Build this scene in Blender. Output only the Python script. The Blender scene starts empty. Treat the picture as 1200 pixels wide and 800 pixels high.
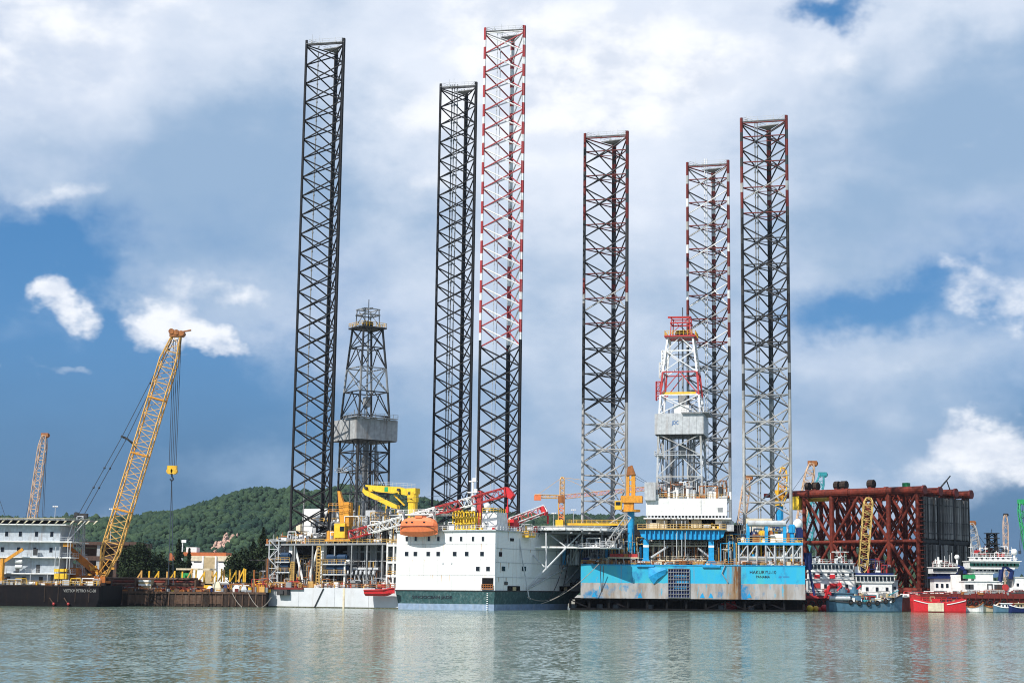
import bpy, math, random
import numpy as np
from mathutils import Vector, Matrix

# ------------------------------------------------------------------ camera
F, X0, Y0, HOR, ROLL, CAMH = 1930.0, 670.0, 400.0, 692.0, 0.008, 5.2
PITCH = math.atan((HOR - Y0) / F)
scene = bpy.context.scene
cam_data = bpy.data.cameras.new('camera')
cam = bpy.data.objects.new('camera', cam_data)
scene.collection.objects.link(cam)
scene.camera = cam
cam_data.sensor_width = 36.0
cam_data.lens = F * 36.0 / 1200.0
cam_data.shift_x = -(X0 - 600.0) / 1200.0
cam_data.clip_start = 0.5
cam_data.clip_end = 30000.0
cam.location = (0, 0, CAMH)
CAMR = (Matrix.Rotation(math.pi / 2 + PITCH, 3, 'X') @ Matrix.Rotation(ROLL, 3, 'Z'))
cam.rotation_euler = CAMR.to_euler()
CAMP = Vector((0, 0, CAMH))

# ------------------------------------------------------------------ sun, sky, exposure
SUN_AZ, SUN_EL = math.radians(43.0), math.radians(44.0)      # sun stands behind the camera, to the left
to_sun = Vector((-math.sin(SUN_AZ) * math.cos(SUN_EL), -math.cos(SUN_AZ) * math.cos(SUN_EL), math.sin(SUN_EL)))
sun_data = bpy.data.lights.new('sun', 'SUN')
sun_data.energy = 5.0
sun_data.angle = math.radians(0.5)
sun_data.color = (1.0, 0.95, 0.87)
sun = bpy.data.objects.new('sun', sun_data)
scene.collection.objects.link(sun)
sun.rotation_euler = to_sun.to_track_quat('Z', 'Y').to_euler()
scene.view_settings.view_transform = 'Standard'
scene.view_settings.look = 'None'
scene.view_settings.exposure = 0.2
scene.view_settings.gamma = 1.0
scene.view_settings.use_curve_mapping = False
scene.cycles.filter_width = 1.05
scene.cycles.max_bounces = 5
scene.cycles.diffuse_bounces = 2
scene.cycles.glossy_bounces = 3
scene.cycles.transparent_max_bounces = 4

world = bpy.data.worlds.new('World')
scene.world = world
world.use_nodes = True
world.cycles.sampling_method = 'MANUAL'
world.cycles.sample_map_resolution = 512

def build_sky():
    nt = world.node_tree
    N, L = nt.nodes, nt.links
    N.clear()
    def node(t, **kw):
        n = N.new(t)
        for k, v in kw.items():
            setattr(n, k, v)
        return n
    def put(sock, v):
        if isinstance(v, bpy.types.NodeSocket):
            L.new(v, sock)
        else:
            sock.default_value = v
    def m(op, a, b=0.0, c=0.0, clamp=False):
        n = node('ShaderNodeMath', operation=op, use_clamp=clamp)
        put(n.inputs[0], a); put(n.inputs[1], b); put(n.inputs[2], c)
        return n.outputs[0]
    def smooth(x, lo, hi):
        n = node('ShaderNodeMapRange', interpolation_type='SMOOTHSTEP')
        put(n.inputs[0], x); n.inputs[1].default_value = lo; n.inputs[2].default_value = hi
        return n.outputs[0]
    def mix(f, a, b):
        n = node('ShaderNodeMix', data_type='RGBA')
        put(n.inputs[0], f); put(n.inputs[6], a); put(n.inputs[7], b)
        return n.outputs[2]
    out = node('ShaderNodeOutputWorld')
    bg = node('ShaderNodeBackground'); bg.inputs[1].default_value = 0.1
    L.new(bg.outputs[0], out.inputs[0])
    sky = node('ShaderNodeTexSky', sky_type='NISHITA')
    sky.sun_disc = False
    sky.sun_elevation = SUN_EL
    sky.sun_rotation = math.atan2(to_sun.x, to_sun.y)
    sky.air_density = 1.0; sky.dust_density = 0.6; sky.ozone_density = 2.5
    tc = node('ShaderNodeTexCoord')
    sep = node('ShaderNodeSeparateXYZ'); L.new(tc.outputs['Generated'], sep.inputs[0])
    x, y, z = sep.outputs
    az = m('ARCTAN2', x, y)
    el = m('ARCSINE', z)
    def noise(scale, sq, detail, rough, off=0.0, col=False, sh=(0, 0, 0)):
        mp = node('ShaderNodeMapping'); L.new(tc.outputs['Generated'], mp.inputs[0])
        mp.inputs['Scale'].default_value = (scale, scale, scale * sq)
        mp.inputs['Location'].default_value = (off + sh[0], off * .7 + sh[1], off * 1.3 + sh[2])
        n = node('ShaderNodeTexNoise'); L.new(mp.outputs[0], n.inputs[0])
        n.inputs['Scale'].default_value = 1.0; n.inputs['Detail'].default_value = detail
        n.inputs['Roughness'].default_value = rough
        return n.outputs[1] if col else n.outputs[0]
    # warp of the cloud positions so that their outlines billow
    wc = noise(14.0, 1.3, 5.0, 0.58, 3.1, True)
    ws = node('ShaderNodeSeparateColor'); L.new(wc, ws.inputs[0])
    azw = m('MULTIPLY_ADD', m('SUBTRACT', ws.outputs[0], 0.5), 0.11, az)
    elw = m('MULTIPLY_ADD', m('SUBTRACT', ws.outputs[1], 0.5), 0.085, el)
    cv = node('ShaderNodeCombineXYZ'); L.new(azw, cv.inputs[0]); L.new(elw, cv.inputs[1])
    def blobs(lst):
        acc = None
        for cx, cy, rx, ry, w in lst:
            a0, e0, ra, re = (cx - X0) / F, (HOR - cy) / F, rx / F, ry / F
            ma = node('ShaderNodeVectorMath', operation='MULTIPLY_ADD'); L.new(cv.outputs[0], ma.inputs[0])
            ma.inputs[1].default_value = (1 / ra, 1 / re, 0); ma.inputs[2].default_value = (-a0 / ra, -e0 / re, 0)
            ln = node('ShaderNodeVectorMath', operation='LENGTH'); L.new(ma.outputs[0], ln.inputs[0])
            mr = node('ShaderNodeMapRange', interpolation_type='SMOOTHSTEP'); L.new(ln.outputs['Value'], mr.inputs[0])
            mr.inputs[1].default_value = 1.75; mr.inputs[2].default_value = 0.0; mr.inputs[3].default_value = 0.0; mr.inputs[4].default_value = w
            acc = mr.outputs[0] if acc is None else m('ADD', acc, mr.outputs[0])
        return acc
    big = noise(7.0, 2.0, 7.0, 0.55, 1.7)
    fine = noise(26.0, 1.6, 7.0, 0.54, 8.2)
    lit = noise(26.0, 1.6, 7.0, 0.54, 8.2, False, (-0.30, 0.0, 0.55))
    relief = m('MULTIPLY', m('SUBTRACT', fine, lit), 1.6)
    fb = m('ADD', m('MULTIPLY', m('SUBTRACT', big, 0.5), 1.0), m('MULTIPLY', m('SUBTRACT', fine, 0.5), 0.40))
    # open sky, and the slate-blue rain air along the horizon
    col = mix(0.7, sky.outputs[0], (0.20, 1.85, 4.7, 1))
    low = m('SUBTRACT', 1.0, smooth(m('MULTIPLY_ADD', fb, 0.05, el), 0.015, 0.165))
    col = mix(m('MULTIPLY', low, 0.85), col, (0.66, 1.55, 2.95, 1))
    # broken grey-lavender sheet
    high = smooth(m('MULTIPLY_ADD', fb, 0.12, elw), 0.10, 0.25)
    sheet = m('ADD', m('MULTIPLY', high, 0.62), blobs(SHEET))
    sheet = smooth(m('MULTIPLY_ADD', fb, 0.85, sheet), -0.05, 0.95)
    shade = smooth(m('SUBTRACT', m('ADD', m('MULTIPLY', fb, 1.7), blobs(SHADE)), m('MULTIPLY', relief, 0.35)), -0.55, 0.65)
    grey = mix(shade, (7.7, 8.2, 9.1, 1), (2.9, 4.2, 6.0, 1))
    col = mix(m('MULTIPLY', sheet, 0.95), col, grey)
    # bright heads of cloud
    white = smooth(m('MULTIPLY_ADD', m('ADD', fb, m('MULTIPLY', m('SUBTRACT', fine, 0.5), 0.6)), 1.1, blobs(WHITE)), 0.22, 0.85)
    head = mix(smooth(relief, -0.38, 0.25), (6.2, 6.8, 7.9, 1), (8.9, 9.1, 9.5, 1))
    col = mix(m('MULTIPLY', white, 0.93), col, head)
    L.new(col, bg.inputs[0])

# cloud banks: direction (given as where they stand), breadth, height, weight
SHEET = [(660, 330, 330, 190, .45), (660, 600, 420, 90, .38), (1000, 600, 200, 60, .2), (640, 500, 330, 130, .55), (1090, 435, 170, 55, .50), (1070, 550, 200, 60, .60), (700, 40, 620, 110, .30),
         (260, 370, 120, 40, .35), (20, 325, 120, 60, -1.0), (130, 400, 34, 50, -.5), (180, 480, 220, 50, -.4), (1040, 355, 100, 28, -.60), (300, 190, 220, 110, .30), (1140, 200, 180, 120, .35),
         (1195, 620, 80, 45, -.55), (985, 18, 30, 20, -.7), (40, 560, 220, 50, -.35), (230, 540, 130, 26, .30), (60, 550, 60, 22, .25)]
SHADE = [(270, 225, 180, 115, .72), (1110, 190, 180, 135, .68), (640, 540, 330, 110, .38), (1010, 530, 120, 60, .30), (200, 540, 260, 50, 1.2),
         (600, 110, 190, 150, -.42), (850, 80, 180, 90, -.42), (70, 60, 220, 120, -.42), (1150, 20, 120, 50, -.3)]
WHITE = [(76, 378, 32, 26, .85), (186, 402, 36, 30, .80), (245, 418, 36, 15, .70), (265, 362, 50, 16, .50), (75, 452, 40, 10, .45), (0, 452, 22, 11, .60),
         (1196, 535, 52, 40, .95), (1135, 515, 36, 26, .75), (1085, 550, 60, 30, .55), (1182, 342, 54, 30, .65),
         (600, 70, 170, 150, .78), (860, 75, 160, 65, .70), (50, 60, 190, 90, .70), (960, 410, 120, 50, .25), (60, 245, 90, 22, .40)]
build_sky()

# ------------------------------------------------------------------ helpers
rnd = random.Random(7)
COL = scene.collection

def ray(px, py):
    return CAMR @ Vector(((px - X0) / F, (Y0 - py) / F, -1.0))

def at(px, py, Y):
    """the point of the place that lies Y metres ahead in the given direction"""
    d = ray(px, py)
    return CAMP + d * (Y / d.y)

class Frame:
    """ground frame of a thing: x to its right, y away from the viewer, z up from the water"""
    def __init__(self, ox, oy, deg):
        self.o = Vector((ox, oy, 0)); self.a = math.radians(deg)
        self.ex = Vector((math.cos(self.a), -math.sin(self.a), 0)); self.ey = Vector((math.sin(self.a), math.cos(self.a), 0))
    def loc(self, p):
        d = p - self.o
        return Vector((d.dot(self.ex), d.dot(self.ey), p.z))
    def _r(self, px, py):
        d = ray(px, py)
        return self.loc(CAMP), Vector((d.dot(self.ex), d.dot(self.ey), d.z))
    def y(self, px, py, yl):
        c, d = self._r(px, py); return c + d * ((yl - c.y) / d.y)
    def x(self, px, py, xl):
        c, d = self._r(px, py); return c + d * ((xl - c.x) / d.x)
    def z(self, px, py, zl):
        c, d = self._r(px, py); return c + d * ((zl - c.z) / d.z)
    def Y(self, px, py, Yw):
        return self.loc(at(px, py, Yw))

def V(*a):
    return Vector(a)

class MB:
    """collects shapes, links them as one mesh object"""
    def __init__(self):
        self.v = []; self.f = []; self.mi = []; self.k = 0
    def use(self, k):
        self.k = k; return self
    def add(self, vs, fs):
        n = len(self.v)
        self.v.extend(tuple(p) for p in vs)
        for f in fs:
            self.f.append(tuple(i + n for i in f)); self.mi.append(self.k)
        return self
    def box(self, x0, x1, y0, y1, z0, z1):
        if x0 > x1: x0, x1 = x1, x0
        if y0 > y1: y0, y1 = y1, y0
        if z0 > z1: z0, z1 = z1, z0
        return self.add([(x0, y0, z0), (x1, y0, z0), (x1, y1, z0), (x0, y1, z0), (x0, y0, z1), (x1, y0, z1), (x1, y1, z1), (x0, y1, z1)],
                        [(3, 2, 1, 0), (4, 5, 6, 7), (0, 1, 5, 4), (1, 2, 6, 5), (2, 3, 7, 6), (3, 0, 4, 7)])
    def cbox(self, c, sx, sy, sz):
        return self.box(c[0] - sx / 2, c[0] + sx / 2, c[1] - sy / 2, c[1] + sy / 2, c[2] - sz / 2, c[2] + sz / 2)
    def tube(self, p, q, r, n=6, r2=None, cap=True):
        p, q = Vector(p), Vector(q); d = q - p
        if d.length < 1e-6: return self
        d.normalize()
        a = d.cross(Vector((0, 0, 1)) if abs(d.z) < .95 else Vector((1, 0, 0))).normalized(); b = d.cross(a)
        r2 = r if r2 is None else r2
        vs = []
        for c, rr in ((p, r), (q, r2)):
            for i in range(n):
                t = 2 * math.pi * (i + .5) / n
                vs.append(c + (a * math.cos(t) + b * math.sin(t)) * rr)
        fs = [(i, (i + 1) % n, n + (i + 1) % n, n + i) for i in range(n)]
        if cap: fs += [tuple(range(n - 1, -1, -1)), tuple(range(n, 2 * n))]
        return self.add(vs, fs)
    def path(self, pts, r, n=5):
        for i in range(len(pts) - 1): self.tube(pts[i], pts[i + 1], r, n)
        return self
    def bar(self, p, q, w, h):
        """rectangular beam, h measured upwards"""
        p, q = Vector(p), Vector(q); d = (q - p).normalized()
        a = d.cross(Vector((0, 0, 1)) if abs(d.z) < .97 else Vector((0, 1, 0))).normalized(); b = a.cross(d)
        vs = [c + a * sx * w / 2 + b * sz * h / 2 for c in (p, q) for sx, sz in ((-1, -1), (1, -1), (1, 1), (-1, 1))]
        return self.add(vs, [(0, 1, 5, 4), (1, 2, 6, 5), (2, 3, 7, 6), (3, 0, 4, 7), (3, 2, 1, 0), (4, 5, 6, 7)])
    def prism(self, poly, z0, z1, poly1=None):
        n = len(poly); poly1 = poly1 or poly
        vs = [(p[0], p[1], z0) for p in poly] + [(p[0], p[1], z1) for p in poly1]
        return self.add(vs, [(i, (i + 1) % n, n + (i + 1) % n, n + i) for i in range(n)] + [tuple(range(n - 1, -1, -1)), tuple(range(n, 2 * n))])
    def slab(self, poly, axis, c0, c1):
        """polygon in the x-z plane pulled along y (axis 1), or in y-z along x (axis 0)"""
        n = len(poly)
        mk = (lambda p, c: (p[0], c, p[1])) if axis == 1 else (lambda p, c: (c, p[0], p[1]))
        vs = [mk(p, c0) for p in poly] + [mk(p, c1) for p in poly]
        return self.add(vs, [(i, (i + 1) % n, n + (i + 1) % n, n + i) for i in range(n)] + [tuple(range(n - 1, -1, -1)), tuple(range(n, 2 * n))])
    def ball(self, c, rx, ry=None, rz=None, nu=10, nv=6):
        ry = ry or rx; rz = rz or rx
        vs = [(c[0], c[1], c[2] - rz)]
        for j in range(1, nv):
            t = math.pi * j / nv
            for i in range(nu):
                u = 2 * math.pi * i / nu
                vs.append((c[0] + rx * math.sin(t) * math.cos(u), c[1] + ry * math.sin(t) * math.sin(u), c[2] - rz * math.cos(t)))
        vs.append((c[0], c[1], c[2] + rz)); e = len(vs) - 1
        fs = [(0, 1 + (i + 1) % nu, 1 + i) for i in range(nu)]
        for j in range(nv - 2):
            for i in range(nu):
                a = 1 + j * nu + i; b = 1 + j * nu + (i + 1) % nu
                fs.append((a, b, b + nu, a + nu))
        k = 1 + (nv - 2) * nu
        fs += [(e, k + i, k + (i + 1) % nu) for i in range(nu)]
        return self.add(vs, fs)
    def loft(self, rings, close=True):
        n = len(rings[0]); vs = [p for r in rings for p in r]; fs = []
        for j in range(len(rings) - 1):
            for i in range(n):
                fs.append((j * n + i, j * n + (i + 1) % n, (j + 1) * n + (i + 1) % n, (j + 1) * n + i))
        if close: fs += [tuple(range(n - 1, -1, -1)), tuple(range((len(rings) - 1) * n, len(rings) * n))]
        return self.add(vs, fs)
    def rail(self, pts, h=1.1, step=1.8, r=.055, n=4, loop=False):
        pts = [Vector(p) for p in pts]
        if loop: pts.append(pts[0])
        for a, b in zip(pts, pts[1:]):
            L = (b - a).length; k = max(1, int(round(L / step)))
            for i in range(k + 1):
                p = a.lerp(b, i / k); self.tube(p, p + V(0, 0, h), r, n, cap=False)
            for zz in (h, h * .52):
                self.tube(a + V(0, 0, zz), b + V(0, 0, zz), r, n, cap=False)
        return self
    def mesh(self, name, mats, smooth=False):
        me = bpy.data.meshes.new(name)
        me.from_pydata(self.v, [], self.f)
        mats = mats if isinstance(mats, (list, tuple)) else [mats]
        for k in mats: me.materials.append(M[k])
        if len(mats) > 1:
            me.polygons.foreach_set('material_index', self.mi)
        if smooth:
            me.polygons.foreach_set('use_smooth', [True] * len(me.polygons))
        me.update()
        return me
    def build(self, name, mats, parent=None, frame=None, smooth=False, kind=None, label=None):
        o = bpy.data.objects.new(name, self.mesh(name, mats, smooth))
        COL.objects.link(o)
        if parent is not None: o.parent = parent
        if frame is not None: place(o, frame)
        if kind: o['kind'] = kind
        if label: o['label'] = label
        return o

def place(o, fr):
    o.location = fr.o; o.rotation_euler = (0, 0, -fr.a)

def inst(name, me, parent, loc=(0, 0, 0), rot=(0, 0, 0)):
    o = bpy.data.objects.new(name, me); COL.objects.link(o); o.parent = parent
    o.location = loc; o.rotation_euler = rot
    return o

def tag(o, label, cat, group=None):
    o['label'] = label; o['category'] = cat
    if group: o['group'] = group
    return o

def thing(name, label, cat, frame, group=None):
    o = bpy.data.objects.new(name, None); COL.objects.link(o); o.empty_display_size = 1
    place(o, frame)
    return tag(o, label, cat, group)

def hub(name, parent, loc=(0, 0, 0), rotz=0.0):
    """an Empty that holds the pieces of a part"""
    o = bpy.data.objects.new(name, None); COL.objects.link(o); o.parent = parent
    o.location = loc; o.rotation_euler = (0, 0, rotz); o.empty_display_size = 1
    return o

def lettering(name, text, size, mat, parent, loc, rotz=0.0, width=None):
    cu = bpy.data.curves.new(name, 'FONT'); cu.body = text; cu.size = size; cu.extrude = .02
    cu.align_x = 'CENTER'; cu.align_y = 'CENTER'; cu.offset = .010 * size; cu.resolution_u = 3
    t = bpy.data.objects.new(name, cu); COL.objects.link(t)
    bpy.context.view_layer.update()
    me = bpy.data.meshes.new_from_object(t.evaluated_get(bpy.context.evaluated_depsgraph_get()))
    bpy.data.objects.remove(t)
    me.materials.clear(); me.materials.append(M[mat])
    o = bpy.data.objects.new(name, me); COL.objects.link(o); o.parent = parent
    o.location = loc; o.rotation_euler = (math.pi / 2, 0, rotz)
    if width:
        xs = [v.co.x for v in me.vertices]; s = width / (max(xs) - min(xs)); o.scale = (s, 1, 1)
    return o

def truss(mb_c, mb_l, p, q, w0, w1, bays, rc, rl, wide=(1, 0, 0), taper=0.12, n=5):
    """four-chord lattice boom: chords into mb_c, lacing into mb_l; thinner at foot and head"""
    p, q = Vector(p), Vector(q); d = (q - p).normalized()
    a = Vector(wide); a = (a - d * a.dot(d)).normalized(); b = d.cross(a)
    rings = []
    for i in range(bays + 1):
        t = i / bays; k = 1.0
        if taper > .01 and t < taper: k = .35 + .65 * t / taper
        if taper > .01 and t > 1 - taper: k = .5 + .5 * (1 - t) / taper
        c = p.lerp(q, t)
        rings.append([c + (a * sx * w0 + b * sy * w1) * k * .5 for sx, sy in ((-1, -1), (1, -1), (1, 1), (-1, 1))])
    for i in range(bays):
        for j in range(4):
            mb_c.tube(rings[i][j], rings[i + 1][j], rc, n, cap=False)
            u, v = (j, (j + 1) % 4) if (i + j) % 2 else ((j + 1) % 4, j)
            mb_l.tube(rings[i][u], rings[i + 1][v], rl, 4, cap=False)
            if i % 2 == 0: mb_l.tube(rings[i][u], rings[i][v], rl, 4, cap=False)
    for i in (0, bays):
        for j in range(4): mb_c.tube(rings[i][j], rings[i][(j + 1) % 4], rc, n)
    return rings

def sag(p, q, drop, n=14):
    p, q = Vector(p), Vector(q)
    return [p.lerp(q, i / n) - V(0, 0, drop * 4 * (i / n) * (1 - i / n)) for i in range(n + 1)]

def clutter(name, parent, x0, x1, y0, y1, z, h, n, mats, seed, pipes=.35):
    """small deck machinery too fine to tell apart: boxes, drums, pipes, posts"""
    r = random.Random(seed); mb = MB()
    for i in range(n):
        mb.use(r.randrange(len(mats)))
        x, y = r.uniform(x0, x1), r.uniform(y0, y1)
        t = r.random(); s = r.uniform(.35, 1.0) * h
        if t < pipes:
            if r.random() < .5:
                x2 = min(x1, x + r.uniform(1, 5)); zz = z + r.uniform(.1, 1) * h
                mb.path([(x, y, z), (x, y, zz), (x2, y, zz), (x2, y, z)], r.uniform(.06, .16), 5)
            else:
                mb.tube((x, y, z), (x, y, z + s), r.uniform(.06, .2), 5)
        elif t < pipes + .25:
            rr = r.uniform(.25, .6); mb.tube((x, y, z), (x, y, z + s * .6), rr, 8)
        elif t < pipes + .35:
            rr = r.uniform(.3, .6); mb.tube((x - r.uniform(.5, 1.5), y, z + rr), (x + r.uniform(.5, 1.5), y, z + rr), rr, 8)
        else:
            a, b = r.uniform(.2, 1.1), r.uniform(.2, .9)
            mb.box(x - a, x + a, y - b, y + b, z, z + s * r.uniform(.35, .8))
    return mb.build(name, mats, parent, kind='stuff')

# ------------------------------------------------------------------ materials
M = {}

def paint(name, rgb, rough=.5, metal=0.0, var=.18, dirt=None, amount=.3, sc=.35, streak=.12, bump=0.0, spec=.4):
    mat = bpy.data.materials.new(name); mat.use_nodes = True
    nt = mat.node_tree; N, L = nt.nodes, nt.links; b = N['Principled BSDF']
    tc = N.new('ShaderNodeTexCoord')
    n1 = N.new('ShaderNodeTexNoise'); n1.inputs['Scale'].default_value = sc * 3; n1.inputs['Detail'].default_value = 5
    L.new(tc.outputs['Object'], n1.inputs[0])
    lo = tuple(c * (1 - var) for c in rgb) + (1,); hi = tuple(min(1, c * (1 + var)) for c in rgb) + (1,)
    rp = N.new('ShaderNodeValToRGB'); rp.color_ramp.elements[0].position = .3; rp.color_ramp.elements[1].position = .7
    rp.color_ramp.elements[0].color = lo; rp.color_ramp.elements[1].color = hi
    L.new(n1.outputs[0], rp.inputs[0]); col = rp.outputs[0]
    if dirt:
        mp = N.new('ShaderNodeMapping'); mp.inputs['Scale'].default_value = (1, 1, streak); L.new(tc.outputs['Object'], mp.inputs[0])
        n2 = N.new('ShaderNodeTexNoise'); n2.inputs['Scale'].default_value = sc * 2; n2.inputs['Detail'].default_value = 7; n2.inputs['Roughness'].default_value = .65
        L.new(mp.outputs[0], n2.inputs[0])
        r2 = N.new('ShaderNodeMapRange'); r2.inputs[1].default_value = .62 - .3 * amount; r2.inputs[2].default_value = .85 - .3 * amount
        r2.inputs[4].default_value = .9
        L.new(n2.outputs[0], r2.inputs[0])
        mx = N.new('ShaderNodeMix'); mx.data_type = 'RGBA'; L.new(r2.outputs[0], mx.inputs[0]); L.new(col, mx.inputs[6]); mx.inputs[7].default_value = tuple(dirt) + (1,)
        col = mx.outputs[2]
    L.new(col, b.inputs['Base Color'])
    b.inputs['Roughness'].default_value = rough; b.inputs['Metallic'].default_value = metal
    b.inputs['Specular IOR Level'].default_value = spec
    if bump:
        bp = N.new('ShaderNodeBump'); bp.inputs['Strength'].default_value = .6; bp.inputs['Distance'].default_value = bump
        L.new(n1.outputs[0], bp.inputs['Height']); L.new(bp.outputs[0], b.inputs['Normal'])
    M[name] = mat
    return mat

RUST = (.16, .06, .025)
paint('white', (.80, .80, .78), .45, dirt=(.55, .50, .44), amount=.18)
paint('white_clean', (.83, .83, .82), .4, var=.04, dirt=(.58, .52, .45), amount=.22, sc=.5, streak=.05)
paint('cream', (.66, .58, .42), .6, dirt=(.4, .33, .25), amount=.25)
paint('light_grey', (.46, .48, .50), .5, dirt=(.26, .22, .2), amount=.25)
paint('hull_grey', (.56, .58, .61), .5, var=.06, dirt=(.40, .38, .36), amount=.22, sc=.15)
paint('mid_grey', (.24, .25, .26), .55, dirt=(.13, .10, .08), amount=.3)
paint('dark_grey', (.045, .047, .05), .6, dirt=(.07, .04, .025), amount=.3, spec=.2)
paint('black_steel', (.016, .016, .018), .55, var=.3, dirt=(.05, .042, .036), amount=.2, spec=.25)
paint('black', (.008, .008, .009), .8, spec=.1)
paint('silver', (.42, .42, .41), .5, metal=.2, dirt=(.20, .14, .10), amount=.4)
paint('green_hull', (.026, .075, .08), .45, var=.35, dirt=(.12, .18, .18), amount=.42, sc=.6, streak=.8)
paint('boot_blue', (.22, .30, .42), .5, dirt=(.35, .38, .42), amount=.3)
paint('red', (.42, .035, .035), .55, dirt=(.25, .05, .03), amount=.25)
paint('bright_red', (.58, .022, .03), .45, var=.15, dirt=(.34, .05, .035), amount=.3, sc=.9)
paint('dark_red', (.15, .016, .012), .6, dirt=(.05, .02, .012), amount=.4, sc=.7)
paint('leg_red', (.36, .038, .042), .55, dirt=(.3, .16, .15), amount=.3, sc=.8)
paint('leg_white', (.74, .74, .73), .5, dirt=(.4, .36, .33), amount=.25)
paint('yellow', (.78, .45, .03), .5, dirt=(.4, .2, .05), amount=.3)
paint('bright_yellow', (.78, .50, .03), .5, dirt=(.42, .26, .05), amount=.32, sc=.8)
paint('boom_yellow', (.60, .42, .13), .6, dirt=(.35, .22, .08), amount=.3)
paint('orange', (.66, .29, .03), .55, dirt=(.30, .13, .04), amount=.42, sc=.8)
paint('lifeboat_orange', (.75, .20, .075), .45, var=.1, dirt=(.5, .16, .08), amount=.2)
paint('pale_tan', (.52, .36, .24), .6, dirt=(.3, .2, .14), amount=.3)
paint('rail', (.52, .33, .10), .6, dirt=(.3, .17, .06), amount=.4)
paint('crane_orange', (.50, .15, .022), .6, dirt=(.25, .08, .02), amount=.35)
paint('crane_tan', (.66, .37, .10), .5, dirt=(.35, .17, .06), amount=.3)
paint('rust_orange', (.34, .12, .03), .6, dirt=(.16, .06, .02), amount=.5)
paint('blue', (.015, .30, .60), .45, dirt=(.05, .2, .32), amount=.2)
paint('navy', (.010, .022, .10), .6, spec=.2)
paint('motor_blue', (.008, .035, .085), .5)
paint('workboat_blue', (.07, .16, .24), .5, dirt=(.16, .2, .22), amount=.35)
paint('teal', (.03, .26, .30), .5)
paint('green', (.02, .30, .10), .5)
paint('barge_black', (.009, .008, .010), .8, dirt=(.03, .018, .012), amount=.25, spec=.12)
paint('rust', (.085, .045, .028), .75, var=.35, dirt=(.16, .11, .08), amount=.4, sc=.5, bump=.05)
paint('rust_dark', (.022, .012, .008), .85, var=.4, dirt=(.09, .06, .045), amount=.35, sc=.5)
paint('jacket_red', (.14, .023, .013), .65, var=.35, dirt=(.04, .012, .008), amount=.4, sc=.4, spec=.2)
paint('pipe_grey', (.12, .11, .105), .55, var=.4, dirt=(.30, .30, .30), amount=.22, sc=1.6, streak=.6)
paint('pipe_pale', (.27, .255, .245), .55, var=.4, dirt=(.35, .35, .35), amount=.3, sc=1.6, streak=.6)
paint('pipe_dark', (.04, .036, .034), .6, var=.4, dirt=(.2, .2, .2), amount=.15, sc=1.6, streak=.6)
paint('wall_grey', (.34, .35, .36), .6, dirt=(.16, .13, .11), amount=.4)
paint('ship_paint', (.42, .47, .52), .55, dirt=(.25, .2, .17), amount=.3)
paint('brown_wall', (.075, .04, .028), .7, dirt=(.03, .02, .015), amount=.4)
paint('roof_orange', (.42, .12, .04), .7)
paint('concrete', (.34, .32, .29), .8, dirt=(.2, .18, .15), amount=.4)
paint('fouling', (.07, .075, .045), .8, var=.4, dirt=(.2, .19, .15), amount=.4, sc=.8)
paint('rust_run', (.50, .36, .24), .7, var=.3, dirt=(.7, .66, .6), amount=.5, sc=1.2)
paint('rope', (.28, .25, .22), .9)
paint('rope_dark', (.03, .03, .033), .9)
paint('cable', (.03, .045, .07), .6)
paint('rubber', (.012, .012, .012), .8)
paint('text_dark', (.012, .016, .03), .6, var=0)
paint('text_blue', (.05, .15, .35), .6, var=0)
paint('text_white', (.3, .3, .29), .7, dirt=(.06, .04, .035), amount=.5, sc=1)
paint('bark', (.06, .045, .03), .9)
paint('tan_tarp', (.45, .35, .2), .8)

def glass_mat(name, rgb, rough=.08):
    mat = bpy.data.materials.new(name); mat.use_nodes = True; b = mat.node_tree.nodes['Principled BSDF']
    b.inputs['Base Color'].default_value = rgb + (1,); b.inputs['Roughness'].default_value = rough
    M[name] = mat
glass_mat('glass', (.012, .016, .022)); glass_mat('green_glass', (.01, .06, .045))

def leaf_mat(name, a, b_, sc):
    mat = bpy.data.materials.new(name); mat.use_nodes = True
    nt = mat.node_tree; N, L = nt.nodes, nt.links; b = N['Principled BSDF']
    tc = N.new('ShaderNodeTexCoord'); n = N.new('ShaderNodeTexNoise'); n.inputs['Scale'].default_value = sc; n.inputs['Detail'].default_value = 6
    n.inputs['Roughness'].default_value = .7
    L.new(tc.outputs['Object'], n.inputs[0])
    rp = N.new('ShaderNodeValToRGB'); e = rp.color_ramp.elements
    e[0].position = .36; e[0].color = a + (1,); e[1].position = .66; e[1].color = b_ + (1,)
    L.new(n.outputs[0], rp.inputs[0]); L.new(rp.outputs[0], b.inputs['Base Color'])
    b.inputs['Roughness'].default_value = .8; b.inputs['Specular IOR Level'].default_value = .15
    M[name] = mat
leaf_mat('leaf_dark', (.010, .020, .010), (.035, .055, .022), .5)
leaf_mat('leaf', (.02, .045, .015), (.06, .09, .03), .5)
leaf_mat('forest', (.008, .028, .022), (.045, .078, .036), .03)  # bluish haze of distance mixed into the leaf colours

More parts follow.
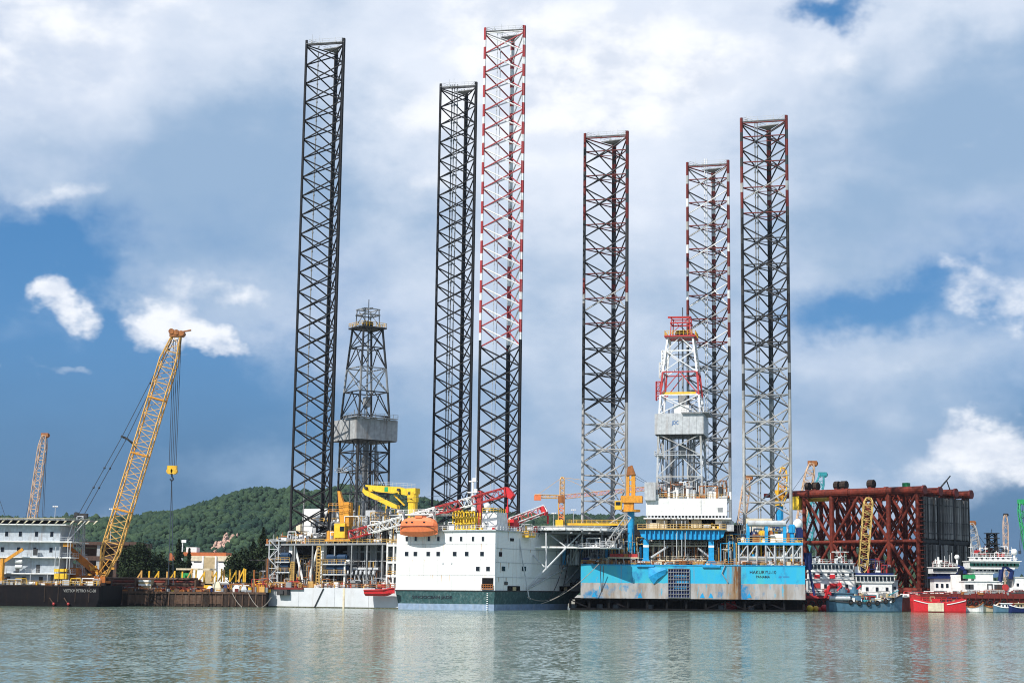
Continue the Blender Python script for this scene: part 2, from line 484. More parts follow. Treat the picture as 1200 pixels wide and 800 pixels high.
def hull_two_tone(name, z_split, rust_x):
    """blue topsides over a worn grey bottom, runs of rust and scuffs"""
    mat = bpy.data.materials.new(name); mat.use_nodes = True
    nt = mat.node_tree; N, L = nt.nodes, nt.links; b = N['Principled BSDF']
    tc = N.new('ShaderNodeTexCoord')
    sp = N.new('ShaderNodeSeparateXYZ'); L.new(tc.outputs['Object'], sp.inputs[0])
    def noise(scale, mapping, detail=6, rough=.6):
        mp = N.new('ShaderNodeMapping'); mp.inputs['Scale'].default_value = mapping; L.new(tc.outputs['Object'], mp.inputs[0])
        n = N.new('ShaderNodeTexNoise'); n.inputs['Scale'].default_value = scale; n.inputs['Detail'].default_value = detail; n.inputs['Roughness'].default_value = rough
        L.new(mp.outputs[0], n.inputs[0]); return n.outputs[0]
    def rng(x, lo, hi):
        r = N.new('ShaderNodeMapRange'); r.inputs[1].default_value = lo; r.inputs[2].default_value = hi; L.new(x, r.inputs[0]); return r.outputs[0]
    def mix(f, a, c):
        mx = N.new('ShaderNodeMix'); mx.data_type = 'RGBA'; L.new(f, mx.inputs[0])
        for s, v in ((6, a), (7, c)):
            if isinstance(v, tuple): mx.inputs[s].default_value = v + (1,)
            else: L.new(v, mx.inputs[s])
        return mx.outputs[2]
    edge = noise(1.2, (1, 1, 1)); zz = N.new('ShaderNodeMath'); zz.operation = 'MULTIPLY_ADD'; L.new(edge, zz.inputs[0]); zz.inputs[1].default_value = .5
    L.new(sp.outputs[2], zz.inputs[2])
    top = rng(zz.outputs[0], z_split + .22, z_split + .32)
    blue = mix(rng(noise(.22, (1, 1, .35)), .46, .70), (.022, .39, .63), (.06, .44, .48))
    grey = mix(rng(noise(.5, (1, 1, .25)), .4, .65), (.40, .39, .39), (.27, .22, .18))
    grey = mix(rng(noise(.9, (1, 1, .3)), .60, .66), grey, (.10, .38, .55))
    c = mix(top, grey, blue)
    c = mix(rng(noise(.16, (1, 1, .8), 8, .7), .54, .64), c, (.02, .20, .42))
    c = mix(rng(noise(.55, (1.2, 1, .5), 8, .72), .62, .68), c, (.26, .30, .32))
    c = mix(rng(noise(.28, (1.6, 1, .07), 7, .6), .60, .76), c, (.27, .16, .07))
    c = mix(rng(noise(1.3, (1.4, 1, .05), 7, .6), .68, .78), c, (.05, .20, .20))
    # broad rust run beside the drain channel
    dx = N.new('ShaderNodeMath'); dx.operation = 'ADD'; L.new(sp.outputs[0], dx.inputs[0]); dx.inputs[1].default_value = -rust_x
    ab = N.new('ShaderNodeMath'); ab.operation = 'ABSOLUTE'; L.new(dx.outputs[0], ab.inputs[0])
    wd = N.new('ShaderNodeMath'); wd.operation = 'MULTIPLY_ADD'; L.new(noise(.8, (1.5, 1, .2), 6, .65), wd.inputs[0]); wd.inputs[1].default_value = 5.0; L.new(ab.outputs[0], wd.inputs[2])
    c = mix(rng(wd.outputs[0], 4.4, 2.6), c, (.24, .13, .045))
    c = mix(rng(wd.outputs[0], 2.9, 2.0), c, (.12, .035, .012))
    L.new(c, b.inputs['Base Color']); b.inputs['Roughness'].default_value = .45
    M[name] = mat

def water_mat():
    mat = bpy.data.materials.new('water'); mat.use_nodes = True
    nt = mat.node_tree; N, L = nt.nodes, nt.links; b = N['Principled BSDF']
    tc = N.new('ShaderNodeTexCoord')
    def noise(sx, sy, detail, rough, col=True, off=0.0):
        mp = N.new('ShaderNodeMapping'); mp.inputs['Scale'].default_value = (sx, sy, 1); mp.inputs['Rotation'].default_value = (0, 0, .22); mp.inputs['Location'].default_value = (off, off, 0)
        L.new(tc.outputs['Object'], mp.inputs[0])
        n = N.new('ShaderNodeTexNoise'); n.inputs['Scale'].default_value = 1; n.inputs['Detail'].default_value = detail; n.inputs['Roughness'].default_value = rough
        L.new(mp.outputs[0], n.inputs[0]); return n.outputs[1] if col else n.outputs[0]
    def vm(op, a, b_):
        n = N.new('ShaderNodeVectorMath'); n.operation = op
        for k, v in ((0, a), (1, b_)):
            if isinstance(v, tuple): n.inputs[k].default_value = v
            else: L.new(v, n.inputs[k])
        return n
    # slopes of wind ripples and of the longer chop, stronger and calmer lanes across the basin
    fine = vm('SUBTRACT', noise(2.6, 1.3, 4, .65), (.5, .5, .5)).outputs[0]
    chop = vm('SUBTRACT', noise(.30, .16, 3, .55, True, 31), (.5, .5, .5)).outputs[0]
    lane = noise(.012, .035, 3, .55, False, 7)
    st = N.new('ShaderNodeMapRange'); st.inputs[1].default_value = .36; st.inputs[2].default_value = .64; st.inputs[3].default_value = .55; st.inputs[4].default_value = 1.25
    L.new(lane, st.inputs[0])
    tot = vm('ADD', vm('MULTIPLY', fine, (.42, .85, 0)).outputs[0], vm('MULTIPLY', chop, (.12, .22, 0)).outputs[0]).outputs[0]
    sc = N.new('ShaderNodeVectorMath'); sc.operation = 'SCALE'; L.new(tot, sc.inputs[0]); L.new(st.outputs[0], sc.inputs['Scale'])
    nrm = vm('NORMALIZE', vm('ADD', sc.outputs[0], (0, 0, 1)).outputs[0], (0, 0, 0)).outputs[0]
    L.new(nrm, b.inputs['Normal'])
    b.inputs['Base Color'].default_value = (.150, .212, .155, 1); b.inputs['Roughness'].default_value = .09; b.inputs['IOR'].default_value = 1.333; b.inputs['Specular IOR Level'].default_value = .40
    M['water'] = mat
water_mat()

# ------------------------------------------------------------------ setting: water, land, hills, woods
def setting():
    mb = MB(); mb.add([(-6000, -300, 0), (6000, -300, 0), (6000, 9000, 0), (-6000, 9000, 0)], [(0, 1, 2, 3)])
    o = mb.build('water', 'water'); o['kind'] = 'structure'
    mb = MB()
    mb.prism([(-3000, 496), (-66, 496), (-66, 610), (66, 610), (66, 572), (1500, 572), (3000, 700), (3000, 5200), (-3000, 5200)], -4, 2.6)
    o = mb.build('ground', 'concrete'); o['kind'] = 'structure'
    # wooded ridge
    prof = [(-400, 618), (0, 612), (80, 608), (150, 609), (190, 606), (215, 600), (235, 601), (255, 604), (275, 599), (300, 588), (322, 580), (340, 577), (372, 578),
            (420, 574), (470, 578), (505, 588), (540, 596), (610, 603), (720, 606), (800, 612), (900, 628), (960, 638), (1000, 652), (1060, 676), (1500, 684), (2600, 690)]
    YR = 1750.0
    xs = [at(p[0], p[1], YR).x for p in prof]; zs = [at(p[0], p[1], YR).z - 7 for p in prof]
    nx, ny = 220, 46
    gx = np.linspace(-1300, 1700, nx); gy = np.linspace(1080, 2500, ny)
    rs = np.random.RandomState(3)
    def height(X, Y):
        h = np.interp(X, xs, zs)
        t = np.where(Y < YR, np.clip((Y - 1080) / (YR - 1080), 0, 1), np.clip((2500 - Y) / (2500 - YR), 0, 1))
        s = np.sin(t * np.pi / 2) ** 1.1
        w = (np.sin(X * .021 + np.sin(Y * .011) * 2) * np.sin(Y * .017 + X * .006) * .10 + np.sin(X * .047 + Y * .03) * .035) * (1 - t ** 4)
        return np.maximum(h * (s + w * s), -1.0) + 2.4
    X, Yg = np.meshgrid(gx, gy); Z = height(X, Yg)
    vs = np.stack([X.ravel(), Yg.ravel(), Z.ravel()], 1)
    fs = [(j * nx + i, j * nx + i + 1, (j + 1) * nx + i + 1, (j + 1) * nx + i) for j in range(ny - 1) for i in range(nx - 1)]
    mb = MB(); mb.v = [tuple(v) for v in vs]; mb.f = fs; mb.mi = [0] * len(fs)
    o = mb.build('hills', 'forest', smooth=True); o['kind'] = 'structure'
    # tree crowns covering the slope
    phi = (1 + 5 ** .5) / 2
    iv = np.array([(-1, phi, 0), (1, phi, 0), (-1, -phi, 0), (1, -phi, 0), (0, -1, phi), (0, 1, phi), (0, -1, -phi), (0, 1, -phi), (phi, 0, -1), (phi, 0, 1), (-phi, 0, -1), (-phi, 0, 1)]) / 1.902
    iff = [(0, 11, 5), (0, 5, 1), (0, 1, 7), (0, 7, 10), (0, 10, 11), (1, 5, 9), (5, 11, 4), (11, 10, 2), (10, 7, 6), (7, 1, 8), (3, 9, 4), (3, 4, 2), (3, 2, 6), (3, 6, 8), (3, 8, 9), (4, 9, 5), (2, 4, 11), (6, 2, 10), (8, 6, 7), (9, 8, 1)]
    ev, ef, cache = [tuple(v) for v in iv], [], {}
    def mid(a, b):
        k = (min(a, b), max(a, b))
        if k not in cache:
            m = (np.array(ev[a]) + np.array(ev[b])); m /= np.linalg.norm(m); ev.append(tuple(m)); cache[k] = len(ev) - 1
        return cache[k]
    ef = list(iff)
    for a, b, c in ():
        ab, bc, ca = mid(a, b), mid(b, c), mid(c, a); ef += [(a, ab, ca), (b, bc, ab), (c, ca, bc), (ab, bc, ca)]
    ev = np.array(ev); ef = np.array(ef)
    n = 60000
    cx = rs.uniform(-640, 420, n); cy = 1110 + 660 * rs.uniform(0, 1, n) ** .8
    keep = rs.uniform(0, 1, n) < .97
    YK = min(np.arange(1100, 1700, 5.0), key=lambda y: abs(at(262, 636, y).z - float(height(np.array([at(262, 636, y).x]), np.array([y]))[0])))
    XK = at(262, 636, YK).x
    rock = ((cx - XK) / 7) ** 2 + ((cy - YK) / 26) ** 2 < 1
    keep &= ~rock
    gap = np.sin(cx * .11 + np.sin(cy * .05) * 2) * np.sin(cy * .09 + cx * .03) > .72
    keep &= ~(gap & (rs.uniform(0, 1, n) < .8))
    cx, cy = cx[keep], cy[keep]; n = len(cx)
    cz = height(cx, cy)
    r = rs.uniform(1.2, 3.1, n) * np.where(rs.uniform(0, 1, n) < .06, 1.5, 1.0)
    jit = 1 + rs.uniform(-.4, .4, (n, len(ev), 1))
    P = ev[None] * jit * r[:, None, None] * np.stack([np.ones(n), np.ones(n), rs.uniform(.7, 1.5, n)], 1)[:, None]; P = P + np.stack([cx, cy, cz + r * .25], 1)[:, None]
    fa = (ef[None] + (np.arange(n) * len(ev))[:, None, None]).reshape(-1, 3)
    me = bpy.data.meshes.new('forest'); P = P.reshape(-1, 3)
    me.vertices.add(len(P)); me.vertices.foreach_set('co', P.ravel())
    me.loops.add(len(fa) * 3); me.loops.foreach_set('vertex_index', fa.ravel().astype(np.int32))
    me.polygons.add(len(fa)); me.polygons.foreach_set('loop_start', np.arange(0, len(fa) * 3, 3, dtype=np.int32))
    me.update(calc_edges=True); me.materials.append(M['forest'])
    o = bpy.data.objects.new('forest', me); COL.objects.link(o); o['kind'] = 'stuff'
    tag(o, 'dense green wood covering the hillside behind the yard', 'forest')
    # bare quarry face on the slope
    mb = MB(); p0 = V(XK, YK, 0)
    for i in range(46):
        x, y = p0.x + rs.normal(0, 3.2), YK + rs.normal(0, 13); zz = float(height(np.array([x]), np.array([y]))[0])
        mb.ball((x, y, zz + .8), rs.uniform(.8, 2.2), rs.uniform(.8, 2), rs.uniform(.8, 2.6), 5, 4)
    paint('bare_rock', (.48, .30, .24), .9, var=.3, dirt=(.2, .2, .12), amount=.4, sc=.1)
    o = mb.build('rock_face', 'bare_rock'); o['kind'] = 'stuff'; tag(o, 'pinkish bare rock scar in the green hillside', 'rock')

setting()

def leaf_crown(rs, kind, R, H, n, leaf):
    """crown of many small leaf clumps; kind: round or cone; base at z=0"""
    t = rs.uniform(0, 1, n)
    if kind == 'cone':
        z = t ** 1.1; tier = .72 + .28 * np.sin(z * 34 + rs.uniform(0, 6))
        rad = R * (1 - z) ** .85 * tier * np.sqrt(rs.uniform(.05, 1, n)); z = z * H
        a = rs.uniform(0, 2 * np.pi, n); P = np.stack([rad * np.cos(a), rad * np.sin(a), z + rs.normal(0, H * .012, n)], 1)
    else:
        k = 26; u = rs.normal(0, 1, (k, 3)); u /= np.linalg.norm(u, axis=1)[:, None]
        c = u * np.array([R * .72, R * .72, H * .38]) * rs.uniform(.35, 1, (k, 1)) + np.array([0, 0, H * .5])
        i = rs.randint(0, k, n); d = rs.normal(0, 1, (n, 3)); d /= np.linalg.norm(d, axis=1)[:, None]
        P = c[i] + d * (R * .34 * rs.uniform(.45, 1, (n, 1)))
        P[:, 2] = np.maximum(P[:, 2], H * .04)
    a = rs.normal(0, 1, (n, 3)); a /= np.linalg.norm(a, axis=1)[:, None]
    b = np.cross(a, rs.normal(0, 1, (n, 3))); b /= np.linalg.norm(b, axis=1)[:, None]
    s = leaf * rs.uniform(.6, 1.4, (n, 1))
    Q = np.stack([P + a * s, P + b * s * .6, P - a * s, P - b * s * .6], 1).reshape(-1, 3)
    mb = MB(); mb.v = [tuple(q) for q in Q]; mb.f = [(4 * j, 4 * j + 1, 4 * j + 2, 4 * j + 3) for j in range(n)]; mb.mi = [0] * n
    return mb

def tree(px, py_top, Y, R, label, kind='round', mat='leaf_dark', seed=1, n=2600, z0=2.6):
    rs = np.random.RandomState(seed)
    top = at(px, py_top, Y); H = top.z - z0
    fr = Frame(top.x, Y, rs.uniform(0, 90)); fr.o.z = z0
    t = thing(kind == 'cone' and 'conifer_tree' or 'broadleaf_tree', label, 'tree', fr, 'trees behind the quay')
    mb = MB(); b0 = H * (.08 if kind == 'cone' else .2)
    mb.tube((0, 0, -.2), (0, 0, H * .55), R * .07 + .12, 7, R * .03 + .06)
    mb.tube((0, 0, H * .55), (0, 0, H * .93), R * .03 + .06, 6, .04)
    for i in range(9):
        a = rs.uniform(0, 6.28); z = H * rs.uniform(.2, .7); L = R * rs.uniform(.4, .8) * (1 if kind != 'cone' else (1 - z / H))
        mb.tube((0, 0, z), (L * math.cos(a), L * math.sin(a), z + H * rs.uniform(.05, .18)), .12 + R * .015, 5, .05)
    mb.build('trunk', 'bark', t)
    c = leaf_crown(rs, kind, R, H - b0, n, .42).build('crown', mat, t); c.location = (0, 0, b0)
    return t

# ------------------------------------------------------------------ jack-up leg and derrick, used by both rigs
def make_leg(rig, fr, px, Y, py_top, R, phase, bay, zlow, schemes, zone, horizontals=False, chord_r=.40, brace_r=.22, pipes=(), label=None):
    """triangular lattice leg; schemes: name -> (material of one diagonal, of the other, of the horizontal, chord at node, chord between)"""
    p = fr.Y(px, py_top, Y); ztop = p.z
    leg = hub('leg', rig, (p.x, p.y, 0))
    if label: leg['label'] = label
    ph = math.radians(phase) + fr.a
    C = [V(R * math.cos(ph + k * 2.0944), R * math.sin(ph + k * 2.0944), 0) for k in range(3)]
    nb = int((ztop - 2.0 - zlow) / bay); z_first = ztop - 2.0
    # chords: tube with the rack plates of the jacking gear on both sides, painted by zone
    keys = list(schemes); pal = []
    for k in keys:
        for m_ in schemes[k]:
            if m_ not in pal: pal.append(m_)
    for k in range(3):
        mb = MB(); d = C[k].normalized(); s = V(-d.y, d.x, 0)
        for i in range(nb + 1):
            za = z_first - i * bay
            for q, (u, v) in enumerate(((.32, -.32), (-.32, -.68))):
                a, b = za + u * bay, za + v * bay
                if i == 0 and q == 0: a = ztop
                if b < -3: continue
                sc = schemes[zone((i + .4 * q) / nb, i)]
                mb.use(pal.index(sc[3 + q]))
                mb.tube(C[k] + V(0, 0, b), C[k] + V(0, 0, a), chord_r, 7, cap=(i == 0 or i == nb))
                for sg in (-1, 1):
                    c = C[k] + s * sg * (chord_r + .10)
                    mb.add([(c + s * sx * .12 + d * sy * .07 + V(0, 0, zz)) for zz in (b, a) for sx, sy in ((-1, -1), (1, -1), (1, 1), (-1, 1))],
                           [(0, 1, 5, 4), (1, 2, 6, 5), (2, 3, 7, 6), (3, 0, 4, 7)])
        mb.build('chord', pal, leg)
    cache = {}
    for i in range(nb):
        z = z_first - (i + 1) * bay
        key = zone(i / nb, i); sc = schemes[key]
        for k in range(3):
            a, b = C[k], C[(k + 1) % 3]
            if (key, k) not in cache:
                mb = MB(); up = V(0, 0, bay)
                mb.use(0).tube(a, b + up, brace_r, 5, cap=False)
                mb.use(1).tube(b, a + up, brace_r, 5, cap=False)
                cache[(key, k)] = mb.mesh('cross_brace', [sc[0], sc[1]])
                if horizontals:
                    mb = MB(); mb.tube(a + up * .5, b + up * .5, brace_r * .9, 5, cap=False)
                    m1, m2 = (a + b) * .5 + up * .5, (b + C[(k + 2) % 3]) * .5 + up * .5
                    mb.tube(m1, m2, brace_r * .6, 4, cap=False)
                    cache[(key, k, 'h')] = mb.mesh('horizontal_brace', sc[2])
            inst('cross_brace', cache[(key, k)], leg, (0, 0, z))
            if horizontals: inst('horizontal_brace', cache[(key, k, 'h')], leg, (0, 0, z))
    # platform, guard rail and aerials on the crown
    mb = MB(); zc = ztop - 1.0
    mb.prism([(C[2] * .93)[:2], C[2].lerp(C[0], .45)[:2], C[2].lerp(C[1], .6)[:2]], zc - .25, zc); mb.bar(C[0] + V(0, 0, zc - .15), C[1] + V(0, 0, zc - .15), .8, .2)
    mb.build('crown_platform', 'mid_grey', leg)
    mb = MB(); mb.rail([c * .9 + V(0, 0, zc) for c in C], 1.3, 2.0, .05, loop=True)
    r = random.Random(int(px))
    for i in range(4):
        q = C[i % 3] * r.uniform(.2, .8); mb.tube(q + V(0, 0, zc), q + V(0, 0, zc + r.uniform(1.5, 3.4)), .05, 4)
        mb.cbox(q + V(0, 0, zc + .5), .6, .5, .9)
    mb.build('crown_rail', 'light_grey', leg)
    for a in range(3):
        q = C[a].lerp(C[(a + 1) % 3], .5)
        MB().tube(C[a] + V(0, 0, zc - .6), C[(a + 1) % 3] + V(0, 0, zc - .6), brace_r, 5, cap=False).build('crown_beam', schemes[keys[0]][2], leg)
    for (fx, fy, rr, z1, mat) in pipes:
        mb = MB(); mb.tube((fx, fy, zlow), (fx, fy, ztop + z1), rr, 6)
        for i in range(nb):
            mb.tube((fx, fy, ztop - i * bay), (fx, fy, ztop - i * bay - .5), rr * 1.7, 6)
        mb.build('riser_pipe', mat, leg)
    return leg, C, ztop

def make_derrick(parent, loc, rotz, zs, hw, mats, wall, crown, seed):
    """zs: heights of the horizontal girts, hw: half-width at each; wall=(z0,z1,half x,half y,material); crown=(rail, deck) materials"""
    d = hub('derrick', parent, loc, rotz)
    corner = ((-1, -1), (1, -1), (1, 1), (-1, 1))
    for cx, cy in corner:
        mb = MB()
        for i in range(len(zs) - 1):
            mb.use(i); mb.bar((cx * hw[i], cy * hw[i], zs[i]), (cx * hw[i + 1], cy * hw[i + 1], zs[i + 1]), .48, .48)
        mb.build('corner_post', mats, d)
    for i in range(len(zs) - 1):
        for k in range(4):
            a, b = corner[k], corner[(k + 1) % 4]; mb = MB()
            A0, B0 = V(a[0] * hw[i], a[1] * hw[i], zs[i]), V(b[0] * hw[i], b[1] * hw[i], zs[i])
            A1, B1 = V(a[0] * hw[i + 1], a[1] * hw[i + 1], zs[i + 1]), V(b[0] * hw[i + 1], b[1] * hw[i + 1], zs[i + 1])
            if i % 2 == 0 or k == 0 and False:
                mb.bar(A0, B1, .24, .24); mb.bar(B0, A1, .24, .24)
            else:
                t = (A1 + B1) * .5; mb.bar(A0, t, .24, .24); mb.bar(B0, t, .24, .24)
            mb.build('cross_brace', mats[i], d)
            MB().bar(A1, B1, .32, .32).build('girt', mats[i], d)
    if wall:
        z0, z1, wx, wy, wm = wall
        n = 7
        for k, (ax, s) in enumerate((('y', -1), ('y', 1), ('x', -1), ('x', 1))):
            half, off = (wx, wy) if ax == 'y' else (wy, wx)
            for i in range(n):
                u0, u1 = -half + 2 * half * i / n + .02, -half + 2 * half * (i + 1) / n - .02
                mb = MB()
                if ax == 'y': mb.box(u0, u1, s * off - .12, s * off + .12, z0, z1)
                else: mb.box(s * off - .12, s * off + .12, u0, u1, z0, z1)
                mb.build('windwall_panel', wm, d)
        MB().box(-wx + .1, wx - .1, -wy + .1, wy - .1, z0 - .25, z0 - .02).build('fingerboard_floor', 'dark_grey', d)
        mb = MB(); mb.rail([(wx * .1, -wy - .8, z1 + .4), (wx + 1.4, -wy - .8, z1 + .4), (wx + 1.4, wy * .9, z1 + .4)], 1.1, 1.6, .06)
        mb.box(wx * .1, wx + 1.5, -wy - .9, -wy + .2, z1 + .15, z1 + .4); mb.box(wx - .2, wx + 1.5, -wy, wy * .9, z1 + .15, z1 + .4)
        mb.build('access_balcony', 'mid_grey', d)
    # crown block
    zt, ht = zs[-1], hw[-1]
    MB().box(-ht - .9, ht + .9, -ht - .9, ht + .9, zt, zt + .45).build('crown_deck', crown[1], d)
    mb = MB(); mb.rail([(-ht - .8, -ht - .8, zt + .45), (ht + .8, -ht - .8, zt + .45), (ht + .8, ht + .8, zt + .45), (-ht - .8, ht + .8, zt + .45)], 1.3, 1.1, .07, loop=True)
    mb.build('crown_rail', crown[0], d)
    mb = MB(); r = random.Random(seed)
    for cx, cy in corner:
        mb.bar((cx * ht * .8, cy * ht * .8, zt + .4), (cx * ht * .72, cy * ht * .72, zt + 6.2), .26, .26)
    for k in range(4):
        a, b = corner[k], corner[(k + 1) % 4]
        mb.bar(V(a[0], a[1], 0) * ht * .8 + V(0, 0, zt + 6.0), V(b[0], b[1], 0) * ht * .8 + V(0, 0, zt + 6.0), .2, .3); mb.bar(V(a[0], a[1], 0) * ht * .8 + V(0, 0, zt + 4.3), V(b[0], b[1], 0) * ht * .8 + V(0, 0, zt + 4.3), .3, .4)
        mb.bar(V(a[0], a[1], 0) * ht * .75 + V(0, 0, zt + 1.2), V(b[0], b[1], 0) * ht * .58 + V(0, 0, zt + 5.4), .18, .18)
    mb.bar((-ht * 1.1, 0, zt + 6.4), (ht * .8, 0, zt + 6.2), .4, .5)
    mb.build('gin_pole_frame', crown[2], d)
    mb = MB()
    for i in range(4): mb.tube((-.8 + i * .5, -1, zt + 1.4), (-.8 + i * .5, 1, zt + 1.4), 1.0, 10)
    mb.build('crown_sheaves', 'dark_grey', d)
    mb = MB(); mb.tube((ht * .1, 0, zt), (ht * .1, 0, zt + 9.2), .13, 5); mb.build('aerial', 'dark_grey', d)
    # travelling block, hose, drill pipe and ladder inside
    mb = MB(); mb.tube((.3, .2, zs[0]), (.3, .2, zt), .28, 6); mb.tube((-.9, .8, zs[0]), (-.9, .8, zt), .16, 5)
    mb.cbox((.3, .2, zs[0] + (zt - zs[0]) * .62), 2.0, 1.4, 3.0); mb.cbox((.3, .2, zs[0] + (zt - zs[0]) * .3), 1.8, 1.6, 4.0)
    mb.build('travelling_block', 'mid_grey', d)
    mb = MB()
    for i in range(46):
        x = hw[0] * r.choice((r.uniform(-.75, -.3), r.uniform(.35, .75))); y = hw[0] * r.uniform(-.5, .6)
        mb.tube((x, y, zs[0]), (x * .9, y * .9, (wall[1] if wall else zt * .6) + r.uniform(-12, 4)), .11, 4)
    mb.build('racked_drill_pipe', 'mid_grey', d, kind='stuff')
    for zz in (zs[2] if len(zs) > 2 else zs[1],):
        h = hw[2]
        mb = MB(); mb.box(-h - 1, -h + .8, -h, h, zz - .15, zz); mb.rail([(-h - .9, -h, zz), (-h - .9, h, zz)], 1.1, 1.4, .06)
        mb.box(-h, h * .3, -h - 1, -h + .3, zz - .15, zz); mb.rail([(-h - .9, -h - .9, zz), (h * .3, -h - .9, zz)], 1.1, 1.4, .06)
        mb.build('tong_platform', 'light_grey', d)
    return d

def ladder_tower(name, parent, x0, x1, y0, y1, z0, z1, bays, mat, r=.13):
    mb = MB(); c = [(x0, y0), (x1, y0), (x1, y1), (x0, y1)]
    for x, y in c: mb.tube((x, y, z0), (x, y, z1), r * 1.3, 5)
    for i in range(bays):
        a, b = z0 + (z1 - z0) * i / bays, z0 + (z1 - z0) * (i + 1) / bays
        for k in range(4):
            p, q = c[k], c[(k + 1) % 4]
            u, v = (p, q) if (i + k) % 2 else (q, p)
            mb.tube((*u, a), (*v, b), r * .8, 4, cap=False); mb.tube((*p, b), (*q, b), r * .8, 4, cap=False)
    return mb.build(name, mat, parent)

def deck_level(parent, x0, x1, y0, y1, z, plate='light_grey', rail='rail', t=.35, h=1.1, sides='f'):
    """a platform plate with its guard rail"""
    p = MB().box(x0, x1, y0, y1, z - t, z).build('platform', plate, parent)
    if rail:
        mb = MB(); pts = [(x0, y0 + .1, z), (x1, y0 + .1, z)]
        if 'r' in sides: pts.append((x1 - .1, y1, z))
        if 'l' in sides: pts.insert(0, (x0 + .1, y1, z))
        mb.rail(pts, h, 1.6, .075); mb.build('guard_rail', rail, p)
    return p

# ------------------------------------------------------------------ grey and white rig with the three dark legs
R1 = Frame((583 - X0) * 438 / F, 438, 27)

def rig_one():
    fr = R1
    rig = thing('jackup_rig', 'jack-up drilling rig with grey hull, white accommodation block and tall black legs', 'oil rig', fr)
    zg = fr.y(525, 691.5, 0).z; zw = fr.y(575, 621.5, 0).z; zh = fr.y(330, 688, .8).z
    zu = fr.y(400, 636, 2).z
    # hull
    hp = [(-77, .8), (-20, .8), (-6, 20), (-9, 46), (-40, 76), (-70, 72), (-96, 32)]
    MB().prism(hp, -4, zh).build('hull', 'hull_grey', rig)
    top = [(-31, 0), (0, 0), (0, 50.6), (-8, 60), (-31, 60)]
    low = [(-30, .25), (-.3, .25), (-.3, 42), (-9, 52), (-30, 52)]
    zb = 1.55
    lerp = lambda t: [tuple(a + (b - a) * t for a, b in zip(p, q)) for p, q in zip(low, top)]
    MB().prism(low, -4, zb, lerp(.12)).build('boot_top', 'boot_blue', rig)
    MB().prism(lerp(.12), zb, zg, top).build('bow_hull', 'green_hull', rig)
    blk = MB().prism([(-30.9, .05), (-.05, .05), (-.05, 50.4), (-8, 59.8), (-30.9, 59.8)], zg, zw).build('accommodation_block', 'white_clean', rig)
    mb = MB(); mb.box(-31, 0, -.14, .04, zg - .12, zg + .12); mb.box(-.04, .14, 0, 50.4, zg - .12, zg + .12); mb.build('rubbing_strake', 'dark_grey', rig)
    # plating seams of the topsides, doubler plates
    for px in (350, 392, 432):
        q = fr.y(px, 700, .8); MB().box(q.x - .04, q.x + .04, .75, .81, -.5, zh).build('hull_seam', 'light_grey', rig)
    mb = MB(); q = fr.y(403, 700, .8); mb.box(q.x - .3, q.x + .3, .66, .8, 0, zh); mb.build('fender_strip', 'cream', rig)
    mb = MB(); a, b = fr.y(379, 689, .6), fr.y(368, 712, .6); mb.tube((a.x, .6, a.z), (b.x, .6, b.z), .16, 5); mb.build('slanted_hull_tube', 'dark_grey', rig)  # thin dark tube slanting down the hull side
    mb = MB(); a, b = fr.y(312, 688, .8), fr.y(356, 688, .8); mb.box(a.x, b.x, .2, .8, zh - .5, zh + .05); mb.build('gunwale_strip', 'dark_red', rig)
    mb = MB(); a, b = fr.y(328, 690, .8), fr.y(340, 697, .8); mb.box(a.x, b.x, -.7, .8, b.z, zh - .55); mb.cbox(((a.x + b.x) / 2, -.8, (b.z + zh) / 2 - .3), 1.4, .5, 1.0); mb.build('anchor_fairlead', 'dark_grey', rig)
    MB().box(-77.03, -30.4, .74, .82, -1, .32).build('waterline_fouling', 'fouling', rig)
    r_ = random.Random(8)
    for i in range(22):
        x_ = r_.uniform(-30, -1.5); z1_ = r_.choice((zw, zg + 12.3, zg + 8.2, zg + 4.1)); h_ = r_.uniform(.8, 3.2); w_ = r_.uniform(.05, .16)
        MB().add([(x_ - w_, .035, z1_), (x_ + w_, .035, z1_), (x_ + w_ * .25, .035, z1_ - h_), (x_ - w_ * .25, .035, z1_ - h_)], [(0, 3, 2, 1)]).build('rust_run', 'rust_run', blk)
    for i in range(16):
        y_ = r_.uniform(2, 48); z1_ = r_.choice((zw, zg + 11.2, zg + 7.5, zg + 3.6)); h_ = r_.uniform(.8, 3.2); w_ = r_.uniform(.08, .3)
        MB().add([(-.035, y_ - w_, z1_), (-.035, y_ + w_, z1_), (-.035, y_ + w_ * .25, z1_ - h_), (-.035, y_ - w_ * .25, z1_ - h_)], [(0, 1, 2, 3)]).build('rust_run', 'rust_run', blk)
    # portholes and windows of the front
    def wins(pts, w, h, nm='window'):
        mb = MB(); mb.box(-w / 2 - .1, w / 2 + .1, -.05, .06, -h / 2 - .1, h / 2 + .1); fm = mb.mesh('window_frame', 'light_grey')
        mb = MB(); mb.box(-w / 2, w / 2, -.09, .02, -h / 2, h / 2); gm = mb.mesh(nm, 'glass')
        for px, py in pts:
            q = fr.y(px, py, 0); o = inst(nm, gm, blk, (q.x, -.02, q.z)); inst('window_frame', fm, blk, (q.x, -.0, q.z))
    wins([(x, 631) for x in (476.7, 487.3, 502.6, 513.8, 528.2, 540.4, 554.3, 566)], .62, 1.1)
    wins([(x, 648.5) for x in (476.5, 486.8, 501.9, 513.6, 532.9, 546.9, 565)], 1.05, 1.05)
    wins([(560, 666), (572, 666)], 1.05, 1.05)
    for px, py, w, h in ((586.5, 649, .8, 1.2), (590, 666, .9, 1.2), (593, 683, .9, .9), (614, 666, 1.1, 1.2), (671, 684, 1.6, .9), (600, 632, 1.0, .8)):
        q = fr.x(px, py, 0)
        MB().box(-.02, .07, q.y - w, q.y + w, q.z - h / 2, q.z + h / 2).build('window', 'glass', blk)
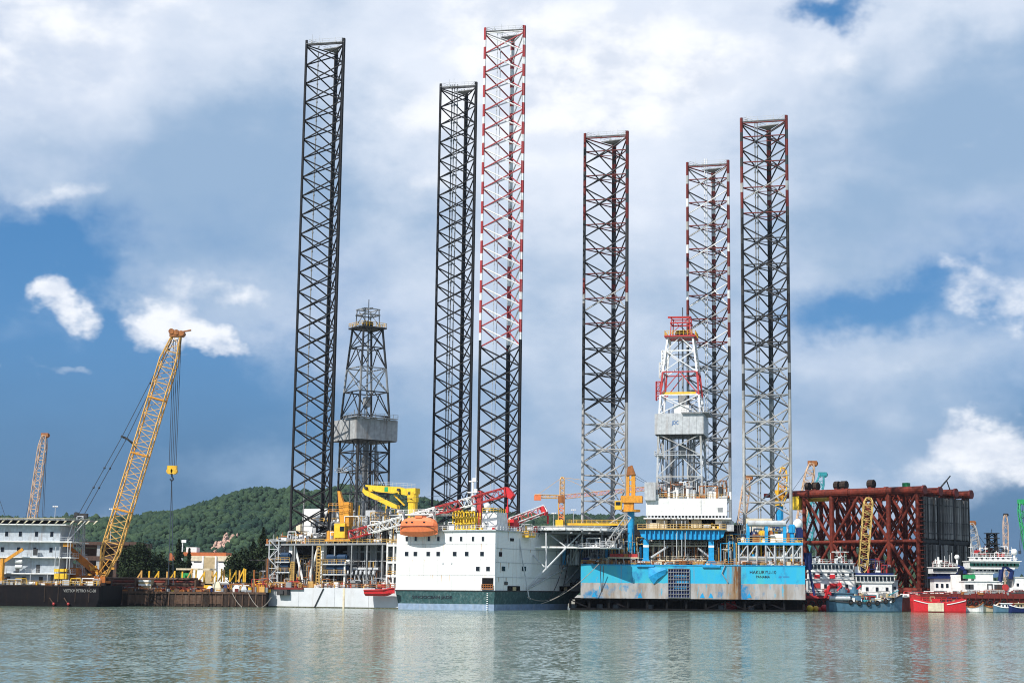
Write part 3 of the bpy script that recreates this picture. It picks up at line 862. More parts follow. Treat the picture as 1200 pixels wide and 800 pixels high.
    for px, py in ((602, 689.5), (662, 689.5)):
        q = fr.x(px, py, 0)
        mb = MB(); mb.box(-.02, .10, q.y - 3.4, q.y + 3.4, q.z - .65, q.z + .75); o = mb.build('mooring_opening_shade', 'black', blk)  # solid black plate, the shade inside the opening painted on
        mb = MB(); mb.box(.08, .32, q.y - .8, q.y + .8, q.z - .5, q.z + .5); mb.build('roller', 'tan_tarp', o)
    q = fr.y(571.5, 682.5, 0)
    o = MB().box(q.x - 1.7, q.x + 1.7, -.06, .1, q.z - 1.3, q.z + 1.3).build('side_door_shade', 'black', blk)  # flat black plate painted as the dark of the doorway
    q = fr.y(571.5, 687.5, 0)
    mb = MB(); mb.rail([(q.x - 1.7, -.4, q.z - .4), (q.x + 1.7, -.4, q.z - .4)], 1.1, .7, .09); mb.box(q.x - 1.8, q.x + 1.8, -.6, 0, q.z - .6, q.z - .4); mb.build('door_rail', 'rust_orange', o)
    for px, py in ((519, 660), (529, 659.5)):
        q = fr.y(px, py, 0); MB().box(q.x - .25, q.x + .25, -.08, .06, q.z - .25, q.z + .25).build('vent', 'light_grey', blk)
    for z in (zg + 3.6, zg + 7.5, zg + 11.2):
        MB().box(.0, .045, .5, 50, z - .05, z + .05).build('plate_seam', 'light_grey', blk)
    for z in (zg + 4.1, zg + 8.2, zg + 12.3):
        MB().box(-30.9, -.05, -.012, .06, z - .03, z + .03).build('plate_seam', 'light_grey', blk)
    for i in range(1, 7):
        MB().box(-31 + i * 4.43 - .02, -31 + i * 4.43 + .02, -.010, .06, zg + .15, zw).build('plate_seam', 'light_grey', blk)
    for i in range(9):
        MB().box(-2.4, -2.0, -.10 + .11 * (i / 9), .3, .25 + i * .5, .42 + i * .5).build('draft_mark', 'white', rig)
    mb = MB(); mb.box(-31.2, .4, -.5, 58, zw, zw + .3); mb.build('roof_deck', 'light_grey', rig)
    lettering('ship_name', 'SINOOCEAN JADE', 1.05, 'text_dark', rig, (fr.y(506, 699.3, 0).x, -.11 + .12, fr.y(506, 699.3, 0).z), width=12.4)
    # roof: rails, deckhouse, drums, mast with dome
    mb = MB(); mb.rail([(-30.8, -.3, zw + .3), (0, -.3, zw + .3), (.2, 40, zw + .3)], 1.1, 1.5, .06); mb.build('roof_rail', 'white', rig)
    q0, q1 = fr.y(565, 600, 4), fr.y(582, 621, 4)
    h = MB().box(q0.x, q1.x, 4, 10, zw + .3, q0.z).build('radio_house', 'white', rig)
    mb = MB(); mb.rail([(q0.x, 4.1, q0.z), (q1.x, 4.1, q0.z), (q1.x - .1, 10, q0.z)], 1.1, 1.2, .07); mb.build('guard_rail', 'yellow', h)
    MB().box(q0.x + .8, q0.x + 1.7, 3.9, 4.05, zw + .4, zw + 2.4).build('door', 'mid_grey', h)
    mb = MB(); c = fr.y(571, 593, 6); mb.tube((c.x, 6, q0.z), (c.x, 6, c.z - 1), .35, 8); mb.ball(c, .95, nu=12, nv=8); mb.build('radar_dome', 'white', rig, smooth=True)
    for i, (a, b) in enumerate(((531, 543), (544, 556))):
        p, q = fr.y(a, 600, 3), fr.y(b, 620, 3); mb = MB()
        for xx in np.linspace(p.x, q.x, 5): mb.bar((xx, 3, zw + .3), (xx, 3, p.z), .28, .28); mb.bar((xx, 6, zw + .3), (xx, 6, p.z), .28, .28)
        for zz in np.linspace(zw + .6, p.z, 4): mb.box(p.x, q.x, 2.9, 3.2, zz - .14, zz + .14)
        for xx in np.linspace(p.x + .6, q.x - .6, 3): mb.tube((xx, 3.4, p.z - .3), (xx, 3.4, p.z + .5), .35, 7)
        mb.tube((p.x + .3, 4.4, (zw + p.z) / 2 + .6), (q.x - .3, 4.4, (zw + p.z) / 2 + .6), .9, 10)
        mb.build('liferaft_rack', 'bright_yellow', rig)
    mb = MB(); c = fr.y(554.5, 560, 8); mb.tube((c.x, 8, zw), (c.x, 8, c.z), .42, 8, .3)
    for z_, w in ((c.z - 1, 2.2), (c.z - 4, 3.0), (c.z - 9, 2.0)): mb.box(c.x - w / 2, c.x + w / 2, 7.6, 8.6, z_, z_ + .3); mb.cbox((c.x + w * .3, 8, z_ + .7), .8, .6, .8)
    mb.tube((c.x + .9, 8, c.z), (c.x + .9, 8, c.z + 3), .08, 4); mb.build('signal_mast', 'white', rig)
    mb = MB(); c = fr.y(560, 590, 9); mb.box(c.x - .3, c.x + 1.0, 9, 10, zw, c.z + 3.5); mb.build('funnel_casing', 'red', rig)
    clutter('roof_machinery', rig, -30, -1, 3, 20, zw + .3, 3.2, 150, ['white', 'yellow', 'light_grey', 'red', 'mid_grey'], 11)
    clutter('bow_deck_machinery', rig, -6, .2, 12, 40, zw + .3, 2.6, 40, ['white', 'yellow', 'red', 'light_grey'], 12)
    # corner davits of the lifeboat
    for px in (473, 509):
        a = fr.y(px, 622, -.2); b = fr.y(px, 600, -2.6)
        mb = MB(); mb.bar((a.x, .2, zw - .8), (a.x, -.6, b.z), .5, .5); mb.bar((a.x, 1.5, zw), (a.x, -.6, b.z), .4, .4); mb.bar((a.x, -.6, b.z), (a.x, -3.4, b.z + .3), .5, .5)
        mb.build('davit', 'white', rig)
    a, b = fr.y(468, 602, 0), fr.y(520, 602, 0)
    deck_level(rig, a.x, b.x, -.4, 8, a.z, 'white', 'white', sides='fr')

    # ---------- left side: jacking houses, decks and plant
    # decks
    dk = [(fr.y(336, 640, 3).x, 3.0), (-31.2, 3.0), (-31.2, 30), (-86, 34), (-79, 5)]
    mb = MB(); mb.prism(dk, zu - .5, zu); o = mb.build('upper_deck', 'mid_grey', rig)
    mb = MB(); mb.rail([(dk[0][0], 3.1, zu), (-31.4, 3.1, zu)], 1.1, 1.6, .08); mb.build('guard_rail', 'rail', o)
    for px in (345, 366, 392, 412, 430, 448, 464):
        x_ = fr.y(px, 660, 3.3).x; MB().box(x_ - .16, x_ + .16, 3.1, 3.5, zh, zu - .5).build('deck_stanchion', 'mid_grey', rig)
    for py in (655, 670):
        z_ = fr.y(430, py, 9).z; o = MB().box(-88, -32, 9.2, 24, z_ - .3, z_).build('tween_deck', 'dark_grey', rig)
        mb = MB(); mb.rail([(-76, 9.3, z_), (-58, 9.3, z_)], 1.1, 1.5, .07); mb.build('guard_rail', 'rail', o)
    MB().box(-90, -31.5, 24, 25, zh, zu).build('shade_dark_bulkhead', 'black_steel', rig)  # wall coloured near black for the shade inside the decks
    # corrugated grey plant wall
    a, b = fr.y(407, 640, 8), fr.y(466, 640, 8); zp = fr.y(430, 668, 8).z
    n = 15
    for i in range(n):
        x_ = a.x + (b.x - a.x) * i / n; w = (b.x - a.x) / n
        MB().box(x_ + .06, x_ + w - .06, 8 + (.25 if i % 2 else 0), 9, zh, zu - .6).build('wall_panel', ('wall_grey', 'mid_grey', 'dark_grey', 'dark_grey', 'mid_grey')[(i * 7) % 5], rig)
    mb = MB()
    for py in (646, 657): z_ = fr.y(430, py, 7).z; mb.bar((a.x - 1, 7.4, z_), (b.x, 7.4, z_), .3, .3)
    for i in range(9): x_ = a.x + (b.x - a.x) * (i + .5) / 9; mb.tube((x_, 7.2, zh), (x_, 7.2, zu), .16, 5)
    mb.build('wall_girder', 'mid_grey', rig)
    # bent vent pipes
    x0_, x1_ = fr.y(407, 680, 5).x, fr.y(437, 680, 5).x; zt_ = fr.y(420, 667, 5).z
    for i in range(7):
        x_ = x0_ + (x1_ - x0_) * i / 6
        mb = MB(); mb.path([(x_, 5, zh), (x_ - .3, 5, zt_ - 1.8), (x_ + .2, 4.6, zt_ - .6), (x_ + 1.0, 3.8, zt_ - .4), (x_ + 1.3, 3.2, zt_ - 1.4)], .28, 6); mb.build('vent_pipe', 'light_grey', rig)
    mb = MB(); mb.tube((x0_ - .6, 5.6, zt_ + .2), (x1_ + 1.4, 5.6, zt_ + .2), .4, 7); mb.build('header_pipe', 'light_grey', rig)
    mb = MB(); x_ = fr.y(404, 670, 3).x; mb.path([(x_, 3, zh), (x_, 3, zt_ + 1.6), (x_ + .5, 3, zt_ + 2.4), (x_ + 1.6, 3, zt_ + 2.4)], .3, 7); mb.build('vent_pipe', 'white', rig)
    for py in (637.5, 657.5, 673.5):
        p, q = fr.y(453, py, 1.2), fr.y(469.5, py, 1.2)
        deck_level(rig, p.x, q.x, 1.2, 7, p.z, 'white', 'rail', .5)
    for px in (453.5, 461):
        x_ = fr.y(px, 660, 1.4).x; MB().box(x_ - .2, x_ + .2, 1.3, 1.7, zh, zu + .2).build('platform_post', 'white', rig)
    p, q = fr.y(425, 684, 1), fr.y(468, 684, 1)
    # jacking houses round the left leg
    ladder_tower('access_tower', rig, fr.y(315, 660, 3).x, fr.y(326, 660, 3).x, 3, 6, zh, fr.y(320, 632, 3).z, 5, 'light_grey', .16)
    zt2 = fr.y(330, 633, 4).z
    mb = MB(); mb.box(fr.y(314, 633, 3).x, fr.y(338, 633, 3).x, 3, 8, zt2 - .3, zt2); mb.build('tower_bridge', 'mid_grey', rig)
    for (xa, xb, ys, yd) in ((323, 339, (657.5, 669.5), 2.0), (378, 405, (660, 672), 2.2)):
        for py in ys:
            p, q = fr.y(xa, py, yd), fr.y(xb, py, yd)
            deck_level(rig, p.x, q.x, yd, yd + 6, p.z, 'light_grey', 'rail', .35, sides='fl')
            nm = 2 if xb - xa > 20 else 1
            for i in range(nm):
                cx = p.x + (q.x - p.x) * (i + .6) / (nm + .2); zz = p.z + 1.75
                mb = MB(); mb.tube((cx - 1.5, yd + 1.6, zz), (cx + 1.3, yd + 1.6, zz), .85, 10); mb.tube((cx + 1.3, yd + 1.6, zz), (cx + 1.7, yd + 1.6, zz), .6, 8)
                mb.box(cx - 1.2, cx + 1.0, yd + 1.0, yd + 2.4, p.z, zz - .5)
                mb.build('jacking_motor', 'motor_blue', rig, smooth=False)
    for (pa, pb) in (((346, 641), (357, 684)), ((373, 641), (359, 684)), ((350, 655), (352, 684)), ((368, 655), (362, 682))):
        p, q = fr.y(*pa, 4), fr.y(*pb, 4); MB().tube(p, (q.x, 4, zh), .36 if pa[1] < 650 else .22, 7).build('jack_strut', 'white', rig)
    for px, w in ((340, 1.2), (377, 1.2)):
        x_ = fr.y(px, 660, 4.5).x; MB().box(x_ - w / 2, x_ + w / 2, 4.5, 6, zh, zu - .4).build('jack_column', 'white', rig)
    for px in (342, 372.5):
        x_ = fr.y(px, 665, 2.4).x; mb = MB(); z0, z1 = zh, fr.y(px, 640 if px > 350 else 658, 2.4).z
        for s in (-.6, .6): mb.tube((x_ + s, 2.6, z0), (x_ + s, 2.6, z1), .16, 5)
        for i in range(14): zz = z0 + (z1 - z0) * i / 13; mb.box(x_ - .7, x_ + .7, 2.5, 3.0, zz - .12, zz + .12)
        mb.build('caged_ladder', 'rail', rig)
    mb = MB()
    for (xa, xb) in ((-84, -60), (-58, -32)):
        mb.use(0).box(xa, xb, 10, 16, zh, zh + 3.2); mb.use(1).box(xa + 4, xb - 3, 9, 12, zh + 3.2, zh + 5)
    mb.build('mud_pump_house', ['mid_grey', 'dark_grey'], rig)
    mb = MB(); mb.rail([(-76.5, 1.0, zh), (-31.5, 1.0, zh)], 1.1, 1.6, .08); mb.build('main_deck_rail', 'rust_orange', rig)
    clutter('deck_machinery', rig, -76, -32, 1.6, 7, zh, 2.8, 420, ['rail', 'light_grey', 'mid_grey', 'rust_orange', 'white', 'dark_grey', 'red'], 21)
    clutter('pipework', rig, -84, -33, 6, 14, zh, 8.5, 480, ['mid_grey', 'dark_grey', 'black_steel', 'light_grey', 'rust_orange', 'rail'], 22, .7)
    clutter('upper_deck_machinery', rig, -80, -33, 5, 22, zu, 3.8, 380, ['light_grey', 'mid_grey', 'white', 'yellow', 'dark_grey', 'rust_orange'], 23)
    # scaffold towers, racks and modules crowding the deck between the crane and the block
    for i, (px, w, py, yd) in enumerate(((410, 3.0, 612, 12), (421, 2.6, 604, 15), (430, 2.4, 618, 7), (440, 3.2, 600, 13), (450, 2.6, 610, 8), (458, 3.0, 596, 15), (465, 2.2, 612, 6), (350, 2.4, 622, 14), (372, 2.2, 626, 9))):
        p = fr.y(px, py, yd); ladder_tower('scaffold_tower', rig, p.x - w / 2, p.x + w / 2, yd, yd + 2.4, zu, p.z, 5, ('mid_grey', 'light_grey', 'dark_grey', 'rail')[i % 4], .11)
    for i, (u0, u1, v, yd, mt) in enumerate(((413, 422, 626, 10, 'wall_grey'), (425, 434, 628, 5, 'dark_grey'), (436, 447, 622, 9, 'light_grey'), (449, 457, 626, 5.5, 'rust_orange'), (458, 468, 618, 9, 'white'), (340, 352, 628, 8, 'light_grey'), (362, 380, 630, 6, 'dark_grey'))):
        p, q = fr.y(u0, v, yd), fr.y(u1, v, yd); m_ = MB().box(p.x, q.x, yd, yd + 3, zu, p.z).build('deck_module', mt, rig)
        for k in range(3): xx = p.x + (q.x - p.x) * (k + .5) / 3; MB().box(xx - .12, xx + .12, yd - .12, yd, zu, p.z).build('module_rib', 'dark_grey', m_)
    clutter('deck_tangle', rig, -58, -33, 4, 16, zu, 8.0, 200, ['mid_grey', 'dark_grey', 'light_grey', 'rail', 'white', 'black_steel'], 25, .75)
    clutter('jack_house_tangle', rig, -78, -58, 2.6, 9, zh, 8.6, 220, ['mid_grey', 'dark_grey', 'black_steel', 'light_grey', 'rust_orange', 'rail'], 26, .7)
    # white house behind the left leg
    p, q = fr.y(355, 596, 27), fr.y(387, 640, 27)
    h = MB().box(p.x, q.x, 27, 40, zu, p.z).build('engine_house', 'white', rig)
    MB().box(p.x - .15, q.x + .15, 26.85, 27.0, fr.y(360, 616, 27).z - .1, fr.y(360, 616, 27).z + .1).build('ledge', 'light_grey', h)
    p2 = fr.y(347, 614, 26); MB().box(p2.x, p.x - .05, 26, 36, zu, p2.z).build('store_house', 'cream', rig)
    # drill floor substructure
    dx, dy = fr.Y(425, 600, 492).x, fr.Y(425, 600, 492).y
    zdf = fr.Y(425, 612, 492).z
    mb = MB(); mb.box(dx - 13, dx + 13, dy - 8, dy + 14, zdf - 1.2, zdf); mb.build('drill_floor', 'mid_grey', rig)
    for sx in (-12, -4, 4, 12):
        MB().box(dx + sx - .6, dx + sx + .6, dy - 7.5, dy - 6.3, zu, zdf - 1.2).build('substructure_column', 'light_grey', rig)
    mb = MB(); mb.box(dx - 12, dx + 12, dy - 4, dy + 10, zu, zdf - 1.5); mb.build('substructure_core', 'dark_grey', rig)
    mb = MB(); mb.rail([(dx - 13, dy - 7.9, zdf), (dx + 13, dy - 7.9, zdf)], 1.1, 1.5, .07); mb.build('drill_floor_rail', 'rail', rig)
    p, q = fr.Y(433, 598, 480), fr.Y(448, 615, 480); MB().box(p.x, q.x, p.y - 2, p.y + 3, q.z - 4, p.z).build('doghouse', 'light_grey', rig)
    p, q = fr.Y(411, 606, 480), fr.Y(444, 620, 480); MB().box(p.x, q.x, p.y + 4, p.y + 8, q.z - 4, p.z).build('draw_works_house', 'wall_grey', rig)
    clutter('drill_floor_machinery', rig, dx - 12, dx + 12, dy - 7, dy + 8, zdf, 6, 120, ['mid_grey', 'light_grey', 'dark_grey', 'yellow', 'white'], 24, .5)
    zs = [zdf] + [fr.Y(425, y, 492).z for y in (578, 553, 530, 512, 488, 460, 432, 408, 386)]
    hws = [5.5, 5.45, 5.4, 5.35, 5.3, 5.2, 4.75, 4.25, 3.75, 3.3]
    make_derrick(rig, (dx, dy, 0), fr.a - math.radians(52), zs, hws, ['dark_grey', 'dark_grey', 'dark_grey', 'dark_grey', 'dark_grey', 'dark_grey', 'mid_grey', 'dark_grey', 'dark_grey'],
                 (fr.Y(425, 517, 492).z, fr.Y(425, 493, 492).z, 7.0, 7.0, 'wall_grey'), ('yellow', 'dark_grey', 'mid_grey'), 5)
    # legs
    dark = ('black_steel', 'black_steel', 'black_steel', 'black_steel', 'black_steel')
    rw = ('leg_red', 'leg_white', 'leg_white', 'leg_red', 'leg_white')
    make_leg(rig, fr, 385.6, 485, 50.5, 6.85, 199, 5.83, 8, {'dark': dark}, lambda t, i: 'dark', pipes=((-4.9, 1.4, .18, -2, 'mid_grey'),), label='black lattice leg beside the derrick')
    make_leg(rig, fr, 540.4, 515, 101, 6.8, 199, 5.83, 8, {'dark': dark}, lambda t, i: 'dark', pipes=((-3.6, .4, .2, 1, 'mid_grey'), (-2.6, .2, .2, 1, 'mid_grey'), (-1.7, .6, .2, 1, 'mid_grey')), label='black lattice leg farthest back on the rig')
    make_leg(rig, fr, 594.7, 470, 36, 6.85, 199, 5.83, 8, {'rw': rw, 'dark': dark}, lambda t, i: 'rw' if i < 15.5 else 'dark', pipes=((-3.9, 1.0, .1, 0, 'light_grey'), (-2.6, .6, .1, 0, 'light_grey')), label='lattice leg banded red and white above, black below')
    # ---------- orange pedestal crane with the long red and white boom
    cr = hub('crane', rig); cr['label'] = 'orange pedestal crane with a red and white lattice boom'
    yc = 5.0
    p = fr.y(397, 632, yc); mb = MB(); mb.tube((p.x, yc + 1.5, zu), (p.x, yc + 1.5, p.z), 1.5, 12); mb.build('pedestal', 'orange', cr)
    a, b = fr.y(383, 622, yc), fr.y(393, 633, yc); MB().box(a.x, b.x, yc, yc + 3, b.z, a.z).build('winch_house', 'orange', cr)
    a, b = fr.y(393, 613, yc), fr.y(405, 630, yc); cb = MB().box(a.x, b.x, yc - .5, yc + 3, b.z, a.z).build('cab', 'yellow', cr)
    a, b = fr.y(398.5, 616.5, yc - .5), fr.y(403.5, 622, yc - .5); MB().box(a.x, b.x, yc - .6, yc - .42, b.z, a.z).build('cab_window', 'glass', cb)
    a, b = fr.y(383, 631.5, yc), fr.y(412, 634, yc); MB().box(a.x, b.x, yc - .8, yc + 4, b.z, a.z).build('slew_ring', 'orange', cr)
    f1 = [fr.y(394.5, 575, yc), fr.y(397, 575, yc), fr.y(402, 592, yc), fr.y(402, 614, yc), fr.y(397.5, 614, yc)]
    MB().slab([(q.x, q.z) for q in f1], 1, yc + .4, yc + 1.2).build('mast_plate', 'orange', cr)
    f1 = [fr.y(402, 588, yc), fr.y(408.5, 588, yc), fr.y(408.5, 616, yc), fr.y(402, 616, yc)]
    MB().slab([(q.x, q.z) for q in f1], 1, yc + .1, yc + 2.2).build('mast_box', 'orange', cr)
    mb = MB()
    for py in (601, 594): q, q2 = fr.y(386, py, yc), fr.y(412, py, yc); mb.rail([(q.x, yc - .4, q.z), (q2.x, yc - .4, q.z)], 1.0, 1.3, .06)
    mb.build('mast_rail', 'orange', cr)
    tip, foot = fr.y(594, 575.5, -2.0), fr.y(411, 626.5, 3.5)
    segs = [(0, .13, 'red'), (.13, .36, 'leg_white'), (.36, .57, 'leg_white'), (.57, .72, 'red'), (.72, .80, 'leg_white'), (.80, 1, 'red')]
    for i, (t0, t1, mt) in enumerate(segs):
        A, B = MB(), MB(); p, q = foot.lerp(tip, t0), foot.lerp(tip, t1)
        truss(A, B, p, q, 1.7, 2.1, max(3, int((t1 - t0) * 30)), .16, .09, (0, 1, 0), taper=.0001)
        o = A.build('boom_section', mt, cr); B.build('lacing', mt, o)
    mb = MB(); d = V(0, -.4, 0); a, b, c = fr.y(591, 571, -2), fr.y(603, 580, -2), fr.y(599, 585, -2)
    mb.slab([(a.x, a.z), (fr.y(596, 571, -2).x, fr.y(596, 571, -2).z), (b.x, b.z), (c.x, c.z), (fr.y(592, 580, -2).x, fr.y(592, 580, -2).z)], 1, -2.6, -1.4); mb.build('boom_head', 'bright_red', cr)
    mb = MB(); a = fr.y(595, 582, -2); mb.tube((a.x, -2, a.z), (a.x, -2, fr.y(595, 607, -2).z), .14, 4); mb.cbox((a.x, -2, fr.y(595, 597, -2).z), .7, .6, 1.6); mb.build('hook_block', 'bright_red', cr)
    mb = MB(); q = fr.y(404, 588, yc + 1); mb.tube((q.x, yc + 1, q.z), tip, .05, 4); mb.tube((q.x, yc + 1.6, q.z), tip, .05, 4); mb.build('luffing_rope', 'cable', cr)
    # ---------- yellow knuckle-boom crane
    k = hub('crane', rig); k['label'] = 'bright yellow knuckle-boom crane folded over the deck'
    yk = 9.0
    p = fr.y(483.5, 602, yk); t_ = fr.y(483.5, 577, yk)
    mb = MB(); mb.tube((p.x, yk, zw - 4), (p.x, yk, fr.y(483, 588, yk).z), 1.35, 14); mb.build('pedestal', 'bright_yellow', k)
    mb = MB(); mb.tube((p.x, yk, fr.y(483, 588, yk).z), (p.x, yk, t_.z), 1.6, 14); mb.box(p.x - 1.6, p.x + 1.5, yk - 1.2, yk + 1.2, t_.z - .4, fr.y(483, 572, yk).z); mb.build('slew_house', 'bright_yellow', k)
    b1 = [fr.y(*c, yk) for c in ((430, 568), (470, 570.5), (486, 576), (486, 582), (468, 578.5), (431, 575))]
    bm = MB().slab([(q.x, q.z) for q in b1], 1, yk - .8, yk + .8).build('main_boom', 'bright_yellow', k)
    b2 = [fr.y(*c, yk) for c in ((429, 571), (433, 575), (468, 592), (469, 596), (463, 595), (431, 580), (428, 576))]
    MB().slab([(q.x, q.z) for q in b2], 1, yk - 1.5, yk - .85).build('knuckle_boom', 'bright_yellow', k)
    p, q = fr.y(462, 580, yk), fr.y(474, 592, yk); MB().tube(p, q, .25, 6).build('hydraulic_ram', 'yellow', k)
    for px, py in ((432, 572), (470, 574), (483, 578)): q = fr.y(px, py, yk); MB().tube((q.x, yk - 1.7, q.z), (q.x, yk + 1, q.z), .42, 8).build('pivot_pin', 'dark_grey', k)
    mb = MB(); mb.path(sag(fr.y(436, 574, yk - .9), fr.y(466, 577, yk - .9), .7, 8), .1, 4); mb.path(sag(fr.y(468, 577, yk - .9), fr.y(483, 584, yk - 1.7), .9, 6), .1, 4); mb.build('hydraulic_hose', 'black', k)
    p, q = fr.y(452.5, 570.5, yk), fr.y(456.5, 576, yk); MB().box(p.x, q.x, yk - .86, yk - .78, q.z, p.z).build('maker_plate', 'green', bm)
    mb = MB(); p, q = fr.y(440, 568.3, yk), fr.y(488, 572, yk); mb.rail([(p.x, yk - .7, p.z), (q.x, yk - .7, q.z + .2)], 1.0, 1.2, .05); mb.build('boom_rail', 'light_grey', k)
    # ---------- folded red crane boom on the foredeck
    k = hub('crane', rig); k['label'] = 'small red and white crane boom stowed over the foredeck'
    yb = 448.0
    A, B = MB(), MB(); p, q = fr.Y(598, 612, 452), fr.Y(638, 597, 458)
    truss(A, B, p, q, 1.6, 2.0, 7, .16, .1, (0, 1, 0), taper=.001); o = A.build('boom_section', 'leg_white', k); B.build('lacing', 'red', o)
    g = [fr.Y(*c, 458) for c in ((633, 594), (639, 593), (643, 600), (642, 604), (638, 602))]
    mb = MB(); mb.slab([(c.x, c.z) for c in g], 1, g[0].y - .8, g[0].y + .8); mb.tube(g[3], g[3] - V(0, 0, 2.2), .3, 5); mb.build('boom_head', 'bright_red', k)
    p = fr.Y(597, 618, 452); mb = MB(); mb.box(p.x - 1.6, p.x + 2.2, p.y - 1.5, p.y + 1.5, p.z - .6, p.z + 2.2); mb.build('machine_house', 'bright_red', k)
    # ---------- helideck off the bow
    c = fr.Y(668, 617, 470); Rh = 15.5
    hd = hub('helideck', rig, (c.x, c.y, 0)); zt3 = fr.Y(668, 616.5, 456).z
    oc = [(Rh * math.cos(math.radians(22.5 + 45 * i)), Rh * math.sin(math.radians(22.5 + 45 * i))) for i in range(8)]
    MB().prism(oc, zt3 - .7, zt3).build('landing_deck', 'mid_grey', hd)
    mb = MB()
    for i in range(8):
        a, b = V(*oc[i], zt3 - .75), V(*oc[(i + 1) % 8], zt3 - .75); mb.bar(a * 1.0, b * 1.0, .5, .7)
        for t in np.linspace(0, 1, 7): q = a.lerp(b, t); mb.tube(q, V(q.x * 1.09, q.y * 1.09, zt3 + .1), .06, 4)
        mb.tube(V(oc[i][0] * 1.09, oc[i][1] * 1.09, zt3 + .1), V(oc[(i + 1) % 8][0] * 1.09, oc[(i + 1) % 8][1] * 1.09, zt3 + .1), .07, 4)
    mb.build('safety_net_frame', 'white', hd)
    mb = MB()
    for s in np.linspace(-.85, .85, 8): mb.bar((Rh * s, -Rh * math.sqrt(1 - s * s) * .92, zt3 - 1.15), (Rh * s, Rh * math.sqrt(1 - s * s) * .92, zt3 - 1.15), .3, .8); mb.bar((-Rh * math.sqrt(1 - s * s) * .92, Rh * s, zt3 - 1.75), (Rh * math.sqrt(1 - s * s) * .92, Rh * s, zt3 - 1.75), .3, .4)
    mb.build('deck_girders', 'mid_grey', hd)
    L = lambda px, py, Yw: fr.Y(px, py, Yw)
    def strut(pa, pb, r, mat='light_grey'):
        MB().tube(pa, pb, r, 7).build('strut', mat, rig)
    zl = L(640, 641.5, 462).z
    for (a, b, Yf) in ((616, 727, 458), (632, 732, 482)):
        p, q = L(a, 641.5, Yf), L(b, 641.5, Yf); strut((p.x, p.y, zl), (q.x, q.y, zl), .3, 'white')
    for (a, b) in (((616, 641, 458), (637, 624, 460)), ((616, 641, 458), (638, 664, 455)), ((640, 623, 458), (640, 665, 455)), ((642, 624, 460), (664, 641, 458)), ((664, 641, 458), (683, 622, 458)),
                   ((618, 689, 452.5), (664, 641, 458)), ((618, 690, 453.5), (666, 663, 472)), ((666, 663, 472), (690, 640, 476)), ((643, 626, 470), (658, 664, 472)), ((658, 664, 472), (672, 684, 478)),
                   ((661, 685, 474), (690, 652, 480)), ((684, 624, 462), (668, 662, 472)), ((705, 624, 462), (706, 641, 460)), ((665, 624, 462), (665, 641, 460)), ((725, 624, 466), (726, 641, 462)), ((690, 641, 470), (720, 625, 470))):
        strut(L(*a), L(*b), .27 if a[1] > 680 else .2)
    mb = MB(); p, q = L(680, 641, 458), L(727, 641, 458)
    mb.box(p.x, q.x, p.y - 1, p.y + 8, zl - .2, zl); o = mb.build('catwalk', 'light_grey', rig)
    mb = MB(); mb.rail([(p.x, p.y - .9, zl), (q.x, p.y - .9, zl)], 1.1, 1.3, .06); mb.build('guard_rail', 'light_grey', o)
    clutter('helideck_services', rig, p.x - 8, q.x, p.y + 1, p.y + 9, zl, 3.6, 60, ['light_grey', 'mid_grey', 'dark_grey', 'white'], 31, .6)
    p, q = L(606, 627, 452), L(623, 627, 452); deck_level(rig, p.x - .5, q.x, p.y, p.y + 4, p.z, 'yellow', 'yellow', .5, sides='fr')
    mb = MB(); mb.path([L(608, 628, 450), L(612, 655, 450), L(617, 684, 450.5), L(620, 701, 450.5), L(622, 701, 450.5)], .18, 5); mb.build('overboard_pipe', 'light_grey', rig)
    # lifeboat and rescue boat hang from the rig
    return zw

rig_one()

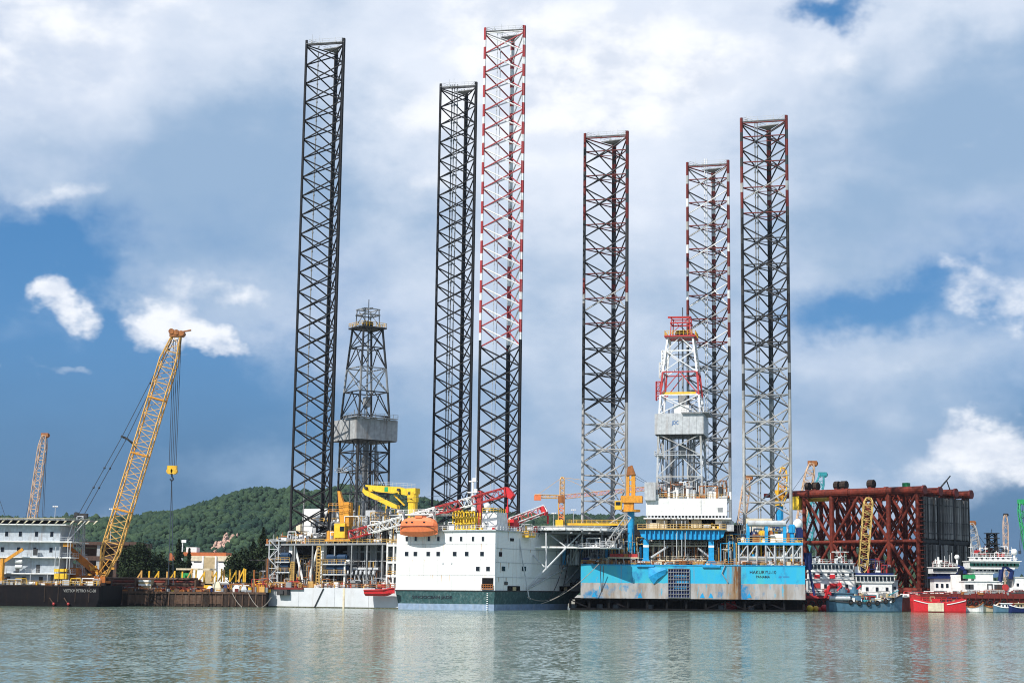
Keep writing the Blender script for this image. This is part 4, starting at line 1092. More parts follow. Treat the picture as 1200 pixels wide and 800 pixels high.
def lifeboat():
    fr = R1; a, b = fr.y(469.5, 616, -2.4), fr.y(513.5, 616, -2.4)
    cx, L = (a.x + b.x) / 2, (b.x - a.x) / 2
    zk, zs, zt = fr.y(490, 628.5, -2.4).z, fr.y(490, 616.5, -2.4).z, fr.y(490, 606, -2.4).z
    f2 = Frame(0, 0, 27); f2.o = fr.o + fr.ex * cx + fr.ey * (-2.6) + V(0, 0, zk)
    t = thing('lifeboat', 'orange enclosed lifeboat hanging at the white block of the grey rig', 'lifeboat', f2)
    rings = []
    N = 16
    for i in range(N + 1):
        u = -1 + 2 * i / N; e = (1 - abs(u) ** 4.5) ** .55 if abs(u) < 1 else 0.02
        e = max(e, .06); w = 1.7 * e; k = (zs - zk) * (1 - .25 * abs(u) ** 2.5)
        rings.append([(u * L, -w * .15, zs - zk - k), (u * L, -w * .75, zs - zk - k * .55), (u * L, -w, zs - zk), (u * L, w, zs - zk), (u * L, w * .75, zs - zk - k * .55), (u * L, w * .15, zs - zk - k)])
    MB().loft(rings).build('hull', 'lifeboat_orange', t, smooth=False)
    rings = []
    for i in range(N + 1):
        u = -1 + 2 * i / N; e = max((1 - abs(u) ** 4.5) ** .55 if abs(u) < 1 else 0, .06); w = 1.62 * e; hh = (zt - zs) * max(e, .25) * (1.0 if abs(u) < .6 else .92)
        rings.append([(u * L * .985, -w, zs - zk + .02), (u * L * .985, -w * .92, zs - zk + hh * .6), (u * L * .985, -w * .5, zs - zk + hh), (u * L * .985, w * .5, zs - zk + hh), (u * L * .985, w * .92, zs - zk + hh * .6), (u * L * .985, w, zs - zk + .02)])
    MB().loft(rings).build('canopy', 'lifeboat_orange', t)
    MB().box(-L * .96, L * .96, -1.76, -1.66, zs - zk - .12, zs - zk + .1).build('rubbing_band', 'dark_red', t)
    MB().box(-.5, 1.6, -1.2, 1.2, zt - zk - .2, zt - zk + .45).build('steering_hood', 'lifeboat_orange', t)
    for x in (-3.0, -1.2, 2.6): MB().box(x - .3, x + .3, -1.64, -1.45, zs - zk + .9, zs - zk + 1.25).build('window', 'glass', t)
    mb = MB()
    for x in (-L * .78, L * .78): mb.tube((x, 0, zt - zk - .5), (x, 0, zt - zk + 1.6), .06, 4)
    mb.build('fall_wire', 'cable', t)
lifeboat()

def rescue_boat():
    fr = R1; a, b = fr.y(429, 693, -2.0), fr.y(462.5, 693, -2.0); L = (b.x - a.x) / 2; cx = (a.x + b.x) / 2
    zk, zs = fr.y(445, 698, -2).z, fr.y(445, 691.3, -2).z
    f2 = Frame(0, 0, 27); f2.o = fr.o + fr.ex * cx + fr.ey * (-2.0) + V(0, 0, zk)
    t = thing('rescue_boat', 'open red rescue boat hung low against the grey hull', 'rescue boat', f2)
    H = zs - zk; rings = []
    for i in range(13):
        u = -1 + 2 * i / 12; w = 1.25 * (1 if u < .2 else max(.05, (1 - ((u - .2) / .8) ** 2.2))); kk = H * (1 if u < .3 else 1 - .75 * ((u - .3) / .7) ** 2); s = H + .7 * max(0, u) ** 2
        rings.append([(u * L, -w * .2, H - kk), (u * L, -w * .8, H - kk * .6), (u * L, -w, s), (u * L, -w * .8, s), (u * L, -w * .7, H * .5), (u * L, w * .7, H * .5), (u * L, w * .8, s), (u * L, w, s), (u * L, w * .8, H - kk * .6), (u * L, w * .2, H - kk)])
    MB().loft(rings).build('hull', 'bright_red', t)
    mb = MB(); mb.tube((-L * .98, -1.25, H), (L * .4, -1.28, H + .15), .22, 7); mb.tube((L * .4, -1.28, H + .15), (L * .95, -.3, H + .7), .22, 7); mb.build('fender_tube', 'red', t)
    mb = MB(); mb.box(-L * .3, L * .05, -.5, .5, H * .5, H + .6); mb.build('console', 'dark_grey', t)
    mb = MB()
    for x in (-L * .6, L * .6): mb.tube((x, 0, H), (x, .6, H + 4.2), .06, 4)
    mb.build('fall_wire', 'cable', t)
rescue_boat()

# ------------------------------------------------------------------ blue rig
R2 = Frame((943 - X0) * 455 / F, 455, 6)

def rig_two():
    fr = R2
    rig = thing('jackup_rig', 'jack-up drilling rig with bright blue hull, white drill module and red-tipped grey legs', 'oil rig', fr)
    zb = fr.y(830, 701.5, 0).z; zt = fr.y(830, 662, 0).z; zs = fr.y(900, 684, 0).z
    xl = fr.y(680.5, 690, 0).x
    hull_two_tone('blue_hull', zs, fr.y(862, 680, 0).x)
    hp = [(xl, 0), (0, 0), (0, 9), (-3, 30), (-14, 62), (-44, 70), (xl - 3, 60)]
    MB().prism(hp, zb, zt).build('hull', 'blue_hull', rig)
    mb = MB(); mb.box(xl, .1, -.12, .05, zt - .15, zt + .1); mb.build('deck_edge', 'blue', rig)
    # corner recess and rust-run channel
    q = fr.y(866.5, 680, 0)
    mb = MB(); mb.box(q.x - .35, q.x + .35, -.14, .02, zb + .02, zt - .2); mb.build('drain_channel', 'rust', rig)
    q = fr.y(853, 675, 0)
    mb = MB(); mb.path([(fr.y(850, 664, 0).x, -.3, zt), (fr.y(846, 670, 0).x, -.3, zt - 2.2), (fr.y(850, 677, 0).x, -.3, zt - 3.6), (fr.y(853, 683, 0).x, -.3, zt - 4.6)], .15, 5); mb.build('hull_pipe', 'mid_grey', rig)
    # stair well recess with its frames
    a, b = fr.y(783, 666, 0), fr.y(808, 700, 0)
    w = MB().box(a.x, b.x, -.06, .05, b.z, a.z).build('stair_recess', 'navy', rig)
    mb = MB()
    for xx in np.linspace(a.x, b.x, 9): mb.box(xx - .07, xx + .07, -.35, -.06, b.z, a.z)
    for zz in np.linspace(b.z, a.z, 9): mb.box(a.x, b.x, -.45, -.06, zz - .07, zz + .07)
    mb.build('grating_frame', 'mid_grey', w)
    for (u0, u1, py) in ((.3, .9, 675), (.35, .95, 681), (.3, .85, 688)):
        z_ = fr.y(790, py, 0).z; MB().box(a.x + (b.x - a.x) * u0, a.x + (b.x - a.x) * u1, -.16, -.05, z_ - .35, z_ + .35).build('recess_panel', 'blue', w)
    # tarpaulin hanging over the side
    g = [fr.y(*c, -.3) for c in ((760, 663), (782, 666), (780, 672), (771, 678), (766, 684), (760, 676))]
    mb = MB(); cz = sum((q.z for q in g)) / 6; cx = sum((q.x for q in g)) / 6
    vs = [(q.x, -.25 - .35 * (i % 2), q.z) for i, q in enumerate(g)] + [(cx, -.9, cz + .6), (cx, -.08, cz)]
    mb.add(vs, [(i, (i + 1) % 6, 6) for i in range(6)] + [((i + 1) % 6, i, 7) for i in range(6)]); mb.build('hanging_tarpaulin', 'blue', rig)
    for px, py in ((696, 697), (750, 698), (823, 698), (833, 698), (878, 698)):
        q = fr.y(px, py, 0); MB().add([(q.x - .7, -.06, q.z - .5), (q.x + .7, -.06, q.z - .5), (q.x + .3, -.06, q.z + .4), (q.x, -.06, q.z + .9), (q.x - .3, -.06, q.z + .4)], [(0, 1, 2, 3, 4)]).build('docking_mark', 'blue', rig)
    c = fr.y(894, 670.3, 0); lettering('rig_name', 'HAKURYU-10', 1.25, 'text_dark', rig, (c.x, -.02, c.z), width=7.2)
    c = fr.y(894, 675.6, 0); lettering('port_name', 'PANAMA', 1.0, 'text_dark', rig, (c.x, -.02, c.z), width=3.8)
    mb = MB(); c = fr.y(919, 675.6, 0)
    for i in range(11):
        if i != 3: mb.box(c.x - 1.4 + i * .26, c.x - 1.24 + i * .26, -.03, .01, c.z - .2, c.z + .2)
    mb.build('registration_number', 'text_blue', rig, kind='stuff')
    # main deck rails and clutter
    mb = MB(); mb.rail([(xl + .5, .2, zt), (-.2, .2, zt), (-.2, 9, zt)], 1.1, 1.6, .08); mb.build('main_deck_rail', 'rust_orange', rig)
    clutter('deck_machinery', rig, xl, -1, 1, 6, zt, 1.9, 380, ['rail', 'rust_orange', 'light_grey', 'mid_grey', 'dark_grey', 'cream'], 41)
    clutter('pipework', rig, fr.y(757, 650, 4).x, fr.y(865, 650, 4).x, 7, 16, zt, 8.4, 560, ['mid_grey', 'dark_grey', 'light_grey', 'rust_orange', 'cream'], 42, .65)
    # ---------- middle: blue gantry under the white module
    zg0, zg1 = fr.y(800, 632, 2).z, fr.y(800, 620.5, 2).z
    xa, xb = fr.y(754, 640, 2).x, fr.y(845, 640, 2).x
    for px in (757, 833.5):
        x_ = fr.y(px, 650, 2).x
        col = MB().box(x_ - .75, x_ + .75, 2, 3.5, zt, zg0).build('gantry_column', 'blue', rig)
        f = MB(); f.slab([(x_ - 2.0, zt), (x_ + 2.0, zt), (x_ + .8, zt + 1.6), (x_ - .8, zt + 1.6)], 1, 1.6, 3.6); f.box(x_ - 2.4, x_ + 2.4, -.5, 3.6, zt - .55, zt - .05); f.build('column_foot', 'blue', col)
        MB().box(x_ - .78, x_ + .78, 1.95, 3.4, zt + 4.9, zt + 5.5).build('column_band', 'white', col)
    pr = [(xa - 1.2, zg1), (xb + 1.2, zg1), (xb + .6, zg0 + .8), (xb - 1.2, zg0), (xa + 1.2, zg0), (xa - .6, zg0 + .8)]
    bm = MB().slab(pr, 1, 1.6, 4).build('gantry_beam', 'blue', rig)
    for i in range(17):
        x_ = xa + (xb - xa) * (i + .5) / 17; MB().box(x_ - .16, x_ + .16, .9, 1.62, zg0 + .1, zg1 - .4).build('stiffener', 'blue', bm)
    mb = MB(); mb.box(xa - 1.6, xb + 1.4, .6, 6, zg1, zg1 + .4); mb.rail([(xa - 1.6, .7, zg1 + .4), (xb + 1.4, .7, zg1 + .4)], 1.1, 1.5, .075); mb.build('gantry_walkway', 'rail', rig)
    for py, dz in ((638.5, .3), (655.5, .5)):
        z_ = fr.y(800, py, 3).z; mb = MB(); mb.box(xa + 1.5, xb - 4, 3.4, 8, z_ - dz, z_); mb.rail([(xa + 1.5, 3.5, z_), (xb - 4, 3.5, z_)], 1.0, 1.6, .06); mb.build('pipe_rack', 'cream', rig)
    for (u, v) in (((763, 653), (783, 640)), ((832, 653), (818, 642))):
        p, q = fr.y(*u, 2.6), fr.y(*v, 2.6); MB().tube(p, q, .3, 6).build('gantry_brace', 'light_grey', rig)
    MB().box(xa - 6, xb + 10, 17, 18, zt, zg1 + 2).build('shade_dark_bulkhead', 'black_steel', rig)  # black wall, the gloom behind the gantry put into its colour
    for py in (634, 645, 650):
        z_ = fr.y(800, py, 9).z; o = MB().box(xa - 5, xb + 9, 9, 17, z_ - .25, z_).build('tween_deck', 'dark_grey', rig)
        mb = MB(); mb.rail([(xa - 5, 9.1, z_), (xb + 9, 9.1, z_)], 1.0, 1.5, .06); mb.build('guard_rail', 'rail', o)
        clutter('tween_machinery', o, xa - 4, xb + 8, 9.4, 15, z_, 2.6, 110, ['mid_grey', 'light_grey', 'rust_orange', 'cream', 'dark_grey', 'rail'], 400 + py, .5)
    for i, px in enumerate((778, 786, 793, 797, 804, 812, 820)):
        p = fr.y(px, 606, 1.8); r_ = random.Random(px); drop = fr.y(px, 655 - r_.uniform(0, 14), 1.8)
        mb = MB(); mb.path(sag(p, (p.x + r_.uniform(.6, 2.2), 1.8, fr.y(px, 612, 1.8).z), p.z - drop.z, 12), .1, 4); mb.build('hanging_hose', 'rope_dark', rig)
    for px in (778.5, 793, 799, 803): x_ = fr.y(px, 630, 1.4).x; MB().tube((x_, 1.4, fr.y(px, 610, 1.4).z), (x_, 1.4, fr.y(px, 652, 1.4).z), .13, 5).build('guide_post', 'light_grey', rig)
    clutter('gantry_tangle', rig, xa + 1, xb - 1, 4, 8, zt, 8.2, 200, ['light_grey', 'mid_grey', 'cream', 'dark_grey', 'black_steel', 'rust_orange'], 48, .8)
    clutter('flank_tangle', rig, xb - 2, xb + 9, 2, 9, zt, 9.0, 130, ['mid_grey', 'dark_grey', 'black_steel', 'rail', 'blue', 'light_grey'], 49, .7)
    clutter('flank_tangle', rig, xa - 9, xa, 3, 10, zt, 9.0, 130, ['mid_grey', 'dark_grey', 'black_steel', 'rail', 'blue', 'light_grey'], 50, .7)
    # white module on skid beams
    ym = 3.0
    a, b = fr.y(757, 583.5, ym), fr.y(852, 604, ym)
    md = MB().box(a.x, b.x, ym, ym + 13, b.z, a.z).build('drill_module', 'white', rig)
    x_ = fr.y(821.5, 590, ym).x; MB().box(x_ - .08, x_ + .08, ym - .06, ym + .02, b.z, a.z).build('module_seam', 'light_grey', md)
    p = fr.y(844, 597, ym); MB().box(p.x - .7, p.x + .7, ym - .07, ym + .05, p.z - .6, p.z + .6).build('module_vent', 'mid_grey', md)
    z1 = fr.y(800, 606.5, ym).z
    mb = MB(); mb.box(a.x - .6, b.x + 1.2, ym - 1, ym + 14, z1 - .35, z1); mb.build('skid_deck', 'white', rig)
    for i in range(24): xx = a.x + (b.x - a.x) * (i + .5) / 24; MB().box(xx - .18, xx + .18, ym - .5, ym + .3, z1 + .02, b.z - .02).build('skid_rib', 'light_grey', md)
    for (u0, u1, v0, v1, mt) in ((769, 782, 609, 619, 'cream'), (810, 822, 609, 618, 'cream'), (757, 764, 608, 620, 'light_grey'), (786, 806, 608, 613, 'wall_grey'), (838, 856, 609, 614, 'white'), (846, 860, 610, 622, 'light_grey')):
        p, q = fr.y(u0, v0, ym + .2), fr.y(u1, v1, ym + .2); MB().box(p.x, q.x, ym + .2, ym + 6, q.z, p.z).build('skid_machinery', mt, rig)
    MB().box(a.x, b.x, ym + 7, ym + 12, zg1 + .5, z1 - .4).build('skid_core', 'dark_grey', rig)
    clutter('skid_pipework', rig, a.x, b.x, ym, ym + 4, zg1 + .4, 2.8, 70, ['cream', 'mid_grey', 'light_grey', 'dark_grey', 'yellow'], 43)
    mb = MB(); mb.rail([(a.x, ym + .2, a.z), (b.x, ym + .2, a.z)], 1.1, 1.5, .07); mb.build('module_roof_rail', 'rail', rig)
    p, q = fr.y(829, 576, ym + 2), fr.y(857, 584, ym + 2); MB().box(p.x, q.x, ym + 2, ym + 8, q.z - .3, p.z).build('roof_cabin', 'white', rig)
    p, q = fr.y(755.5, 565, ym), fr.y(768.5, 586, ym); MB().box(p.x, q.x, ym - 1, ym + 3, q.z, p.z).build('driller_cabin', 'light_grey', rig)
    p, q = fr.y(769, 579, ym), fr.y(772, 584, ym); MB().box(p.x, q.x, ym, ym + 2, q.z - .5, p.z).build('roof_box', 'white', rig)
    clutter('drill_floor_machinery', rig, fr.y(770, 583, 8).x, fr.y(852, 583, 8).x, ym + 1, ym + 11, a.z, 5.5, 220, ['light_grey', 'mid_grey', 'dark_grey', 'white', 'rust_orange'], 44, .55)
    # ---------- derrick
    YD = 472
    c = fr.Y(799, 583, YD); Z = lambda py: fr.Y(799, py, YD).z
    zs_ = [a.z] + [Z(y) for y in (560, 535, 511, 487, 465, 438, 413, 397)]
    hws = [6.4, 6.3, 6.15, 6.0, 5.8, 5.5, 4.9, 4.1, 3.6]
    d = make_derrick(rig, (c.x, c.y, 0), math.radians(-4), zs_, hws, ['silver', 'light_grey', 'silver', 'light_grey', 'leg_white', 'red', 'leg_white', 'leg_white'],
                     (Z(511), Z(487.5), 6.9, 6.6, 'light_grey'), ('yellow', 'red', 'red'), 6)
    lettering('company_initials', 'JDC', 1.5, 'text_blue', d, (-1.1, -6.75, Z(498)), width=1.9)
    mb = MB(); mb.box(-5.0, 4.6, -5.1, -4.6, Z(464.5), Z(461.5)); mb.build('belly_platform', 'yellow', d)
    mb = MB(); mb.box(-1.6, 2.6, -5.4, -3.6, Z(486.5), Z(477)); mb.build('monkey_board_cabin', 'white', d)
    for i, (px, y0, y1) in enumerate(((780, 412, 428), (777, 426, 444), (773, 448, 470))):
        p, q = fr.Y(px, y0, YD) - c, fr.Y(px, y1, YD) - c; ladder_tower('ladder_cage', d, p.x - .7, p.x + .5, -3.5, -2.2, q.z + c.z, p.z + c.z, 4, 'leg_white' if i < 2 else 'red', .12)
    # ---------- legs
    drk = ('dark_grey', 'dark_grey', 'dark_red', 'dark_grey', 'dark_grey')
    tip = ('dark_grey', 'black_steel', 'dark_red', 'dark_red', 'dark_grey')
    wht = ('silver', 'dark_grey', 'dark_red', 'dark_red', 'silver')
    rdw = ('leg_white', 'black_steel', 'dark_red', 'dark_red', 'leg_white')
    sil = ('silver', 'mid_grey', 'silver', 'silver', 'silver')
    mid = ('mid_grey', 'dark_grey', 'mid_grey', 'dark_grey', 'mid_grey')
    blk = ('black_steel', 'dark_grey', 'dark_grey', 'black_steel', 'dark_grey')
    S = dict(tip=tip, wht=wht, sil=sil, mid=mid, drk=drk, blk=blk, rdw=rdw)
    def zD(t, i): return 'tip' if i < 4 else 'wht' if i == 6 else 'drk' if i < 8 else 'blk' if i < 11 else 'sil'
    def zE(t, i): return ('wht' if i % 2 == 0 else 'rdw') if i < 8 else 'mid' if i < 13 else 'sil'
    def zF(t, i): return 'tip' if i < 2 else 'wht' if i == 2 else 'tip' if i < 4 else 'blk' if i < 9 else 'mid' if i < 11 else 'sil'
    make_leg(rig, fr, 713.5, 492, 159, 7.65, 196, 7.6, 8, S, zD, True, .46, .22, label='grey lattice leg nearest the helideck')
    make_leg(rig, fr, 831.5, 520, 192.5, 7.65, 196, 7.6, 8, S, zE, True, .46, .22, pipes=((-1.6, .5, .14, 2, 'leg_white'), (-.9, .5, .14, 2, 'leg_white')), label='red and white banded lattice leg behind the derrick')
    make_leg(rig, fr, 896.9, 470, 141, 7.6, 196, 7.6, 8, S, zF, True, .46, .22, pipes=((-3.1, 1.0, .16, 0, 'mid_grey'), (-2.4, 1.0, .16, 0, 'mid_grey')), label='dark lattice leg at the right end of the blue hull')
    # ---------- right: leg well with its frame, upper deck
    zu = fr.y(900, 635, 1).z; zc = fr.y(900, 653, 1).z
    x0, x1 = fr.y(864.5, 640, .8).x, fr.y(941, 640, .8).x
    up = MB().box(x0, x1, .8, 20, zu - .45, zu).build('upper_deck', 'cream', rig)
    MB().box(x0, x1, .6, .85, zu - .75, zu - .1).build('edge_beam', 'blue', up)
    mb = MB(); mb.rail([(x0, 1, zu), (x1, 1, zu)], 1.1, 1.5, .075); mb.build('guard_rail', 'rail', up)
    for i in range(8):
        x_ = x0 + .3 + (x1 - x0 - .6) * i / 7; MB().tube((x_, .9, zt), (x_, .9, zu - .45), .24, 6).build('deck_stanchion', 'light_grey', rig)
    for (i, j, s) in ((0, 1, 1), (1, 2, 1), (3, 4, -1), (5, 6, 1), (6, 7, 1)):
        xa_, xb_ = x0 + .3 + (x1 - x0 - .6) * i / 7, x0 + .3 + (x1 - x0 - .6) * j / 7
        MB().tube((xa_, .95, zc if s > 0 else zu - .6), (xb_, .95, zu - .6 if s > 0 else zc), .17, 5).build('frame_brace', 'light_grey', rig)
    mb = MB(); mb.tube((x0, 1.1, zc), (x1, 1.1, zc), .3, 6); mb.build('side_pipe', 'light_grey', rig)
    p, q = fr.y(866, 655, 1.6), fr.y(905, 659, 1.6); MB().slab([(p.x, q.z - .3), (q.x, p.z - .4), (q.x, p.z + .1), (p.x, p.z + .6)], 1, 1.4, 3).build('gangway', 'white', rig)
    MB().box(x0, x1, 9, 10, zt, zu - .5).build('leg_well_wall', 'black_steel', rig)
    clutter('leg_well_machinery', rig, x0 + .5, x1 - .5, 2, 8, zt, 7.0, 340, ['light_grey', 'mid_grey', 'rust_orange', 'dark_grey', 'yellow', 'white', 'cream'], 45, .5)
    # jacking tower on the upper deck
    zj = fr.y(900, 613, 2).z; xj0, xj1 = fr.y(876, 620, 2).x, fr.y(921, 620, 2).x
    for i, px in enumerate((876.5, 898, 919.5)):
        x_ = fr.y(px, 620, 2).x; MB().box(x_ - .45, x_ + .45, 2, 3, zu, zj).build('jack_column', 'blue', rig)
    MB().tube((xj0, 2.4, zj), (xj1, 2.4, zj), .85, 10).build('jack_bridge', 'light_grey', rig)
    p = fr.y(878, 627, 2); MB().box(xj0, fr.y(908, 627, 2).x, 2, 5, p.z - .25, p.z).build('jack_platform', 'mid_grey', rig)
    for (u0, u1, v0, v1, mt) in ((879, 887, 622, 627, 'navy'), (889, 897, 621, 627, 'yellow'), (900, 906, 621, 627, 'rust_orange'), (907, 920, 625, 634, 'white'), (920, 931, 624, 634, 'blue'), (924, 932, 614, 624, 'blue'), (933, 941, 618, 632, 'navy'), (868, 875, 629, 635, 'white')):
        p, q = fr.y(u0, v0, 2.6), fr.y(u1, v1, 2.6); mb = MB(); mb.box(p.x, q.x, 2.6, 5, q.z, p.z - .4); mb.box(p.x + .25, q.x - .25, 2.9, 4.6, p.z - .4, p.z)
        for xx in np.linspace(p.x + .3, q.x - .3, 3): mb.box(xx - .06, xx + .06, 2.5, 2.62, q.z, p.z - .5)
        mb.build('jack_motor', mt, rig)
    p = fr.y(935, 614, 4); mb = MB(); mb.tube((p.x, 4, zu), (p.x, 4, p.z - 1.3), .3, 6); mb.ball(p, 1.35, 1.35, 1.5, 12, 8); mb.build('radar_dome', 'white', rig, smooth=True)
    p, q = fr.y(874, 607, 8), fr.y(905, 613, 8); MB().box(p.x, q.x, 8, 14, zu, p.z).build('jack_house', 'cream', rig)
    clutter('jack_machinery', rig, xj0 - 2, x1 - .5, 2.5, 8, zu, 4.8, 190, ['blue', 'light_grey', 'white', 'rust_orange', 'navy', 'yellow'], 46)
    mb = MB(); p, q = fr.y(864, 612, 3), fr.y(876, 640, 3)
    for i in range(6): xx = p.x + (q.x - p.x) * i / 5; mb.path(sag((xx, 3, p.z), (xx + .5, 3, q.z + 2), 1.5, 6), .14, 4)
    mb.build('hose_bundle', 'dark_grey', rig, kind='stuff')
    a, b = fr.x(946, 652, .6), fr.x(948, 670, .6); mb = MB(); mb.tube((.9, 4, zt - 1), (.9, 4, zt + 3.6), 1.2, 8); mb.path([(1.2, 4, zt), (1.8, 3, zt - 4), (2.6, 2.6, zt - 8)], .35, 6); mb.build('fender_arm', 'navy', rig)
    # ---------- left: deck by the helideck, crane
    zl = fr.y(715, 613, 16).z
    p, q = fr.y(680, 616, 18), fr.y(735, 616, 18)
    o = MB().box(p.x - 4, q.x, 18, 40, zl - .5, zl).build('leg_deck', 'mid_grey', rig)
    mb = MB(); mb.rail([(p.x - 4, 18.2, zl), (q.x, 18.2, zl)], 1.1, 1.5, .08); mb.box(p.x - 4, q.x, 17.9, 18.1, zl - .5, zl + .15); mb.build('guard_rail', 'yellow', o)
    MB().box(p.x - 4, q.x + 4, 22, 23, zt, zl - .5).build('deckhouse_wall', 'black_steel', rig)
    clutter('aft_pipework', rig, p.x - 4, q.x + 3, 8, 20, zt, 8.8, 460, ['mid_grey', 'light_grey', 'dark_grey', 'blue', 'white'], 47, .6)
    p, q = fr.y(712, 650, 1.4), fr.y(749, 650, 1.4); z_ = fr.y(730, 652.5, 1.4).z
    o = MB().box(p.x, q.x, 1.2, 5, z_ - .3, z_).build('container_platform', 'cream', rig)
    for i in range(6):
        xx = p.x + .6 + (q.x - p.x - 1.0) * i / 6; MB().box(xx, xx + (q.x - p.x) / 6 - .25, 1.5, 3.4, z_, z_ + .95).build('crate', 'red' if i != 3 else 'rust_orange', o)
    for xx in np.linspace(p.x + .3, q.x - .3, 5): MB().tube((xx, 1.5, zt), (xx, 1.5, z_ - .3), .14, 5).build('platform_leg', 'light_grey', o)
    p, q = fr.y(683, 653, 2), fr.y(690, 659, 2); MB().box(p.x, q.x, 2, 4, zt, p.z).build('deck_container', 'navy', rig)
    p, q = fr.y(691, 654, 2), fr.y(702, 659, 2); MB().box(p.x, q.x, 2, 4, zt, p.z).build('deck_container', 'white', rig)
    # crane: blue pedestal, orange house, tall A-frame
    k = hub('crane', rig); k['label'] = 'orange crane with tall mast on a blue pedestal'
    yk = 6.0
    x_ = fr.y(739.5, 630, yk).x; zk = fr.y(740, 597, yk).z
    mb = MB(); mb.tube((x_, yk, zt), (x_, yk, zk), .95, 14); mb.build('pedestal', 'blue', k)
    mb = MB(); mb.tube((x_, yk, zk - .6), (x_, yk, zk), 2.6, 14); mb.build('slew_platform', 'orange', k)
    a, b = fr.y(728, 581, yk), fr.y(753, 589, yk); mb = MB(); mb.box(a.x, b.x, yk - 2, yk + 2, b.z, a.z); mb.box(a.x + .8, b.x - 2.5, yk - 1.6, yk + 1.8, zk, b.z); mb.build('machine_house', 'orange', k)
    a, b = fr.y(721, 587, yk), fr.y(729, 597, yk); cb = MB().box(a.x, b.x, yk - 2.2, yk + .5, b.z, a.z).build('cab', 'yellow', k)
    MB().box(a.x + .3, b.x - .3, yk - 2.3, yk - 2.15, b.z + 1.2, a.z - .3).build('cab_window', 'glass', cb)
    for (u0, u1) in ((734, 737.5), (740, 744.5)):
        a, b = fr.y(u0, 556, yk), fr.y(u1, 582, yk); MB().box(a.x, b.x, yk - .6, yk + .6, b.z, a.z).build('mast_leg', 'orange', k)
    g = [fr.y(*c_, yk) for c_ in ((734, 557), (736, 547), (741, 545), (745, 556))]; MB().slab([(q.x, q.z) for q in g], 1, yk - .9, yk + .9).build('mast_head', 'rust_orange', k)
    mb = MB()
    for py in (562, 569, 576): p, q = fr.y(734, py, yk), fr.y(745, py, yk); mb.bar((p.x, yk, p.z), (q.x, yk, p.z), .8, .35)
    mb.build('mast_tie', 'yellow', k)
    mb = MB(); p, q = fr.y(744, 556, yk), fr.y(768, 571, yk); mb.tube(p, q, .07, 4); mb.tube(p + V(0, .5, -.8), q + V(0, .5, -.3), .07, 4); mb.build('boom_rope', 'cable', k)
    A, B = MB(), MB(); p, q = fr.Y(736, 606, 462), fr.Y(712, 640, 456); truss(A, B, p, q, 1.4, 1.6, 7, .14, .09, (0, 1, 0), .0001); o = A.build('boom_section', 'silver', k); B.build('lacing', 'silver', o)
    # second crane behind the right leg
    k = hub('crane', rig); k['label'] = 'yellow crane mast behind the right leg'
    p, q = fr.Y(908, 566, 492), fr.Y(919, 592, 492); mb = MB(); mb.box(p.x, q.x, p.y, p.y + 3, q.z, p.z - 2); mb.build('machine_house', 'yellow', k)
    A, B = MB(), MB(); truss(A, B, fr.Y(916, 592, 490), fr.Y(918, 548, 490), 2.4, 2.4, 8, .22, .14, (0, 1, 0), .2); o = A.build('mast', 'yellow', k); B.build('lacing', 'orange', o)
    mb = MB(); x_ = (p.x + q.x) / 2; mb.tube((x_, p.y + 1.5, zu), (x_, p.y + 1.5, q.z), 1.1, 10); mb.build('pedestal', 'blue', k)
    a, b = fr.Y(895, 578, 492), fr.Y(909, 583, 492); mb = MB(); mb.tube((a.x, a.y, (a.z + b.z) / 2), (b.x, a.y, (a.z + b.z) / 2), .65, 8); mb.build('winch_drum', 'dark_red', k)

rig_two()

def support_barge():
    """dark open-framed pontoon on which the blue hull rests"""
    fr = R2; zb = fr.y(830, 701.5, 0).z
    t = thing('support_pontoon', 'dark open-framed steel pontoon under the blue hull', 'pontoon', fr)
    xl = fr.y(668, 700, .5).x; xr = fr.y(942, 705, .5).x
    MB().box(xl, xr, 14, 60, -2, zb - .05).build('pontoon_tank', 'rust_dark', t)
    MB().box(xl, xr, .8, 59, zb - .42, zb - .02).build('pontoon_deck', 'black', t)
    MB().box(xl, xr, .6, 2.2, -1, .55).build('lower_beam', 'black', t)
    n = 13
    for i in range(n):
        x = xl + (xr - xl) * i / (n - 1); MB().box(x - .3, x + .3, 1, 1.6, .5, zb - .42).build('post', 'black', t)
    for i in range(n - 1):
        x0, x1 = xl + (xr - xl) * i / (n - 1), xl + (xr - xl) * (i + 1) / (n - 1)
        if i in (0, 2, 7, 8, 9, 10):
            u, v = (.6, zb - .5) if i % 2 else (zb - .5, .6)
            MB().bar((x0, 1.3, u), (x1, 1.3, v), .3, .3).build('brace', 'barge_black', t)
    for px in (672, 703, 722, 762, 845, 880):
        p = fr.y(px, 709, 6); MB().tube((p.x, 6, .3), (p.x, 6, 1.6), .9, 9).build('float_drum', 'mid_grey', t)
    for px in (846, 852): p = fr.y(px, 705, 8); MB().tube((p.x, 8, 1), (p.x + 2.5, 8, 1.9), 1.2, 10).build('float_drum', 'bright_red', t)
support_barge()

